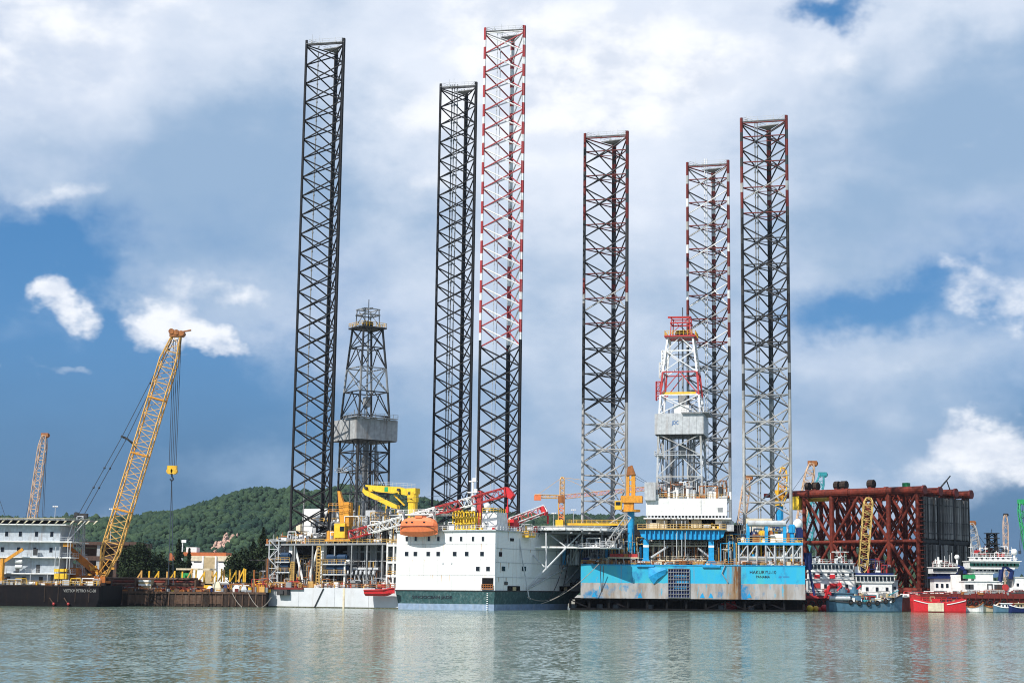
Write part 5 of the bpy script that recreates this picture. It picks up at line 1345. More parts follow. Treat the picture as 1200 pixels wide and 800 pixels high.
# ------------------------------------------------------------------ left: crane barge, crawler crane, pipe barge, sheds, trees
def crane_barge():
    Yb = 446.0
    fr = Frame(at(117, 700, Yb).x, Yb, 0)
    t = thing('accommodation_barge', 'black-hulled barge with grey three-storey quarters and helideck on its roof', 'barge', fr)
    X = lambda px, py=660, yl=0: fr.y(px, py, yl).x
    Z = lambda py, px=40, yl=0: fr.y(px, py, yl).z
    zd = Z(685)
    hp = [(-60, 0), (-.3, 0), (0, 3), (0, 22), (-60, 22)]
    MB().prism([(-60, .3), (-1.6, .3), (-1.2, 3), (-1.2, 22), (-60, 22)], -2, 2.0, hp).build('lower_hull', 'barge_black', t)
    MB().prism(hp, 2.0, zd).build('upper_hull', 'barge_black', t)
    MB().box(-60, .15, -.12, .1, zd - .35, zd - .1).build('rubbing_strake', 'rust_dark', t)
    for px in (52, 68, 88, 104): x = X(px, 700); MB().box(x - .12, x + .12, -.1, .02, 1.2, zd - .4).build('hull_frame', 'rust_dark', t)
    for px in (58, 75):
        a, b = fr.y(px, 700, -.2), fr.y(px + 5, 709, -.2); MB().tube((a.x, -.2, a.z), (b.x, -.2, .6), .14, 5).build('anchor_chain', 'rust', t)
        MB().ball((b.x, -.3, .7), .4, nu=6, nv=4).build('chain_float', 'red', t)
    lettering('barge_name', 'VIETSOVPETRO NC-08', 1.1, 'text_white', t, (X(93.5, 691.5), -.04, Z(691.5)), width=8.7)
    mb = MB(); mb.rail([(-60, .2, zd), (-.4, .2, zd)], 1.1, 1.6, .09); mb.build('main_deck_rail', 'rail', t)
    # quarters
    y0 = 5.0
    levels = [(613.5, 76), (633.5, 84), (652, 84), (671, 82)]
    zlev = [fr.y(40, py, y0 - 1.6).z for py, _ in levels]
    xw = fr.y(70, 640, y0).x; xs = [fr.y(px, 640, y0 - 1.6).x for _, px in levels]
    for i in range(4):
        zt_ = zlev[i]; zb_ = zlev[i + 1] if i < 3 else zd
        h = MB().box(-60, xw if i < 3 else xw - 2, y0, 18, zb_, zt_ - .3).build('storey', 'ship_paint', t)
        d = MB().box(-60, xs[i], y0 - 1.6, 19, zt_ - .3, zt_).build('deck_slab', 'white', t)
        if i > 0:
            mb = MB(); mb.rail([(-60, y0 - 1.5, zt_), (xs[i], y0 - 1.5, zt_), (xs[i], 18, zt_)], 1.1, 1.7, .05); mb.build('guard_rail', 'light_grey', d)
        pts = {0: (7, 23, 42, 60), 1: (3, 22, 41, 60), 2: (22, 46), 3: (12, 30, 50)}[i]
        for px in pts:
            w, hh = (.85, 1.3) if i < 2 else (1.0, 2.1)
            zc = zb_ + (1.9 if i < 2 else 1.2); xx = fr.y(px, 640, y0).x
            MB().box(xx - w / 2, xx + w / 2, y0 - .08, y0 + .05, zc - hh / 2, zc + hh / 2).build('window' if i < 2 else 'door', 'glass' if i < 2 else 'dark_grey', h)
            if i < 2: MB().box(xx - w / 2 - .12, xx + w / 2 + .12, y0 - .05, y0 + .03, zc - hh / 2 - .12, zc + hh / 2 + .12).build('window_frame', 'light_grey', h)
    for px in (36, 56, 78, 81): x = fr.y(px, 670, y0 - 1.4).x; MB().tube((x, y0 - 1.4, zd), (x, y0 - 1.4, zlev[3 if px < 60 else 1] - .3), .13, 5).build('deck_post', 'light_grey', t)
    # helideck on the roof
    zh = fr.y(40, 607.5, 3).z; xr = fr.y(76, 608, 3).x; xt = fr.y(105, 611, 8).x
    hd = MB().prism([(-60, 3.2), (xr, 3.2), (xt, 8), (xt, 14), (xr, 20), (-60, 20)], zh - .35, zh).build('helideck', 'mid_grey', t)
    for i in range(13):
        x = -29 + i * 2.1; MB().slab([(x, zlev[0]), (x + .3, zlev[0]), (x + 1.3, zh - .36), (x + .8, zh - .36)], 1, 3.3, 3.7).build('helideck_girder', 'cream', hd)
    MB().box(-60, xr - 1, 6, 7, zlev[0], zh - .4).build('helideck_core', 'dark_grey', hd)
    mb = MB(); pts = [(-60, 3.2), (xr, 3.2), (xt, 8)]
    for a, b in zip(pts, pts[1:]):
        a, b = V(*a, zh), V(*b, zh); n = int((b - a).length / 1.4)
        for i in range(n + 1): p = a.lerp(b, i / n); mb.tube(p, p + V(.25, -.9, .15), .06, 4)
        mb.tube(a + V(.25, -.9, .15), b + V(.25, -.9, .15), .07, 4)
    mb.build('safety_net_frame', 'cream', hd)
    a = fr.y(79, 630, 6)
    for px in (86, 100): b = fr.y(px, 612, 6); MB().tube((a.x, 6, zlev[1]), (b.x, 6, zh - .4), .16, 5).build('helideck_strut', 'light_grey', hd)
    # deck crane arm and bottles, yellow lockers
    k = hub('deck_crane', t); yk = 2.0; p, q = fr.y(3, 660, yk), fr.y(27, 643, yk)
    MB().tube((p.x, yk, zd), (p.x, yk, p.z + 1.4), .6, 8).build('pedestal', 'orange', k); MB().bar((p.x - .5, yk, p.z), (q.x, yk, q.z), .5, .8).build('arm', 'orange', k)
    for py in (657.5, 663.5): p = fr.y(22, py, 3); MB().tube((p.x - .9, 3, p.z), (p.x + .9, 3, p.z), .5, 9).build('liferaft_canister', 'white', t)
    for (u0, u1) in ((63.5, 68.5), (70, 74.5), (76, 77.6)):
        for (v0, v1) in ((666, 669.5), (671.5, 678)):
            a, b = fr.y(u0, v0, 2.6), fr.y(u1, v1, 2.6); MB().box(a.x, b.x, 2.6, 4, b.z, a.z).build('deck_locker', 'bright_yellow', t)
    for px in (64, 69): x = fr.y(px, 670, 3).x; MB().tube((x, 3, zd), (x, 3, Z(640, 60, 3)), .12, 5).build('vent_post', 'light_grey', t)
    p = fr.y(41, 650, 3.6); mb = MB(); mb.cbox((p.x, 3.8, zlev[2] + 1.3), 1.0, .7, 1.8); mb.build('winch', 'dark_grey', t)
    clutter('deck_gear', t, -40, -1, 1.0, 4, zd, 2.0, 90, ['rust_orange', 'mid_grey', 'dark_grey', 'white', 'yellow', 'light_grey'], 51)
    p, q = fr.y(75, 634, 4), fr.y(75, 650, 4)
    MB().box(fr.y(74, 636, 4).x, fr.y(82, 636, 4).x, 4, 7, fr.y(75, 640, 4).z, fr.y(75, 636, 4).z).build('stair_head', 'orange', t)
crane_barge()

def crawler_crane():
    Yc = 458.0; base = at(105, 690, Yc)
    fr = Frame(base.x, Yc, 0)
    t = thing('lattice_crane', 'big tan lattice-boom crane with orange house and hanging hook block', 'crane', fr)
    P = lambda px, py, yl=0: fr.y(px, py, yl)
    a, b = P(78, 665), P(94, 678); MB().box(a.x, b.x, -2, 3, b.z, a.z).build('machine_house', 'crane_orange', t)
    g = [P(*c) for c in ((90, 674), (126, 675), (126, 683), (104, 682), (78, 678), (78, 668), (90, 668))]
    MB().slab([(q.x, q.z) for q in g], 1, -2.4, -2.05).build('side_frame', 'crane_orange', t)
    a, b = P(80, 678), P(126, 683); MB().box(a.x, b.x, -2, 3, b.z, a.z - .4).build('slew_deck', 'crane_orange', t)
    MB().tube((P(104, 690).x, .5, 5.0), (P(104, 690).x, .5, P(104, 683).z), 3.4, 16).build('slew_ring', 'rust_dark', t)
    a = P(84, 690); b = P(126, 690); mb = MB(); mb.box(a.x, b.x, -3, -1.6, 5.4, 6.4); mb.box(a.x, b.x, 3, 4.4, 5.4, 6.4); mb.build('crawler_track', 'rust_dark', t)
    # back struts
    for (u, v) in (((78, 638), (116, 670)), ((84, 648), (112, 672))):
        p, q = P(*u, -1), P(*v, -1); MB().bar(p, q, .7, .9).build('back_strut', 'crane_orange', t)
    # gantry mast
    A, B = MB(), MB(); truss(A, B, P(94, 676), P(95, 605), 1.7, 1.7, 12, .15, .09, (1, 0, 0), .001); o = A.build('gantry_mast', 'light_grey', t); B.build('lacing', 'light_grey', o)
    p = P(95, 604); mb = MB(); mb.cbox(p, 3.6, 1.6, 1.2); mb.tube((p.x - 1.2, -1, p.z + .4), (p.x - 1.2, 1, p.z + .4), .6, 8); mb.build('gantry_head', 'dark_grey', t)
    # boom in chords and lacing
    foot, head = P(121, 674), P(207, 394)
    A, B = MB(), MB()
    rings = truss(A, B, foot, head, 3.0, 4.6, 30, .24, .11, (0, 1, 0), .10)
    bo = A.build('boom', 'crane_tan', t); B.build('lacing', 'crane_tan', bo)
    for f_ in (.28, .52, .76):
        i = int(f_ * 30); mb = MB()
        for j in range(4): mb.tube(rings[i][j], rings[i][(j + 1) % 4], .3, 5)
        mb.build('section_joint', 'orange', bo)
    mb = MB()
    mb.cbox(head + V(0, 0, .6), 3.6, 2.2, 1.6)
    for s in (-1.3, .1, 1.5): mb.tube(head + V(s, -1.3, 1.0 - s * .2), head + V(s, 1.3, 1.0 - s * .2), .8, 9)
    mb.tube(head + V(1, 0, 1.2), head + V(4.0, 0, 1.8), .25, 5); mb.build('boom_head', 'rust_orange', bo)
    # spreader and pendants
    s0, s1, s2 = P(160, 521), P(146, 512), P(143, 513)
    mb = MB(); mb.tube(s0, s1, .2, 5); mb.tube(s0 + V(0, 1, -.8), s1 + V(0, .6, 0), .2, 5); mb.tube(s1 + V(-1, 0, .3), s1 + V(1, 0, -.6), .3, 6); mb.build('spreader', 'dark_grey', t)
    gh = P(95, 603)
    for off in (-.6, .6):
        mb = MB(); m1 = s1 + V(off, off, 0); mb.tube(gh + V(off, off, 0), m1, .11, 4); mb.tube(m1, P(203, 398) + V(off * .3, off, 0), .11, 4)
        for f_ in (.35, .6): c = (gh + V(off, off, 0)).lerp(m1, f_); mb.ball(c, .35, nu=6, nv=4)
        for f_ in (.55, .9): c = m1.lerp(P(203, 398), f_); mb.ball(c, .3, nu=6, nv=4)
        mb.build('pendant', 'cable', t)
    # hoist falls and hook
    top, hk = P(207.5, 398), P(202, 545)
    for i, dx in enumerate((-1.0, -.45, .1, .65, 1.15)):
        MB().tube((top.x + dx * .9, -.4 + i * .2, top.z), (hk.x + dx * .8, -.4 + i * .2, hk.z), .10, 4).build('hoist_rope', 'cable', t)
    mb = MB(); mb.cbox(hk + V(0, 0, -.8), 2.6, 1.2, 1.4); mb.tube(hk + V(-.6, -.7, -1.6), hk + V(-.6, .7, -1.6), .9, 10); mb.tube(hk + V(.6, -.7, -1.6), hk + V(.6, .7, -1.6), .9, 10)
    mb.build('hook_block', 'yellow', t)
    mb = MB(); z0 = hk.z - 2.3; mb.path([(hk.x, 0, z0), (hk.x, 0, z0 - .9), (hk.x + .5, 0, z0 - 1.5), (hk.x, 0, z0 - 2.0), (hk.x - .5, 0, z0 - 1.5)], .22, 6)
    e = P(200, 668); mb.tube((hk.x, 0, z0 - 1.8), (e.x - .5, 0, 6), .12, 4); mb.tube((hk.x, 0, z0 - 1.8), (e.x + .9, 0, 6), .12, 4); mb.build('hook_sling', 'cable', t)
    # whip line at the boom foot
    mb = MB()
    for i in range(7):
        a = foot + V(rnd.uniform(-3.5, 3.5), rnd.uniform(-2.6, -1), rnd.uniform(-1.5, 2.5)); mb.cbox(a, rnd.uniform(.5, 1.4), .8, rnd.uniform(.5, 1.2))
    mb.tube(P(112, 676, -2), P(128, 655, -2), .16, 5); mb.tube(P(104, 662, -2), P(120, 676, -2), .2, 5); mb.build('boom_foot_gear', 'orange', t)
crawler_crane()

def pipe_barge():
    Yb = 468.0; fr = Frame(at(312, 700, Yb).x, Yb, 0)
    t = thing('work_barge', 'rusty flat work barge moored along the quay left of the grey rig', 'barge', fr)
    X = lambda px, yl=0: fr.y(px, 690, yl).x
    xl, xr = X(108), X(312); zd = fr.y(200, 693, 0).z
    MB().box(xl, xr, 0, 24, -2, zd - .02).build('hull', 'rust_dark', t)
    mb = MB(); mb.box(xl, xr, -.25, .02, zd - .5, zd + .1); mb.build('rubbing_strake', 'rust', t)
    for i in range(26):
        x = xl + (xr - xl) * (i + .5) / 26; MB().box(x - .16, x + .16, -.18, .02, .3, zd - .5).build('hull_frame', 'rust', t)
    for px0, px1 in ((150, 172), (205, 236), (246, 262)):
        a, b = X(px0), X(px1); MB().box(a, b, -.07, .02, .8, zd - .9).build('hull_plate', 'rust', t)
    # long tubes laid on deck
    for i, (px0, px1, py, mt) in enumerate(((118, 243, 690.5, 'jacket_red'), (124, 244, 687.3, 'jacket_red'), (130, 240, 684, 'rust'), (126, 236, 681, 'jacket_red'), (118, 232, 677.5, 'rust'))):
        y = 2.2 + i * 1.2; a, b = fr.y(px0, py, y), fr.y(px1, py, y); MB().tube((a.x, y, a.z), (b.x, y, a.z), .42, 9).build('long_tube', mt, t)
    for px in (128, 160, 196, 230): x = X(px, 3); MB().box(x - .2, x + .2, 1.2, 8.5, zd, zd + 3.4).build('tube_cradle', 'rust', t)
    # yellow pipe-rack frames
    yr = 12.0; zr = fr.y(200, 681, yr).z
    MB().box(X(158, yr), X(236, yr), yr - .4, yr + 5, zr - .5, zr).build('rack_base', 'yellow', t)
    MB().box(X(170, yr), X(312, yr), yr + .6, yr + 8, zd, zr - .52).build('rack_plinth', 'black', t)
    r = random.Random(5)
    for i, px in enumerate((165, 174, 185, 195, 204, 213, 224, 229, 239, 248, 253, 259, 262, 269, 276, 280, 285, 287)):
        z1 = fr.y(px, 665.5 + r.uniform(0, 4), yr).z; x = X(px, yr)
        mb = MB(); mb.bar((x, yr, zr), (x, yr, z1), .4, .4)
        if i % 2 == 0: mb.bar((x, yr, z1 - .3), (x - 1.6, yr, zr + .2), .35, .35)
        mb.build('rack_post', 'yellow' if i % 3 else 'crane_tan', t)
    mb = MB(); z1 = fr.y(220, 666.5, yr).z; mb.bar((X(205, yr), yr + .6, z1), (X(252, yr), yr + .6, z1), .4, .5); mb.build('rack_rail', 'cream', t)
    p, q = fr.y(212, 671, 13), fr.y(222, 677, 13); MB().box(p.x, q.x, 13, 15, q.z, p.z).build('tarpaulined_crate', 'green', t)
    # site hut
    p, q = fr.y(163, 679, 2), fr.y(177, 693, 2); h = MB().box(p.x, q.x, 1.6, 5, zd, p.z).build('site_hut', 'tan_tarp', t)
    for i in range(3): MB().box(p.x, q.x, 1.5, 1.62, zd + .5 + i * 1.1, zd + 1.0 + i * 1.1).build('hut_board', 'white', h)
    # bags, drums and gear along the edge
    for i, (px, py, w, hgt, mt) in enumerate(((246, 688, 6, 7, 'white'), (241, 690, 4, 5, 'lifeboat_orange'), (254, 684, 9, 4, 'cream'), (259, 692, 8, 4, 'white'), (264, 687, 4, 5, 'navy'), (257, 689, 6, 4, 'crane_tan'), (277, 687, 7, 10, 'white'), (286, 688, 6, 8, 'light_grey'), (284, 692, 5, 4, 'black'))):
        a, b = fr.y(px - w / 2, py - hgt / 2, .9), fr.y(px + w / 2, py + hgt / 2, .9); mb = MB(); cx, cz = (a.x + b.x) / 2, max((a.z + b.z) / 2, zd + .4)
        hx, hz = (b.x - a.x) / 2, max(.4, (cz - zd) * 1.3)
        mb.prism([(cx - hx, .6), (cx + hx, .6), (cx + hx, 1.8), (cx - hx, 1.8)], zd, zd + hz * .45, [(cx - hx * 1.12, .5), (cx + hx * 1.1, .5), (cx + hx * 1.1, 1.9), (cx - hx * 1.12, 1.9)])
        mb.prism([(cx - hx * 1.12, .5), (cx + hx * 1.1, .5), (cx + hx * 1.1, 1.9), (cx - hx * 1.12, 1.9)], zd + hz * .45, zd + hz, [(cx - hx * .5, .9), (cx + hx * .6, .9), (cx + hx * .6, 1.5), (cx - hx * .5, 1.5)]); mb.build('cargo_bag', mt, t)
    p, q = fr.y(201, 691, .6), fr.y(213, 694, .6); MB().box(p.x, q.x, .6, 1.5, zd, p.z).build('timber_stack', 'bright_yellow', t)
    clutter('deck_gear', t, X(240), xr, .6, 8, zd, 2.6, 220, ['rust_orange', 'rust', 'rust_dark', 'dark_red', 'yellow', 'mid_grey', 'white', 'navy', 'crane_tan', 'rust'], 52)
    clutter('deck_scrap', t, xl, X(240), .6, 3, zd, 1.8, 200, ['rust', 'rust_dark', 'jacket_red', 'mid_grey', 'rust_orange'], 53)
    clutter('gangway_gear', t, X(293), xr, .5, 3, zd, 4.0, 50, ['yellow', 'crane_tan', 'rust_orange', 'mid_grey', 'red'], 54, .5)
    for (u, v) in (((272, 694), (284, 709)), ((291, 694), (303, 708)), ((318, 699), (307, 708))):
        p, q = fr.y(*u, -.4), fr.y(*v, -.6); q = V(q.x, -1.0, .05); mb = MB(); mb.path(sag(p, q, .5, 6), .12, 4); mb.build('mooring_line', 'rope', t)
pipe_barge()

def sheds():
    Ys = 545; fr = Frame(at(120, 680, Ys).x, Ys, 0)
    t = thing('quay_shed', 'long dark brown open shed behind the tan crane', 'shed', fr)
    P = lambda px, py, yl=0: fr.y(px, py, yl); z0 = 2.6
    a, b = P(74, 634), P(158, 655)
    MB().box(a.x, b.x, 2, 22, P(90, 640).z, P(90, 634.5).z).build('roof', 'brown_wall', t)
    MB().box(a.x - .6, b.x + .6, -.4, 2.1, P(90, 638).z, P(90, 634.2).z).build('eaves', 'brown_wall', t)
    MB().box(a.x, b.x, 20, 21, z0, P(90, 640).z - .1).build('back_wall', 'brown_wall', t)
    MB().box(a.x, b.x, .2, .9, P(90, 656).z, P(90, 651).z).build('gallery_beam', 'brown_wall', t)
    for px in (76, 96, 114, 134, 156): x = P(px, 660).x; MB().box(x - .5, x + .5, .5, 1.5, z0, P(90, 638).z).build('column', 'wall_grey' if px == 114 else 'brown_wall', t)
    MB().box(a.x, P(150, 640).x, 9, 9.6, z0, P(90, 660).z).build('inner_wall', 'rust_dark', t)
    # yard building
    Yb = 590; fr = Frame(at(240, 670, Yb).x, Yb, 0); P = lambda px, py, yl=0: fr.y(px, py, yl)
    t = thing('yard_building', 'cream and white yard building with a tan roller door and orange roof', 'building', fr)
    a, b = P(222, 650), P(276, 668); zt = P(240, 657).z
    MB().box(a.x, b.x, 0, 12, z0, zt).build('lower_wall', 'white', t)
    MB().box(a.x - .2, b.x + .2, -.2, 12, zt, P(240, 651).z).build('upper_wall', 'cream', t)
    p, q = P(239, 652.5), P(252, 665); MB().box(p.x, q.x, -.45, -.15, z0, p.z).build('roller_door', 'tan_tarp', t)
    for u in (238, 253): x = P(u, 660).x; MB().box(x - .25, x + .25, -.6, -.1, z0, P(240, 651).z).build('door_jamb', 'white', t)
    for (u0, u1) in ((227, 236), (256, 272)):
        p, q = P(u0, 659), P(u1, 659); MB().box(p.x, q.x, -.12, .02, P(240, 658.6).z, P(240, 657.6).z).build('lintel', 'dark_grey', t)
    p, q = P(213, 646.5), P(264, 651); MB().box(p.x, q.x, 1, 11, P(240, 651).z, p.z).build('roof', 'roof_orange', t)
    p, q = P(216, 640.5), P(228, 647); MB().box(p.x, q.x, 3, 8, p.z - 2, p.z).build('roof_tank', 'white', t)
    p, q = P(198, 646), P(204, 664); mb = MB()
    for i in range(5): z_ = z0 + (p.z - z0) * i / 5; mb.box(p.x, q.x, 0, 5, z_, z_ + (p.z - z0) / 5 - .5)
    mb.build('stacked_annexe', 'roof_orange', t)
    p = P(215, 634); mb = MB(); mb.tube((p.x, -1, z0), (p.x, -1, p.z), .2, 5); mb.cbox((p.x + .4, -1, p.z), 1.6, .6, 1.0); mb.build('yard_lamp', 'white', t)
sheds()

tree(170, 633, 520, 8.5, 'broad dark tree between the brown shed and the tan crane', seed=3, n=5200)
tree(193, 645, 526, 5.5, 'smaller dark tree at the right foot of the broad one', seed=4, n=2200)
tree(152, 645, 528, 5.5, 'low dark tree against the end of the brown shed', seed=14, n=2000)
tree(210, 632, 545, 5.2, 'dark pointed tree in front of the cream building', kind='cone', seed=5, n=2400)
tree(222, 643, 550, 2.6, 'small pointed tree right beside the yard lamp', kind='cone', seed=15, n=1500)
tree(283, 638, 540, 6.0, 'dark tree at the right end of the cream building', seed=6, n=4000)
tree(271, 648, 548, 3.6, 'sparse tree before the white garage wall', mat='leaf', seed=7, n=1300)
tree(297, 634, 545, 6.5, 'tall dark tree between the building and the grey rig', kind='cone', seed=8, n=4800)
tree(309, 619, 540, 7.5, 'tallest dark conifer just left of the grey rig', kind='cone', seed=9, n=6500)
tree(322, 640, 535, 4.8, 'dark tree half hidden by the rig access tower', seed=10, n=2600)

# ------------------------------------------------------------------ right: jacket frame, vessels
def jacket():
    fr = Frame(at(1078, 600, 520).x, 520, 41)
    t = thing('jacket_frame', 'huge rust-red tubular platform jacket lying on its side with dark pipe racks', 'jacket', fr)
    L, D = 47.5, 31.0; zt = fr.y(1076, 576, 0).z; zb = 6.0; zm = fr.y(1042, 634, 0).z
    rows = (0, 10.3, 20.6, 31)
    us = [0, -.25, -.5, -.75, -1.0]
    Xp = [fr.y(px, 630, 0).x for px in (1076, 1042, 1008, 975, 943)]
    for k, y in enumerate(rows):
        MB().tube((-L - 4, y, zt + .6), (1.4, y, zt + .6), 1.25, 12).build('top_leg', 'jacket_red', t)
        for xx in (-L * .25, -L * .55, -L * .85): MB().tube((xx - .6, y, zt + .6), (xx + .6, y, zt + .6), 1.42, 12).build('leg_collar', 'jacket_red', t)
        MB().tube((1.3, y, zt + .6), (2.0, y, zt + .6), 1.5, 12).build('leg_end_ring', 'dark_red', t)
        MB().tube((-L, y, zb), (.5, y, zb), 1.1, 10).build('bottom_leg', 'jacket_red', t)
        MB().tube((-L, y, zm), (.3, y, zm), .6, 9).build('middle_tube', 'jacket_red', t)
        for i, xx in enumerate(Xp):
            if i in (1, 3) or i in (0, 4): MB().tube((xx, y, zb), (xx, y, zt), .8 if i in (1, 3) else .7, 9).build('upright', 'jacket_red', t)
        for (i, j) in ((4, 3), (2, 3), (2, 1), (0, 1)):
            MB().tube((Xp[i], y, zt - .3), (Xp[j], y, zm), .5, 8).build('diagonal', 'jacket_red', t)
            MB().tube((Xp[j], y, zm), (Xp[i], y, zb + .3), .5, 8).build('diagonal', 'jacket_red', t)
    for y in (5, 15.5, 26):
        for i in range(4):
            for (za, zc_) in ((zt, zm), (zm, zb)):
                MB().tube((Xp[i], y, za), (Xp[i + 1], y, zc_), .3, 6).build('inner_diagonal', 'jacket_red', t)
                MB().tube((Xp[i + 1], y, za), (Xp[i], y, zc_), .3, 6).build('inner_diagonal', 'jacket_red', t)
    for k in range(3):
        y0, y1 = rows[k], rows[k + 1]
        for i, xx in enumerate(Xp):
            for (za, zb_) in ((zt, zm), (zm, zb)):
                MB().tube((xx, y0, za), (xx, y1, zb_), .45, 7).build('cross_tie', 'jacket_red', t)
                if i % 2 == 0: MB().tube((xx, y1, za), (xx, y0, zb_), .45, 7).build('cross_tie', 'jacket_red', t)
            for zz in (zt, zm, zb): MB().tube((xx, y0, zz), (xx, y1, zz), .5, 8).build('cross_tube', 'jacket_red', t)
    # pipe racks on the end face: upright dark pipes in three bays, two tiers
    pms = [MB().tube((0, 0, 0), (0, 0, 1), .26, 7).mesh('pipe', k) for k in ('pipe_grey', 'pipe_grey', 'pipe_dark', 'pipe_pale')]
    r = random.Random(4)
    for k in range(3):
        y0, y1 = rows[k] + 1.2, rows[k + 1] - .5
        MB().box(.0, .3, y0 - .2, y1 + .2, zb + 1, zt - 1.2).build('rack_backing', 'black_steel', t)
        n = 17
        for i in range(n):
            y = y0 + (y1 - y0) * (i + .5) / n
            for (za, zb_) in ((zt - 1.2, zm + .7), (zm - .7, zb + 1)):
                o = inst('pipe', pms[r.randrange(4)], t, (.65 + r.uniform(-.25, .25), y, zb_ + r.uniform(0, .3))); o.scale = (1, 1, za - zb_ - r.uniform(.3, .6))
        for zz in np.linspace(zb + 2, zt - 2, 16): MB().box(.85, 1.0, y0, y1, zz - .07, zz + .07).build('rack_strap', 'black_steel', t) if int(zz) % 3 == 0 else None
    for y in rows[1:]:
        MB().box(-.4, .9, y - .3, y + .3, zb, zt).build('rack_post', 'black_steel', t)
    for zz in np.arange(zb + 1, zt - 1, 1.3): MB().box(.1, 1.2, -.5, .9, zz - .12, zz + .12).build('edge_rung', 'jacket_red', t)
    MB().box(-.1, .75, .3, rows[3], zm - .5, zm + .5).build('tier_beam', 'black_steel', t)
    # rollers and gear on top
    for px, py, w in ((947, 565.5, 5), (956, 565.5, 7), (981, 570, 6), (989, 569, 8), (1021, 567.5, 8)):
        p = fr.y(px, py, 2); MB().tube((p.x - w * .13, 2, zt + 3.2), (p.x + w * .13, 2, zt + 3.2), 1.4, 10).build('pile_sleeve', 'rust_dark', t)
        MB().box(p.x - .5, p.x + .5, 1, 3, zt + 1.4, zt + 2.2).build('sleeve_saddle', 'dark_red', t)
    p = fr.y(1062, 569, 6); MB().box(p.x - .9, p.x + .9, 5, 7, zt + 1.6, zt + 3.4).build('tool_box', 'green', t)
    p = fr.x(1100, 575, 0); mb = MB(); mb.tube((0, 12, zt + 1), (1, 16, zt + 4.4), .3, 6); mb.tube((1, 16, zt + 4.4), (1, 18, zt + 1.6), .2, 5); mb.tube((1, 16, zt + 4.4), (1, 18.5, zt + 6), .22, 5); mb.build('lifting_arm', 'dark_grey', t)
    p = fr.y(934, 588, 0); MB().box(p.x - 1.6, p.x + 1.4, -1, 1.5, p.z - 2.6, p.z + 2.6).build('end_bracket', 'bright_yellow', t)
    p, q = fr.y(938, 585, 1), fr.y(965, 583, 3); MB().tube((p.x, 2.6, zt - 1.2), (q.x + 2, 2.6, zt - 1.2), .7, 8).build('rigging_pipe', 'yellow', t)
    # barge under it
    b = thing('cargo_barge', 'dark red cargo barge carrying the rust-red jacket', 'barge', fr)
    MB().box(-L - 8, 5, -5, 35, -2, 3.4).build('hull', 'dark_red', b)
    MB().box(-L - 8, 5, -5.3, -4.98, 2.6, 3.7).build('bulwark', 'red', b)
    for xx in Xp:
        for y in rows: MB().box(xx - .9, xx + .9, y - .8, y + .8, 3.42, 5.2).build('sea_fastening', 'dark_red', b)
    for i in range(18): x = -L - 7 + (L + 11) * i / 17; MB().box(x - .2, x + .2, -5.12, -4.98, 0, 2.6).build('hull_frame', 'jacket_red', b)
    clutter('deck_gear', b, -L - 5, 4, -4.5, -1.5, 3.42, 2.0, 90, ['red', 'dark_red', 'rust_orange', 'mid_grey', 'white', 'black'], 61)
jacket()

def ship_hull(L, B, zd, bow=1.5, stern=.3, z0=-1.5, flare=.25, N=16, full=.55):
    """hull lofted along x from -L/2 (stern) to L/2 (bow); returns builder and sheer function"""
    mb = MB(); rings = []
    sheer = lambda u: zd + (bow * max(0, u) ** 2.2 + stern * max(0, -u) ** 2)
    half = lambda u: B / 2 * (1 if u < full - .15 else max(.04, 1 - ((u - full + .15) / (1.15 - full)) ** 2.0)) * (1 if u > -.8 else 1 - .25 * ((-u - .8) / .2) ** 2)
    for i in range(N + 1):
        u = -1 + 2 * i / N; w = half(u); s = sheer(u); x = u * L / 2; rake = max(0, u - .5) * L * .06
        rings.append([(x - rake, -w * (1 - flare) * .6, z0), (x - rake * .5, -w * (1 - flare * .6), .3), (x, -w, s), (x, w, s), (x - rake * .5, w * (1 - flare * .6), .3), (x - rake, w * (1 - flare) * .6, z0)])
    mb.loft(rings)
    return mb, sheer, half

def house(parent, x0, x1, y0, y1, z0, z1, mat='white', win=None, name='deckhouse', glass='glass', roof=True, wh=.9, ww=.75, rail=None, slope=0.0):
    """a storey with a row of windows on its front side and an overhanging roof; slope leans the front outwards"""
    o = MB().prism([(x0, y0), (x1, y0), (x1, y1), (x0, y1)], z0, z1, [(x0, y0 - slope), (x1 + slope, y0 - slope), (x1 + slope, y1), (x0, y1)]).build(name, mat, parent)
    if roof: MB().box(x0 - .3, x1 + .3 + slope, y0 - .3 - slope, y1 + .3, z1, z1 + .18).build('roof', mat, o)
    if win:
        zc = z0 + (z1 - z0) * .58
        for i in range(win):
            x = x0 + (x1 - x0) * (i + .5) / win; yy = y0 - slope * .58
            MB().box(x - ww / 2, x + ww / 2, yy - .10, yy + .06, zc - wh / 2, zc + wh / 2).build('window', glass, o)
    if rail:
        mb = MB(); mb.rail([(x0, y0, z1 + .18), (x1, y0, z1 + .18), (x1, y1, z1 + .18)], 1.0, 1.3, .05); mb.build('guard_rail', rail, o)
    return o

def aerials(parent, x0, x1, y, z, n, seed, mat='white'):
    r = random.Random(seed)
    for i in range(n):
        x = r.uniform(x0, x1); h = r.uniform(1.6, 4.5); mb = MB(); mb.tube((x, y, z), (x, y, z + h), .07, 4)
        if i % 2: mb.bar((x - .6, y, z + h * .7), (x + .6, y, z + h * .7), .1, .1)
        mb.build('aerial', mat, parent)

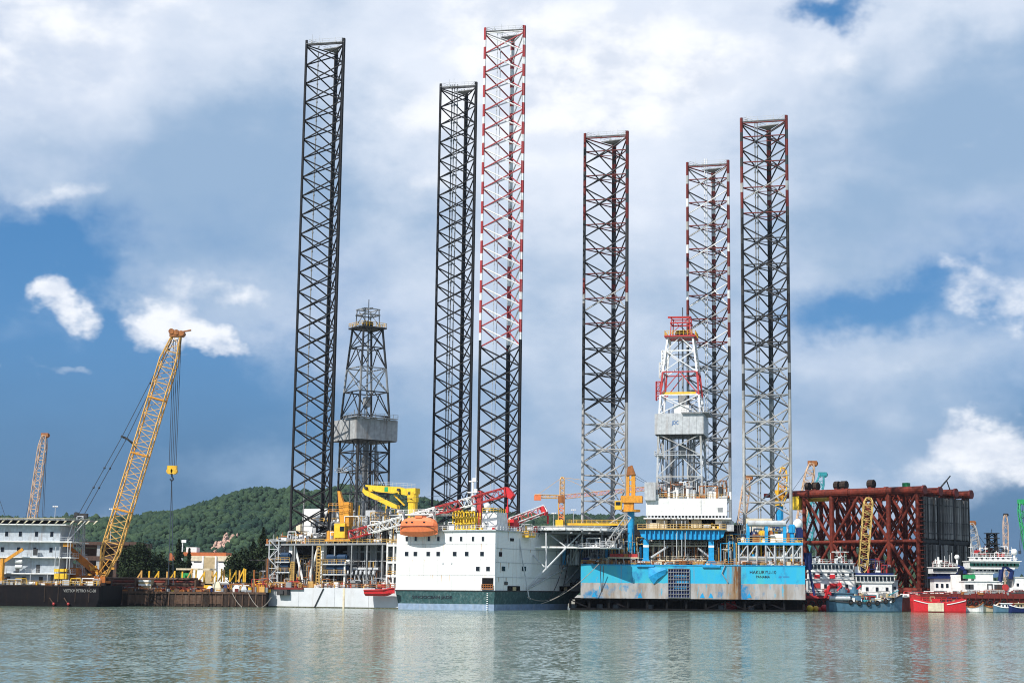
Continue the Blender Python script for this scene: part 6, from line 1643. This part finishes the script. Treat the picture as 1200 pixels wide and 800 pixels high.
def tyres(parent, xs, y, z, R_=.6):
    mb = MB(); k = 12; r_ = .22; rings = []
    for i in range(k + 1):
        a = 2 * math.pi * i / k; rings.append([((R_ + r_ * math.cos(b)) * math.cos(a), r_ * math.sin(b), (R_ + r_ * math.cos(b)) * math.sin(a)) for b in (0, 1.57, 3.14, 4.71)])
    mb.loft(rings, False); me = mb.mesh('tyre_fender', 'rubber')
    for i, x in enumerate(xs): inst('tyre_fender', me, parent, (x, y, z + .25 * math.sin(i * 2.3)))

def vessels():
    # ---- white supply vessel with dark red hull, left-most
    Yv = 492; c = at(983, 710, Yv); fr = Frame(c.x, Yv, 0)
    X = lambda px, yl=-4: fr.y(px, 690, yl).x
    Z = lambda py, px=985, yl=-4: fr.y(px, py, yl).z
    t = thing('supply_vessel', 'white supply vessel with tiered bridge and dark red hull beside the blue hull', 'ship', fr)
    mb, sh, hf = ship_hull(30, 9, 4.4, 1.0, .3); mb.build('hull', 'dark_red', t)
    MB().box(-14.5, 10, -4.7, -4.45, 3.6, 4.9).build('bulwark', 'red', t)
    xs0, xs1 = X(949), X(1011); z = [Z(690), Z(678.5), Z(670)]
    house(t, xs0, xs1, -3.6, 3.6, 4.4, z[1], 'white', 5, rail='white', wh=1.2, ww=.8)
    house(t, xs0 + .3, xs1 - 2.4, -3.4, 3.4, z[1] + .2, z[2], 'white', 6, rail='white', wh=.9)
    b = house(t, xs0 + .2, xs1 - 2.6, -3.3, 3.3, z[2] + .2, Z(660), 'white', 12, name='bridge', ww=.75, wh=1.1, rail='white', slope=.4)
    for px in (957, 983): x = X(px); mb = MB(); mb.box(x - .2, x + .2, -2, 2, Z(660), Z(651)); mb.box(x + 1.1, x + 1.5, -2, 2, Z(660), Z(652)); mb.box(x - .2, x + 1.5, -2, 2, Z(653.5), Z(651.5)); mb.build('exhaust_arch', 'white', t)
    mb = MB(); x = X(988); mb.box(x - 2.4, x + 2.4, -1, 1, Z(646.5), Z(645.5)); mb.tube((x, 0, Z(660)), (x, 0, Z(640)), .16, 5); mb.tube((x - 1.2, 0, Z(660)), (x - .6, 0, Z(646)), .12, 4); mb.build('radar_mast', 'white', t)
    for px in (958, 976): x = X(px); MB().box(x - .9, x + .9, -3.75, -3.5, Z(689), Z(683)).build('liferaft_bay', 'red', t)
    for px in (958, 976): x = X(px); MB().box(x - .8, x + .8, -3.65, -3.3, Z(677.5), Z(673)).build('lifering_locker', 'bright_red', t)
    k = hub('fire_monitor_crane', t); mb = MB(); p, q = fr.y(967, 700, -4.5), fr.y(972, 686, -4.5); mb.tube(p, q, .55, 7); mb.tube(q, fr.y(986, 684, -4.5), .45, 7); mb.tube(fr.y(966, 692, -4.5), fr.y(978, 698, -4.5), .5, 7); mb.build('red_crane_arm', 'bright_red', k)
    clutter('deck_gear', t, -14, 10, -4.3, -3.7, 4.4, 2.2, 110, ['red', 'white', 'dark_red', 'dark_grey', 'mid_grey'], 62, .5)
    aerials(t, X(952), X(1000), -1, Z(659), 6, 1)
    tyres(t, np.linspace(-13, -4, 5), -4.75, 2.4)
    mb = MB(); mb.rail([(-14.4, -4.6, 4.9), (9.5, -4.6, 4.9)], 1.0, 1.4, .05); mb.build('bulwark_rail', 'white', t)
    # ---- crane vessel with yellow lattice boom
    Yv = 490; c = at(1027, 710, Yv); fr = Frame(c.x, Yv, 0)
    X = lambda px, yl=-4: fr.y(px, 690, yl).x; Z = lambda py, px=1027, yl=-4: fr.y(px, py, yl).z
    t = thing('crane_vessel', 'white wheelhouse vessel with blue roof and upright yellow lattice boom', 'ship', fr)
    mb, sh, hf = ship_hull(20, 8, 4.0, .8, .2); mb.build('hull', 'dark_red', t)
    house(t, X(1011), X(1046), -3, 3, 4, Z(683), 'white', 3, ww=.8, wh=1.2)
    b = house(t, X(1004), X(1048.5), -3.4, 3.2, Z(683) + .2, Z(674), 'white', 10, name='wheelhouse', ww=.8, wh=1.2, slope=.3)
    MB().box(X(1004), X(1048), -3.2, 3, Z(673.4), Z(671)).build('blue_roof', 'navy', b)
    A, B = MB(), MB(); rings = truss(A, B, fr.y(1010.5, 671, -1), fr.y(1018, 583, -1), 2.0, 2.6, 20, .13, .075, (0, 1, 0), .06); bo = A.build('boom', 'boom_yellow', t); B.build('lacing', 'boom_yellow', bo)
    clutter('roof_gear', t, X(1006), X(1047), -2.8, 2.5, Z(671), 4.2, 60, ['dark_grey', 'navy', 'mid_grey', 'white', 'red', 'black'], 63, .55)
    house(t, X(1046), X(1054), -2, 2, 4, Z(680), 'light_grey', 1)
    clutter('deck_gear', t, -9, 9, -3.9, -3.2, 4, 2.0, 40, ['white', 'red', 'tan_tarp', 'mid_grey'], 64)
    # ---- blue workboat with tyre fenders
    Yv = 470; c = at(1014, 712, Yv); fr = Frame(c.x, Yv, -4)
    X = lambda px, yl=-2.4: fr.y(px, 700, yl).x; Z = lambda py, px=1014, yl=-2.4: fr.y(px, py, yl).z
    t = thing('work_boat', 'blue-grey workboat with a row of tyre fenders in front of the jacket', 'boat', fr)
    mb, sh, hf = ship_hull(21.5, 5.4, 2.6, 2.3, .5); mb.build('hull', 'workboat_blue', t)
    mb = MB(); n = 14
    for i in range(n):
        u0, u1 = -1 + 2 * i / n, -1 + 2 * (i + 1) / n
        mb.bar((u0 * 10.7, -hf(u0) - .05, sh(u0)), (u1 * 10.7, -hf(u1) - .05, sh(u1)), .2, .35)
    mb.build('gunwale', 'dark_grey', t)
    for px, py in ((997, 705), (1007, 706), (1018, 707), (1028, 706), (1038, 704), (1047, 702.5)):
        p = fr.y(px, py, -2.8); u = p.x / 10.75; yy = -hf(u) * .99 - .15; k = 12; R_, r_ = .55, .2
        mb = MB(); rings = []
        for i in range(k + 1):
            a = 2 * math.pi * i / k; rings.append([(p.x + (R_ + r_ * math.cos(b)) * math.cos(a), yy + r_ * math.sin(b), p.z + (R_ + r_ * math.cos(b)) * math.sin(a)) for b in (0, 1.57, 3.14, 4.71)])
        mb.loft(rings, False); mb.build('tyre_fender', 'rubber', t)
    house(t, X(978), X(1000), -1.6, 1.6, 2.6, Z(695), 'workboat_blue', 4, ww=.7, wh=.7)
    for px in (990, 1003): x = X(px); mb = MB(); mb.tube((x, -.4, Z(696)), (x, -.4, Z(690)), 1.2, 12); mb.tube((x, -.4, Z(690)), (x, -.4, Z(687.5)), .6, 10); mb.build('tank', 'workboat_blue', t)
    MB().box(X(995), X(1010), -1.4, 1.4, 2.6, Z(698)).build('engine_casing', 'workboat_blue', t)
    mb = MB(); a = X(970); mb.tube((X(972), -2.2, Z(701)), (X(996), -2.5, Z(701)), .6, 9); mb.build('stern_fender_roll', 'light_grey', t)
    x = X(986); mb = MB(); mb.tube((x, 0, Z(697)), (x, 0, Z(680)), .14, 5); mb.cbox((x, 0, Z(685)), .9, .6, .7); mb.build('mast', 'bright_red', t)
    for px in (983, 1005): x = X(px); MB().tube((x, -.6, Z(692)), (x + 1.4, -.9, Z(686)), .22, 6).build('fire_monitor', 'bright_red', t)
    x = X(1056); MB().tube((X(1043), -.8, Z(697)), (X(1056), 0, Z(691)), .14, 5).build('bow_rail', 'teal', t)
    clutter('deck_gear', t, -8, 8, -2.0, 1.5, 2.6, 2.2, 60, ['dark_grey', 'workboat_blue', 'white', 'red', 'teal', 'tan_tarp'], 65)
    # ---- red boat with cream panel
    Yv = 474; c = at(1099.5, 712, Yv); fr = Frame(c.x, Yv, 0)
    Z = lambda py, px=1099, yl=-2.6: fr.y(px, py, yl).z
    t = thing('red_barge_boat', 'bright red double-ended boat with a cream side panel', 'boat', fr)
    L = 7.6; mb = MB(); rings = []
    zt = lambda u: Z(705.5) + (Z(700.5) - Z(705.5)) * abs(u) ** 1.6
    N = 14
    for i in range(N + 1):
        u = -1 + 2 * i / N; w = 2.6 * (1 - .18 * abs(u) ** 3); x = u * L; xx = u * L * (1 - .035)
        rings.append([(xx, -w * .8, -1), (xx, -w * .97, .4), (x, -w, zt(u)), (x, -w + .3, zt(u)), (x, -w + .3, zt(u) - .8), (x, w - .3, zt(u) - .8), (x, w - .3, zt(u)), (x, w, zt(u)), (xx, w * .97, .4), (xx, w * .8, -1)])
    mb.loft(rings); mb.build('hull', 'bright_red', t)
    p, q = fr.y(1087.5, 706, -2.6), fr.y(1106, 713, -2.6); MB().box(p.x, q.x, -2.72, -2.5, .35, p.z).build('cream_panel', 'cream', t)
    mb = MB()
    for s in (-1, 1):
        for i in range(6): u0, u1 = .25 + .12 * i, .25 + .12 * (i + 1); mb.bar((s * u0 * L, -2.66 + .4 * u0 ** 3, zt(u0) - .75 + .25 * u0), (s * u1 * L, -2.66 + .4 * u1 ** 3, zt(u1) - .75 + .25 * u1), .12, .22)
    mb.build('white_stripe', 'white', t)
    clutter('boat_gear', t, -6, 6, -1.8, 1.8, Z(705.5) - .8, 2.4, 46, ['dark_red', 'red', 'navy', 'dark_grey', 'tan_tarp', 'bright_red'], 66)
    mb = MB(); mb.rail([(-L * .95, 2.2, Z(704)), (L * .95, 2.2, Z(704))], 1.0, 1.4, .08); mb.build('guard_rail', 'bright_red', t)
    # ---- white vessel behind, with blue deck crane and white tower block
    Yv = 506; c = at(1108, 712, Yv); fr = Frame(c.x, Yv, 0)
    X = lambda px, yl=-4: fr.y(px, 690, yl).x; Z = lambda py, px=1108, yl=-4: fr.y(px, py, yl).z
    t = thing('anchor_handler', 'white ship with slanted bridge and blue deck crane before the pipe racks', 'ship', fr)
    mb, sh, hf = ship_hull(26, 9, 4.2, 1.0, .3); mb.build('hull', 'dark_red', t)
    MB().box(-12, 9, -4.75, -4.5, 3.2, 4.7).build('bulwark', 'red', t)
    house(t, X(1096), X(1120), -3, 3, 4.2, Z(676), 'white', 4, wh=1.2); b = house(t, X(1099), X(1120), -3, 3, Z(676) + .2, Z(672), 'navy', 0)
    b = house(t, X(1094), X(1122), -3.6, 3, Z(671.5), Z(664.5), 'white', 7, name='bridge', ww=1.0, wh=.8, slope=.5, rail='white')
    MB().box(X(1093), X(1122), -3.8, 3, Z(677.5), Z(675)).build('blue_band', 'navy', t)
    w = MB().box(X(1114.5), X(1126), -4.2, -1, 3.8, Z(673)).build('white_tower_block', 'white', t)
    for px in (1117.5, 1120, 1123): x = X(px, -4.2); MB().box(x - .3, x + .3, -4.3, -4.1, Z(694.5), Z(692)).build('vent', 'dark_grey', w)
    mb = MB(); mb.path([fr.y(1120, 672, -3), fr.y(1122, 664, -3), fr.y(1131, 667, -3), fr.y(1131, 672, -3)], .7, 7); mb.build('deck_crane', 'navy', t)
    mb = MB(); x = X(1104); mb.tube((x, 0, Z(664)), (x, 0, Z(652)), .3, 6); mb.cbox((x, 0, Z(658)), 2.2, .8, 1.2); mb.build('mast', 'white', t)
    x = X(1127); mb = MB(); mb.tube((x, 1, Z(664)), (x, 1, Z(655)), .3, 6); mb.ball((x, 1, Z(652)), .8, nu=10, nv=7); mb.build('radar_dome', 'white', t, smooth=True)
    clutter('bridge_gear', t, X(1096), X(1122), -3, 2, Z(664), 2.6, 34, ['white', 'light_grey', 'dark_red', 'dark_grey'], 67, .6)
    clutter('deck_gear', t, -12, 8, -4.4, -3.2, 4.2, 1.8, 110, ['red', 'dark_red', 'navy', 'dark_grey', 'tan_tarp', 'white'], 68, .5)
    aerials(t, X(1096), X(1120), -1, Z(664), 5, 2)
    mb = MB(); mb.rail([(-12, -4.6, 4.7), (9, -4.6, 4.7)], 1.0, 1.4, .05); mb.build('bulwark_rail', 'red', t)
    # ---- large offshore vessel on the right
    Yv = 500; c = at(1166, 712, Yv); fr = Frame(c.x, Yv, 0)
    X = lambda px, yl=-5: fr.y(px, 690, yl).x; Z = lambda py, px=1166, yl=-5: fr.y(px, py, yl).z
    t = thing('offshore_vessel', 'large white offshore vessel with black mast tower and red hull at the right edge', 'ship', fr)
    mb, sh, hf = ship_hull(44, 11, 5.0, .6, .3, full=.75); mb.build('hull', 'dark_red', t)
    MB().box(-15, 14, -5.8, -5.5, 4.0, 5.4).build('bulwark', 'dark_red', t)
    house(t, X(1131), X(1176), -4.6, 4, 5.0, Z(681), 'white', 0)
    for px in (1134, 1138, 1168, 1173): x = X(px, -4.6); MB().box(x - .7, x + .7, -4.75, -4.5, Z(690), Z(684.5)).build('side_opening_shade', 'dark_grey', t)  # dark plates on the wall, shade of the openings as colour
    house(t, X(1143), X(1165), -4.2, 4, Z(681) + .2, Z(671.5), 'white', 0, rail='white')
    p, q = fr.y(1131.5, 673, -4.6), fr.y(1143, 677.5, -4.6); MB().box(p.x, q.x, -4.4, -1, q.z, p.z).build('rescue_boat_cradle', 'green', t)
    house(t, X(1144), X(1172), -4, 4, Z(671), Z(666), 'white', 6, ww=.8, wh=.5)
    b = house(t, X(1138), X(1194), -4.8, 4, Z(665.5), Z(657.5), 'white', 13, name='bridge', glass='green_glass', ww=1.5, wh=1.1, slope=.6, rail='white')
    MB().box(X(1139), X(1190), -5.0, 4, Z(666.5), Z(664.5)).build('bridge_wing_deck', 'white', t)
    house(t, X(1144), X(1188), -3.2, 3, Z(657) + .2, Z(652.5), 'white', 7, ww=.7, wh=.5, rail='white')
    # mast tower
    A = hub('mast_tower', t); xa, xb = X(1164.5), X(1173.5)
    ladder_tower('tower_frame', A, xa, xb, -1.2, 1.2, Z(653), Z(624), 5, 'black_steel', .22)
    for py in (624, 630, 637, 646): MB().box(xa - .8, xb + .8, -1.8, 1.8, Z(py + .4), Z(py - .4)).build('mast_platform', 'black_steel', A)
    mb = MB(); mb.tube((xa + 1.2, 0, Z(624)), (xa + 1.2, 0, Z(619)), .1, 4); mb.build('aerial', 'black_steel', A)
    clutter('funnel_gear', t, X(1150), X(1187), -2.4, 2, Z(652.5), 3.4, 80, ['black_steel', 'black_steel', 'dark_grey', 'mid_grey', 'red', 'white'], 69, .5)
    x = X(1193); mb = MB(); mb.tube((x, -2, Z(657)), (x, -2, Z(648)), .35, 6); mb.ball((x, -2, Z(646)), 1.0, nu=10, nv=7); mb.build('radar_dome', 'white', t, smooth=True)
    mb = MB(); mb.path([fr.y(1172, 681, -4.4), fr.y(1174, 666, -4.4), fr.y(1177, 664, -4.4), fr.y(1186, 668, -4.4), fr.y(1184, 678, -4.4)], .7, 7); mb.build('deck_crane', 'navy', t)
    p = fr.y(1178, 688, -4.8); MB().tube((p.x, -5.2, p.z), (p.x, -4, p.z), 1.0, 12).build('hose_reel', 'red', t)
    p, q = fr.y(1188, 676, -4), fr.y(1215, 690, -4); house(t, p.x, q.x, -4, 4, 5.0, p.z, 'white', 3)
    p, q = fr.y(1176, 688, -4.5), fr.y(1215, 696, -4.5); MB().box(p.x, q.x, -4.9, 3, 5.0, p.z).build('side_house', 'white', t)
    clutter('deck_gear', t, X(1125), X(1200), -5.3, -4.7, 5.0, 1.6, 170, ['red', 'dark_red', 'dark_red', 'white', 'rust_orange', 'dark_grey', 'mid_grey'], 70, .55)
    p = fr.y(1160, 687, -4.6); mb = MB(); mb.box(p.x - .8, p.x - .5, -4.72, -4.58, p.z - .8, p.z + .8); mb.box(p.x + .5, p.x + .8, -4.72, -4.58, p.z - .8, p.z + .8); mb.box(p.x - .5, p.x + .5, -4.72, -4.58, p.z + .5, p.z + .8); mb.build('hull_emblem', 'dark_grey', t)
    aerials(t, X(1141), X(1190), -2, Z(652), 8, 3)
    aerials(t, X(1158), X(1182), 0, Z(652), 5, 4, 'black_steel')
    tyres(t, np.linspace(X(1127), X(1175), 7), -5.75, 2.6, .7)
    mb = MB(); mb.rail([(X(1122), -5.7, 5.4), (X(1176), -5.7, 5.4)], 1.0, 1.4, .05); mb.build('bulwark_rail', 'white', t)
    for i in range(16): x = -14.5 + i * 1.85; MB().box(x - .1, x + .1, -5.92, -5.79, 3.4, 5.3).build('bulwark_frame', 'dark_red', t)
    # ---- small boats
    for i, (px, Yv, L, ang, mt, trim, lab) in enumerate(((1139, 478, 6.5, 8, 'white', 'rust_orange', 'small white skiff with rusty rim below the big ship'), (1160, 480, 6.0, -14, 'cream', 'rust_orange', 'small tan skiff just right of the white one'),
                                                      (1179, 477, 7.2, 5, 'workboat_blue', 'white', 'small blue-grey boat with a white cabin at the right'), (1196, 476, 7.0, -3, 'navy', 'white', 'dark blue boat cut by the right picture edge'))):
        c = at(px, 712, Yv); fr = Frame(c.x, Yv, ang)
        t = thing('small_boat', lab, 'boat', fr, 'small boats by the big ship'); mb, sh, hf = ship_hull(L, 2.4, 1.5, 1.4, .8, z0=-.5, N=10); mb.build('hull', mt, t)
        mb = MB()
        for k in range(10): u0, u1 = -1 + .2 * k, -.8 + .2 * k; mb.bar((u0 * L / 2, -hf(u0) - .02, sh(u0)), (u1 * L / 2, -hf(u1) - .02, sh(u1)), .18, .25)
        mb.build('gunwale', trim, t)
        if i > 1:
            house(t, -L * .2, L * .2, -.7, .7, 1.2, 2.6, 'white' if i == 2 else 'tan_tarp', 3, ww=.4, wh=.5)
        else: MB().box(-L * .1, L * .1, -.7, .7, 1.0, 1.9).build('engine_box', trim, t)
    # ---- moored floats under the corner of the blue rig
    for i, (px, py, rr, mt, lab) in enumerate(((949, 706.5, 1.0, 'bright_yellow', 'yellow round buoy nearest the blue hull'), (956, 705.5, .9, 'yellow', 'orange-yellow buoy between the other buoys'), (966, 706, 1.1, 'bright_red', 'red buoy beside the stern of the blue workboat'), (960, 708.5, .7, 'red', 'small dark red buoy floating in front of the yellow ones'))):
        Yv = 476; p = at(px, py, Yv); fr = Frame(p.x, Yv, 0)
        t = thing('mooring_buoy', lab, 'buoy', fr, 'buoys beside the blue hull')
        mb = MB(); mb.ball((0, 0, rr * .75), rr, rr, rr, 12, 8); mb.build('float', mt, t, smooth=True)
        mb = MB(); mb.tube((0, 0, rr * 1.6), (0, 0, rr * 2.1), .18, 6); mb.build('lifting_eye', 'dark_grey', t)
vessels()

# ------------------------------------------------------------------ cranes in the background, mooring ropes
def tower_crane():
    Yc = 640; p = at(658, 612, Yc); fr = Frame(p.x, Yc, 0); P = lambda px, py: fr.y(px, py, 0)
    t = thing('tower_crane', 'tan tower crane standing between the two rigs', 'crane', fr)
    A, B = MB(), MB(); truss(A, B, (0, 0, 2.6), P(658, 585), 2.2, 2.2, 22, .24, .16, (1, 0, 0), .001); o = A.build('tower', 'crane_tan', t); B.build('lacing', 'lifeboat_orange', o)
    A, B = MB(), MB(); truss(A, B, P(658.5, 584), P(659, 559), 1.6, 1.6, 8, .2, .12, (1, 0, 0), .12); o = A.build('apex', 'crane_tan', t); B.build('lacing', 'crane_tan', o)
    A, B = MB(), MB(); truss(A, B, P(659, 582), P(790, 569), 1.3, 1.5, 34, .15, .10, (0, 1, 0), .001); o = A.build('jib', 'pale_tan', t); B.build('lacing', 'lifeboat_orange', o)
    A, B = MB(), MB(); truss(A, B, P(659, 582), P(627, 581), 1.3, 1.2, 8, .15, .10, (0, 1, 0), .001); o = A.build('counter_jib', 'crane_tan', t); B.build('lacing', 'crane_tan', o)
    a, b = P(626, 580), P(634, 586); MB().box(a.x, b.x, -1, 1, b.z, a.z).build('counterweight', 'lifeboat_orange', t)
    a, b = P(654, 581), P(662, 589); MB().box(a.x, b.x, -1.4, 1.4, b.z, a.z).build('slew_cab', 'rust_orange', t)
    a, b = P(651, 609), P(660, 614); MB().box(a.x, b.x, -2.5, -1.3, 2.6, a.z).build('base_house', 'bright_yellow', t)
    mb = MB(); ap = P(659, 559)
    for e in (P(628, 581), P(700, 577), P(760, 572)): mb.tube(ap, e, .09, 4)
    mb.build('tie_bars', 'crane_tan', t)
tower_crane()

def back_crane(label, Yc, foot, head, w, mat, fall=None, pend=None, z0=2.6, bays=18, hm=None, name='lattice_crane'):
    p = at(*foot, Yc); fr = Frame(p.x, Yc, 0); P = lambda px, py: fr.y(px, py, 0)
    t = thing(name, label, 'crane', fr)
    f, h = P(*foot), P(*head)
    A, B = MB(), MB(); truss(A, B, f, h, w, w, bays, w * .075, w * .045, (0, 1, 0), .10); o = A.build('boom', mat, t); B.build('lacing', mat, o)
    mb = MB(); mb.cbox(h + V(.3, 0, .2), w * 1.0, w * .6, w * .5); mb.tube(h + V(w * .4, -.5, 0), h + V(w * .4, .5, 0), w * .35, 8); mb.build('boom_head', hm or 'rust_orange', t)
    mb = MB(); mb.box(f.x - 4.5, f.x + 2, -2, 2, max(z0 + 1.4, f.z - 2.6), f.z + .4); mb.build('machine_house', hm or 'rust_orange', t)
    mb = MB(); mb.box(f.x - 4, f.x + 4, -2.8, -1.4, z0, z0 + 1.4); mb.box(f.x - 4, f.x + 4, 1.4, 2.8, z0, z0 + 1.4)
    mb.tube((f.x, 0, z0 + 1.0), (f.x, 0, max(z0 + 1.5, f.z - 2.5)), 1.4, 10); mb.build('crawler_base', 'dark_grey', t)
    if fall:
        mb = MB(); e = P(*fall)
        for dx in (-.3, .3): mb.tube((h.x + dx + w * .3, 0, h.z), (e.x + dx, 0, e.z), .11, 4)
        mb.cbox((e.x, 0, e.z - .6), 1, .8, 1.4); mb.build('hoist_rope', 'cable', t)
    if pend:
        mb = MB(); e = P(*pend); mb.tube(e, h, .1, 4); mb.tube((f.x - 3, 0, f.z), e, .25, 4); mb.build('pendant', 'cable', t)
    return t

back_crane('slender tan lattice boom rising behind the quarters barge', 690, (33, 640), (52, 510), 3.0, 'pale_tan', fall=(49, 640), pend=(30, 606))
back_crane('pale pinkish lattice boom standing behind the right-hand rig leg', 640, (928, 668), (951, 543), 3.4, 'pale_tan', fall=(954, 640), pend=(915, 594), bays=22)
back_crane('teal lattice boom showing above the left end of the jacket', 700, (938, 668), (963, 556), 3.4, 'teal', bays=20, hm='teal')
back_crane('distant reddish lattice boom leaning in behind the derrick of the blue rig', 660, (862, 660), (876, 560), 3.0, 'pale_tan', pend=(868, 590), bays=20)
back_crane('grey and orange lattice boom right behind the pipe racks', 620, (1149, 668), (1137, 613), 3.0, 'silver', pend=(1156, 640), bays=12)
back_crane('thin far crane mast above the black mast tower ship', 900, (1180, 690), (1178, 603), 2.4, 'pale_tan', bays=14, hm='black_steel')
back_crane('green crane with a hanging rope at the right edge', 680, (1215, 690), (1197, 588), 3.6, 'green', fall=(1195, 645), bays=14, hm='green')
back_crane('dark rope-stayed crane boom at the far left edge', 640, (-22, 668), (-9, 560), 2.4, 'dark_grey', pend=(8, 610), bays=12)

def lamp_post(px, y0, y1, Y, label):
    p = at(px, y0, Y); fr = Frame(p.x, Y, 0); fr.o.z = 2.6
    t = thing('light_mast', label, 'mast', fr); h = p.z - 2.6
    MB().tube((0, 0, 0), (0, 0, h), .22, 6, .1).build('pole', 'light_grey', t)
    mb = MB()
    for s in (-.7, 0, .7): mb.cbox((s, -.1, h), .5, .4, .4)
    mb.bar((-1, 0, h - .3), (1, 0, h - .3), .12, .12); mb.build('floodlight_head', 'white', t)
lamp_post(65, 593, 640, 620, 'thin floodlight mast above the helideck of the quarters barge')
lamp_post(131, 596, 650, 640, 'pale floodlight mast beside the tan crane boom')
lamp_post(672, 597, 640, 700, 'thin floodlight mast right of the tower crane')
lamp_post(649, 601, 640, 690, 'short floodlight mast left of the tower crane')
lamp_post(1172, 652, 680, 760, 'thin floodlight mast behind the offshore vessel')

def ropes():
    A = lambda px, py, Y: at(px, py, Y)
    for nm, lab, p, q, drop, r, mat in (
        ('mooring_rope', 'dark mooring rope sagging from the bow opening to the blue rig, lower one', A(662, 691, 480), A(703, 657, 461), .8, .13, 'rope_dark'),
        ('mooring_rope', 'dark mooring rope to the blue rig, upper and shorter one', A(671, 684, 478), A(700, 655, 460), .3, .12, 'rope_dark'),
        ('mooring_rope', 'pale rope looping low in front of the dark bow', A(618, 699, 449), A(664, 690, 470), 2.0, .11, 'rope'),
        ('mooring_rope', 'pale rope running from the loop up to the blue deck', A(634, 707, 453), A(702, 660, 458), 1.6, .1, 'rope'),
        ('hanging_rope', 'dark rope loop hanging against the bow face', A(664, 650, 466), A(640, 706, 456), 1.8, .13, 'rope_dark'),
        ('hanging_rope', 'dark rope hanging beside the loop on the bow', A(667, 650, 467), A(660, 688, 474), .6, .13, 'rope_dark'),
        ('hanging_rope', 'narrow dark rope loop hanging over the blue hull side', A(703.5, 662, 453.5), A(707.5, 662, 453.5), 7.2, .1, 'rope_dark')):
        fr = Frame(p.x, p.y, 0)
        mb = MB(); mb.path([fr.loc(v) for v in sag(p, q, drop, 16)], r, 5)
        o = mb.build(nm, mat, None, fr); tag(o, lab, 'rope', 'ropes at the bow')
ropes()

# ------------------------------------------------------------------ moist harbour air
def haze():
    mb = MB(); mb.box(-3400, 3400, -60, 5400, -6, 190)
    mat = bpy.data.materials.new('haze'); mat.use_nodes = True
    nt = mat.node_tree; nt.nodes.clear()
    o = nt.nodes.new('ShaderNodeOutputMaterial'); v = nt.nodes.new('ShaderNodeVolumePrincipled')
    v.inputs['Color'].default_value = (.72, .84, 1.0, 1); v.inputs['Density'].default_value = .00003; v.inputs['Anisotropy'].default_value = .2
    nt.links.new(v.outputs[0], o.inputs['Volume'])
    M['haze'] = mat
    h = mb.build('haze', 'haze'); h['kind'] = 'stuff'
    tag(h, 'thin bluish haze over the whole harbour', 'haze')
haze()
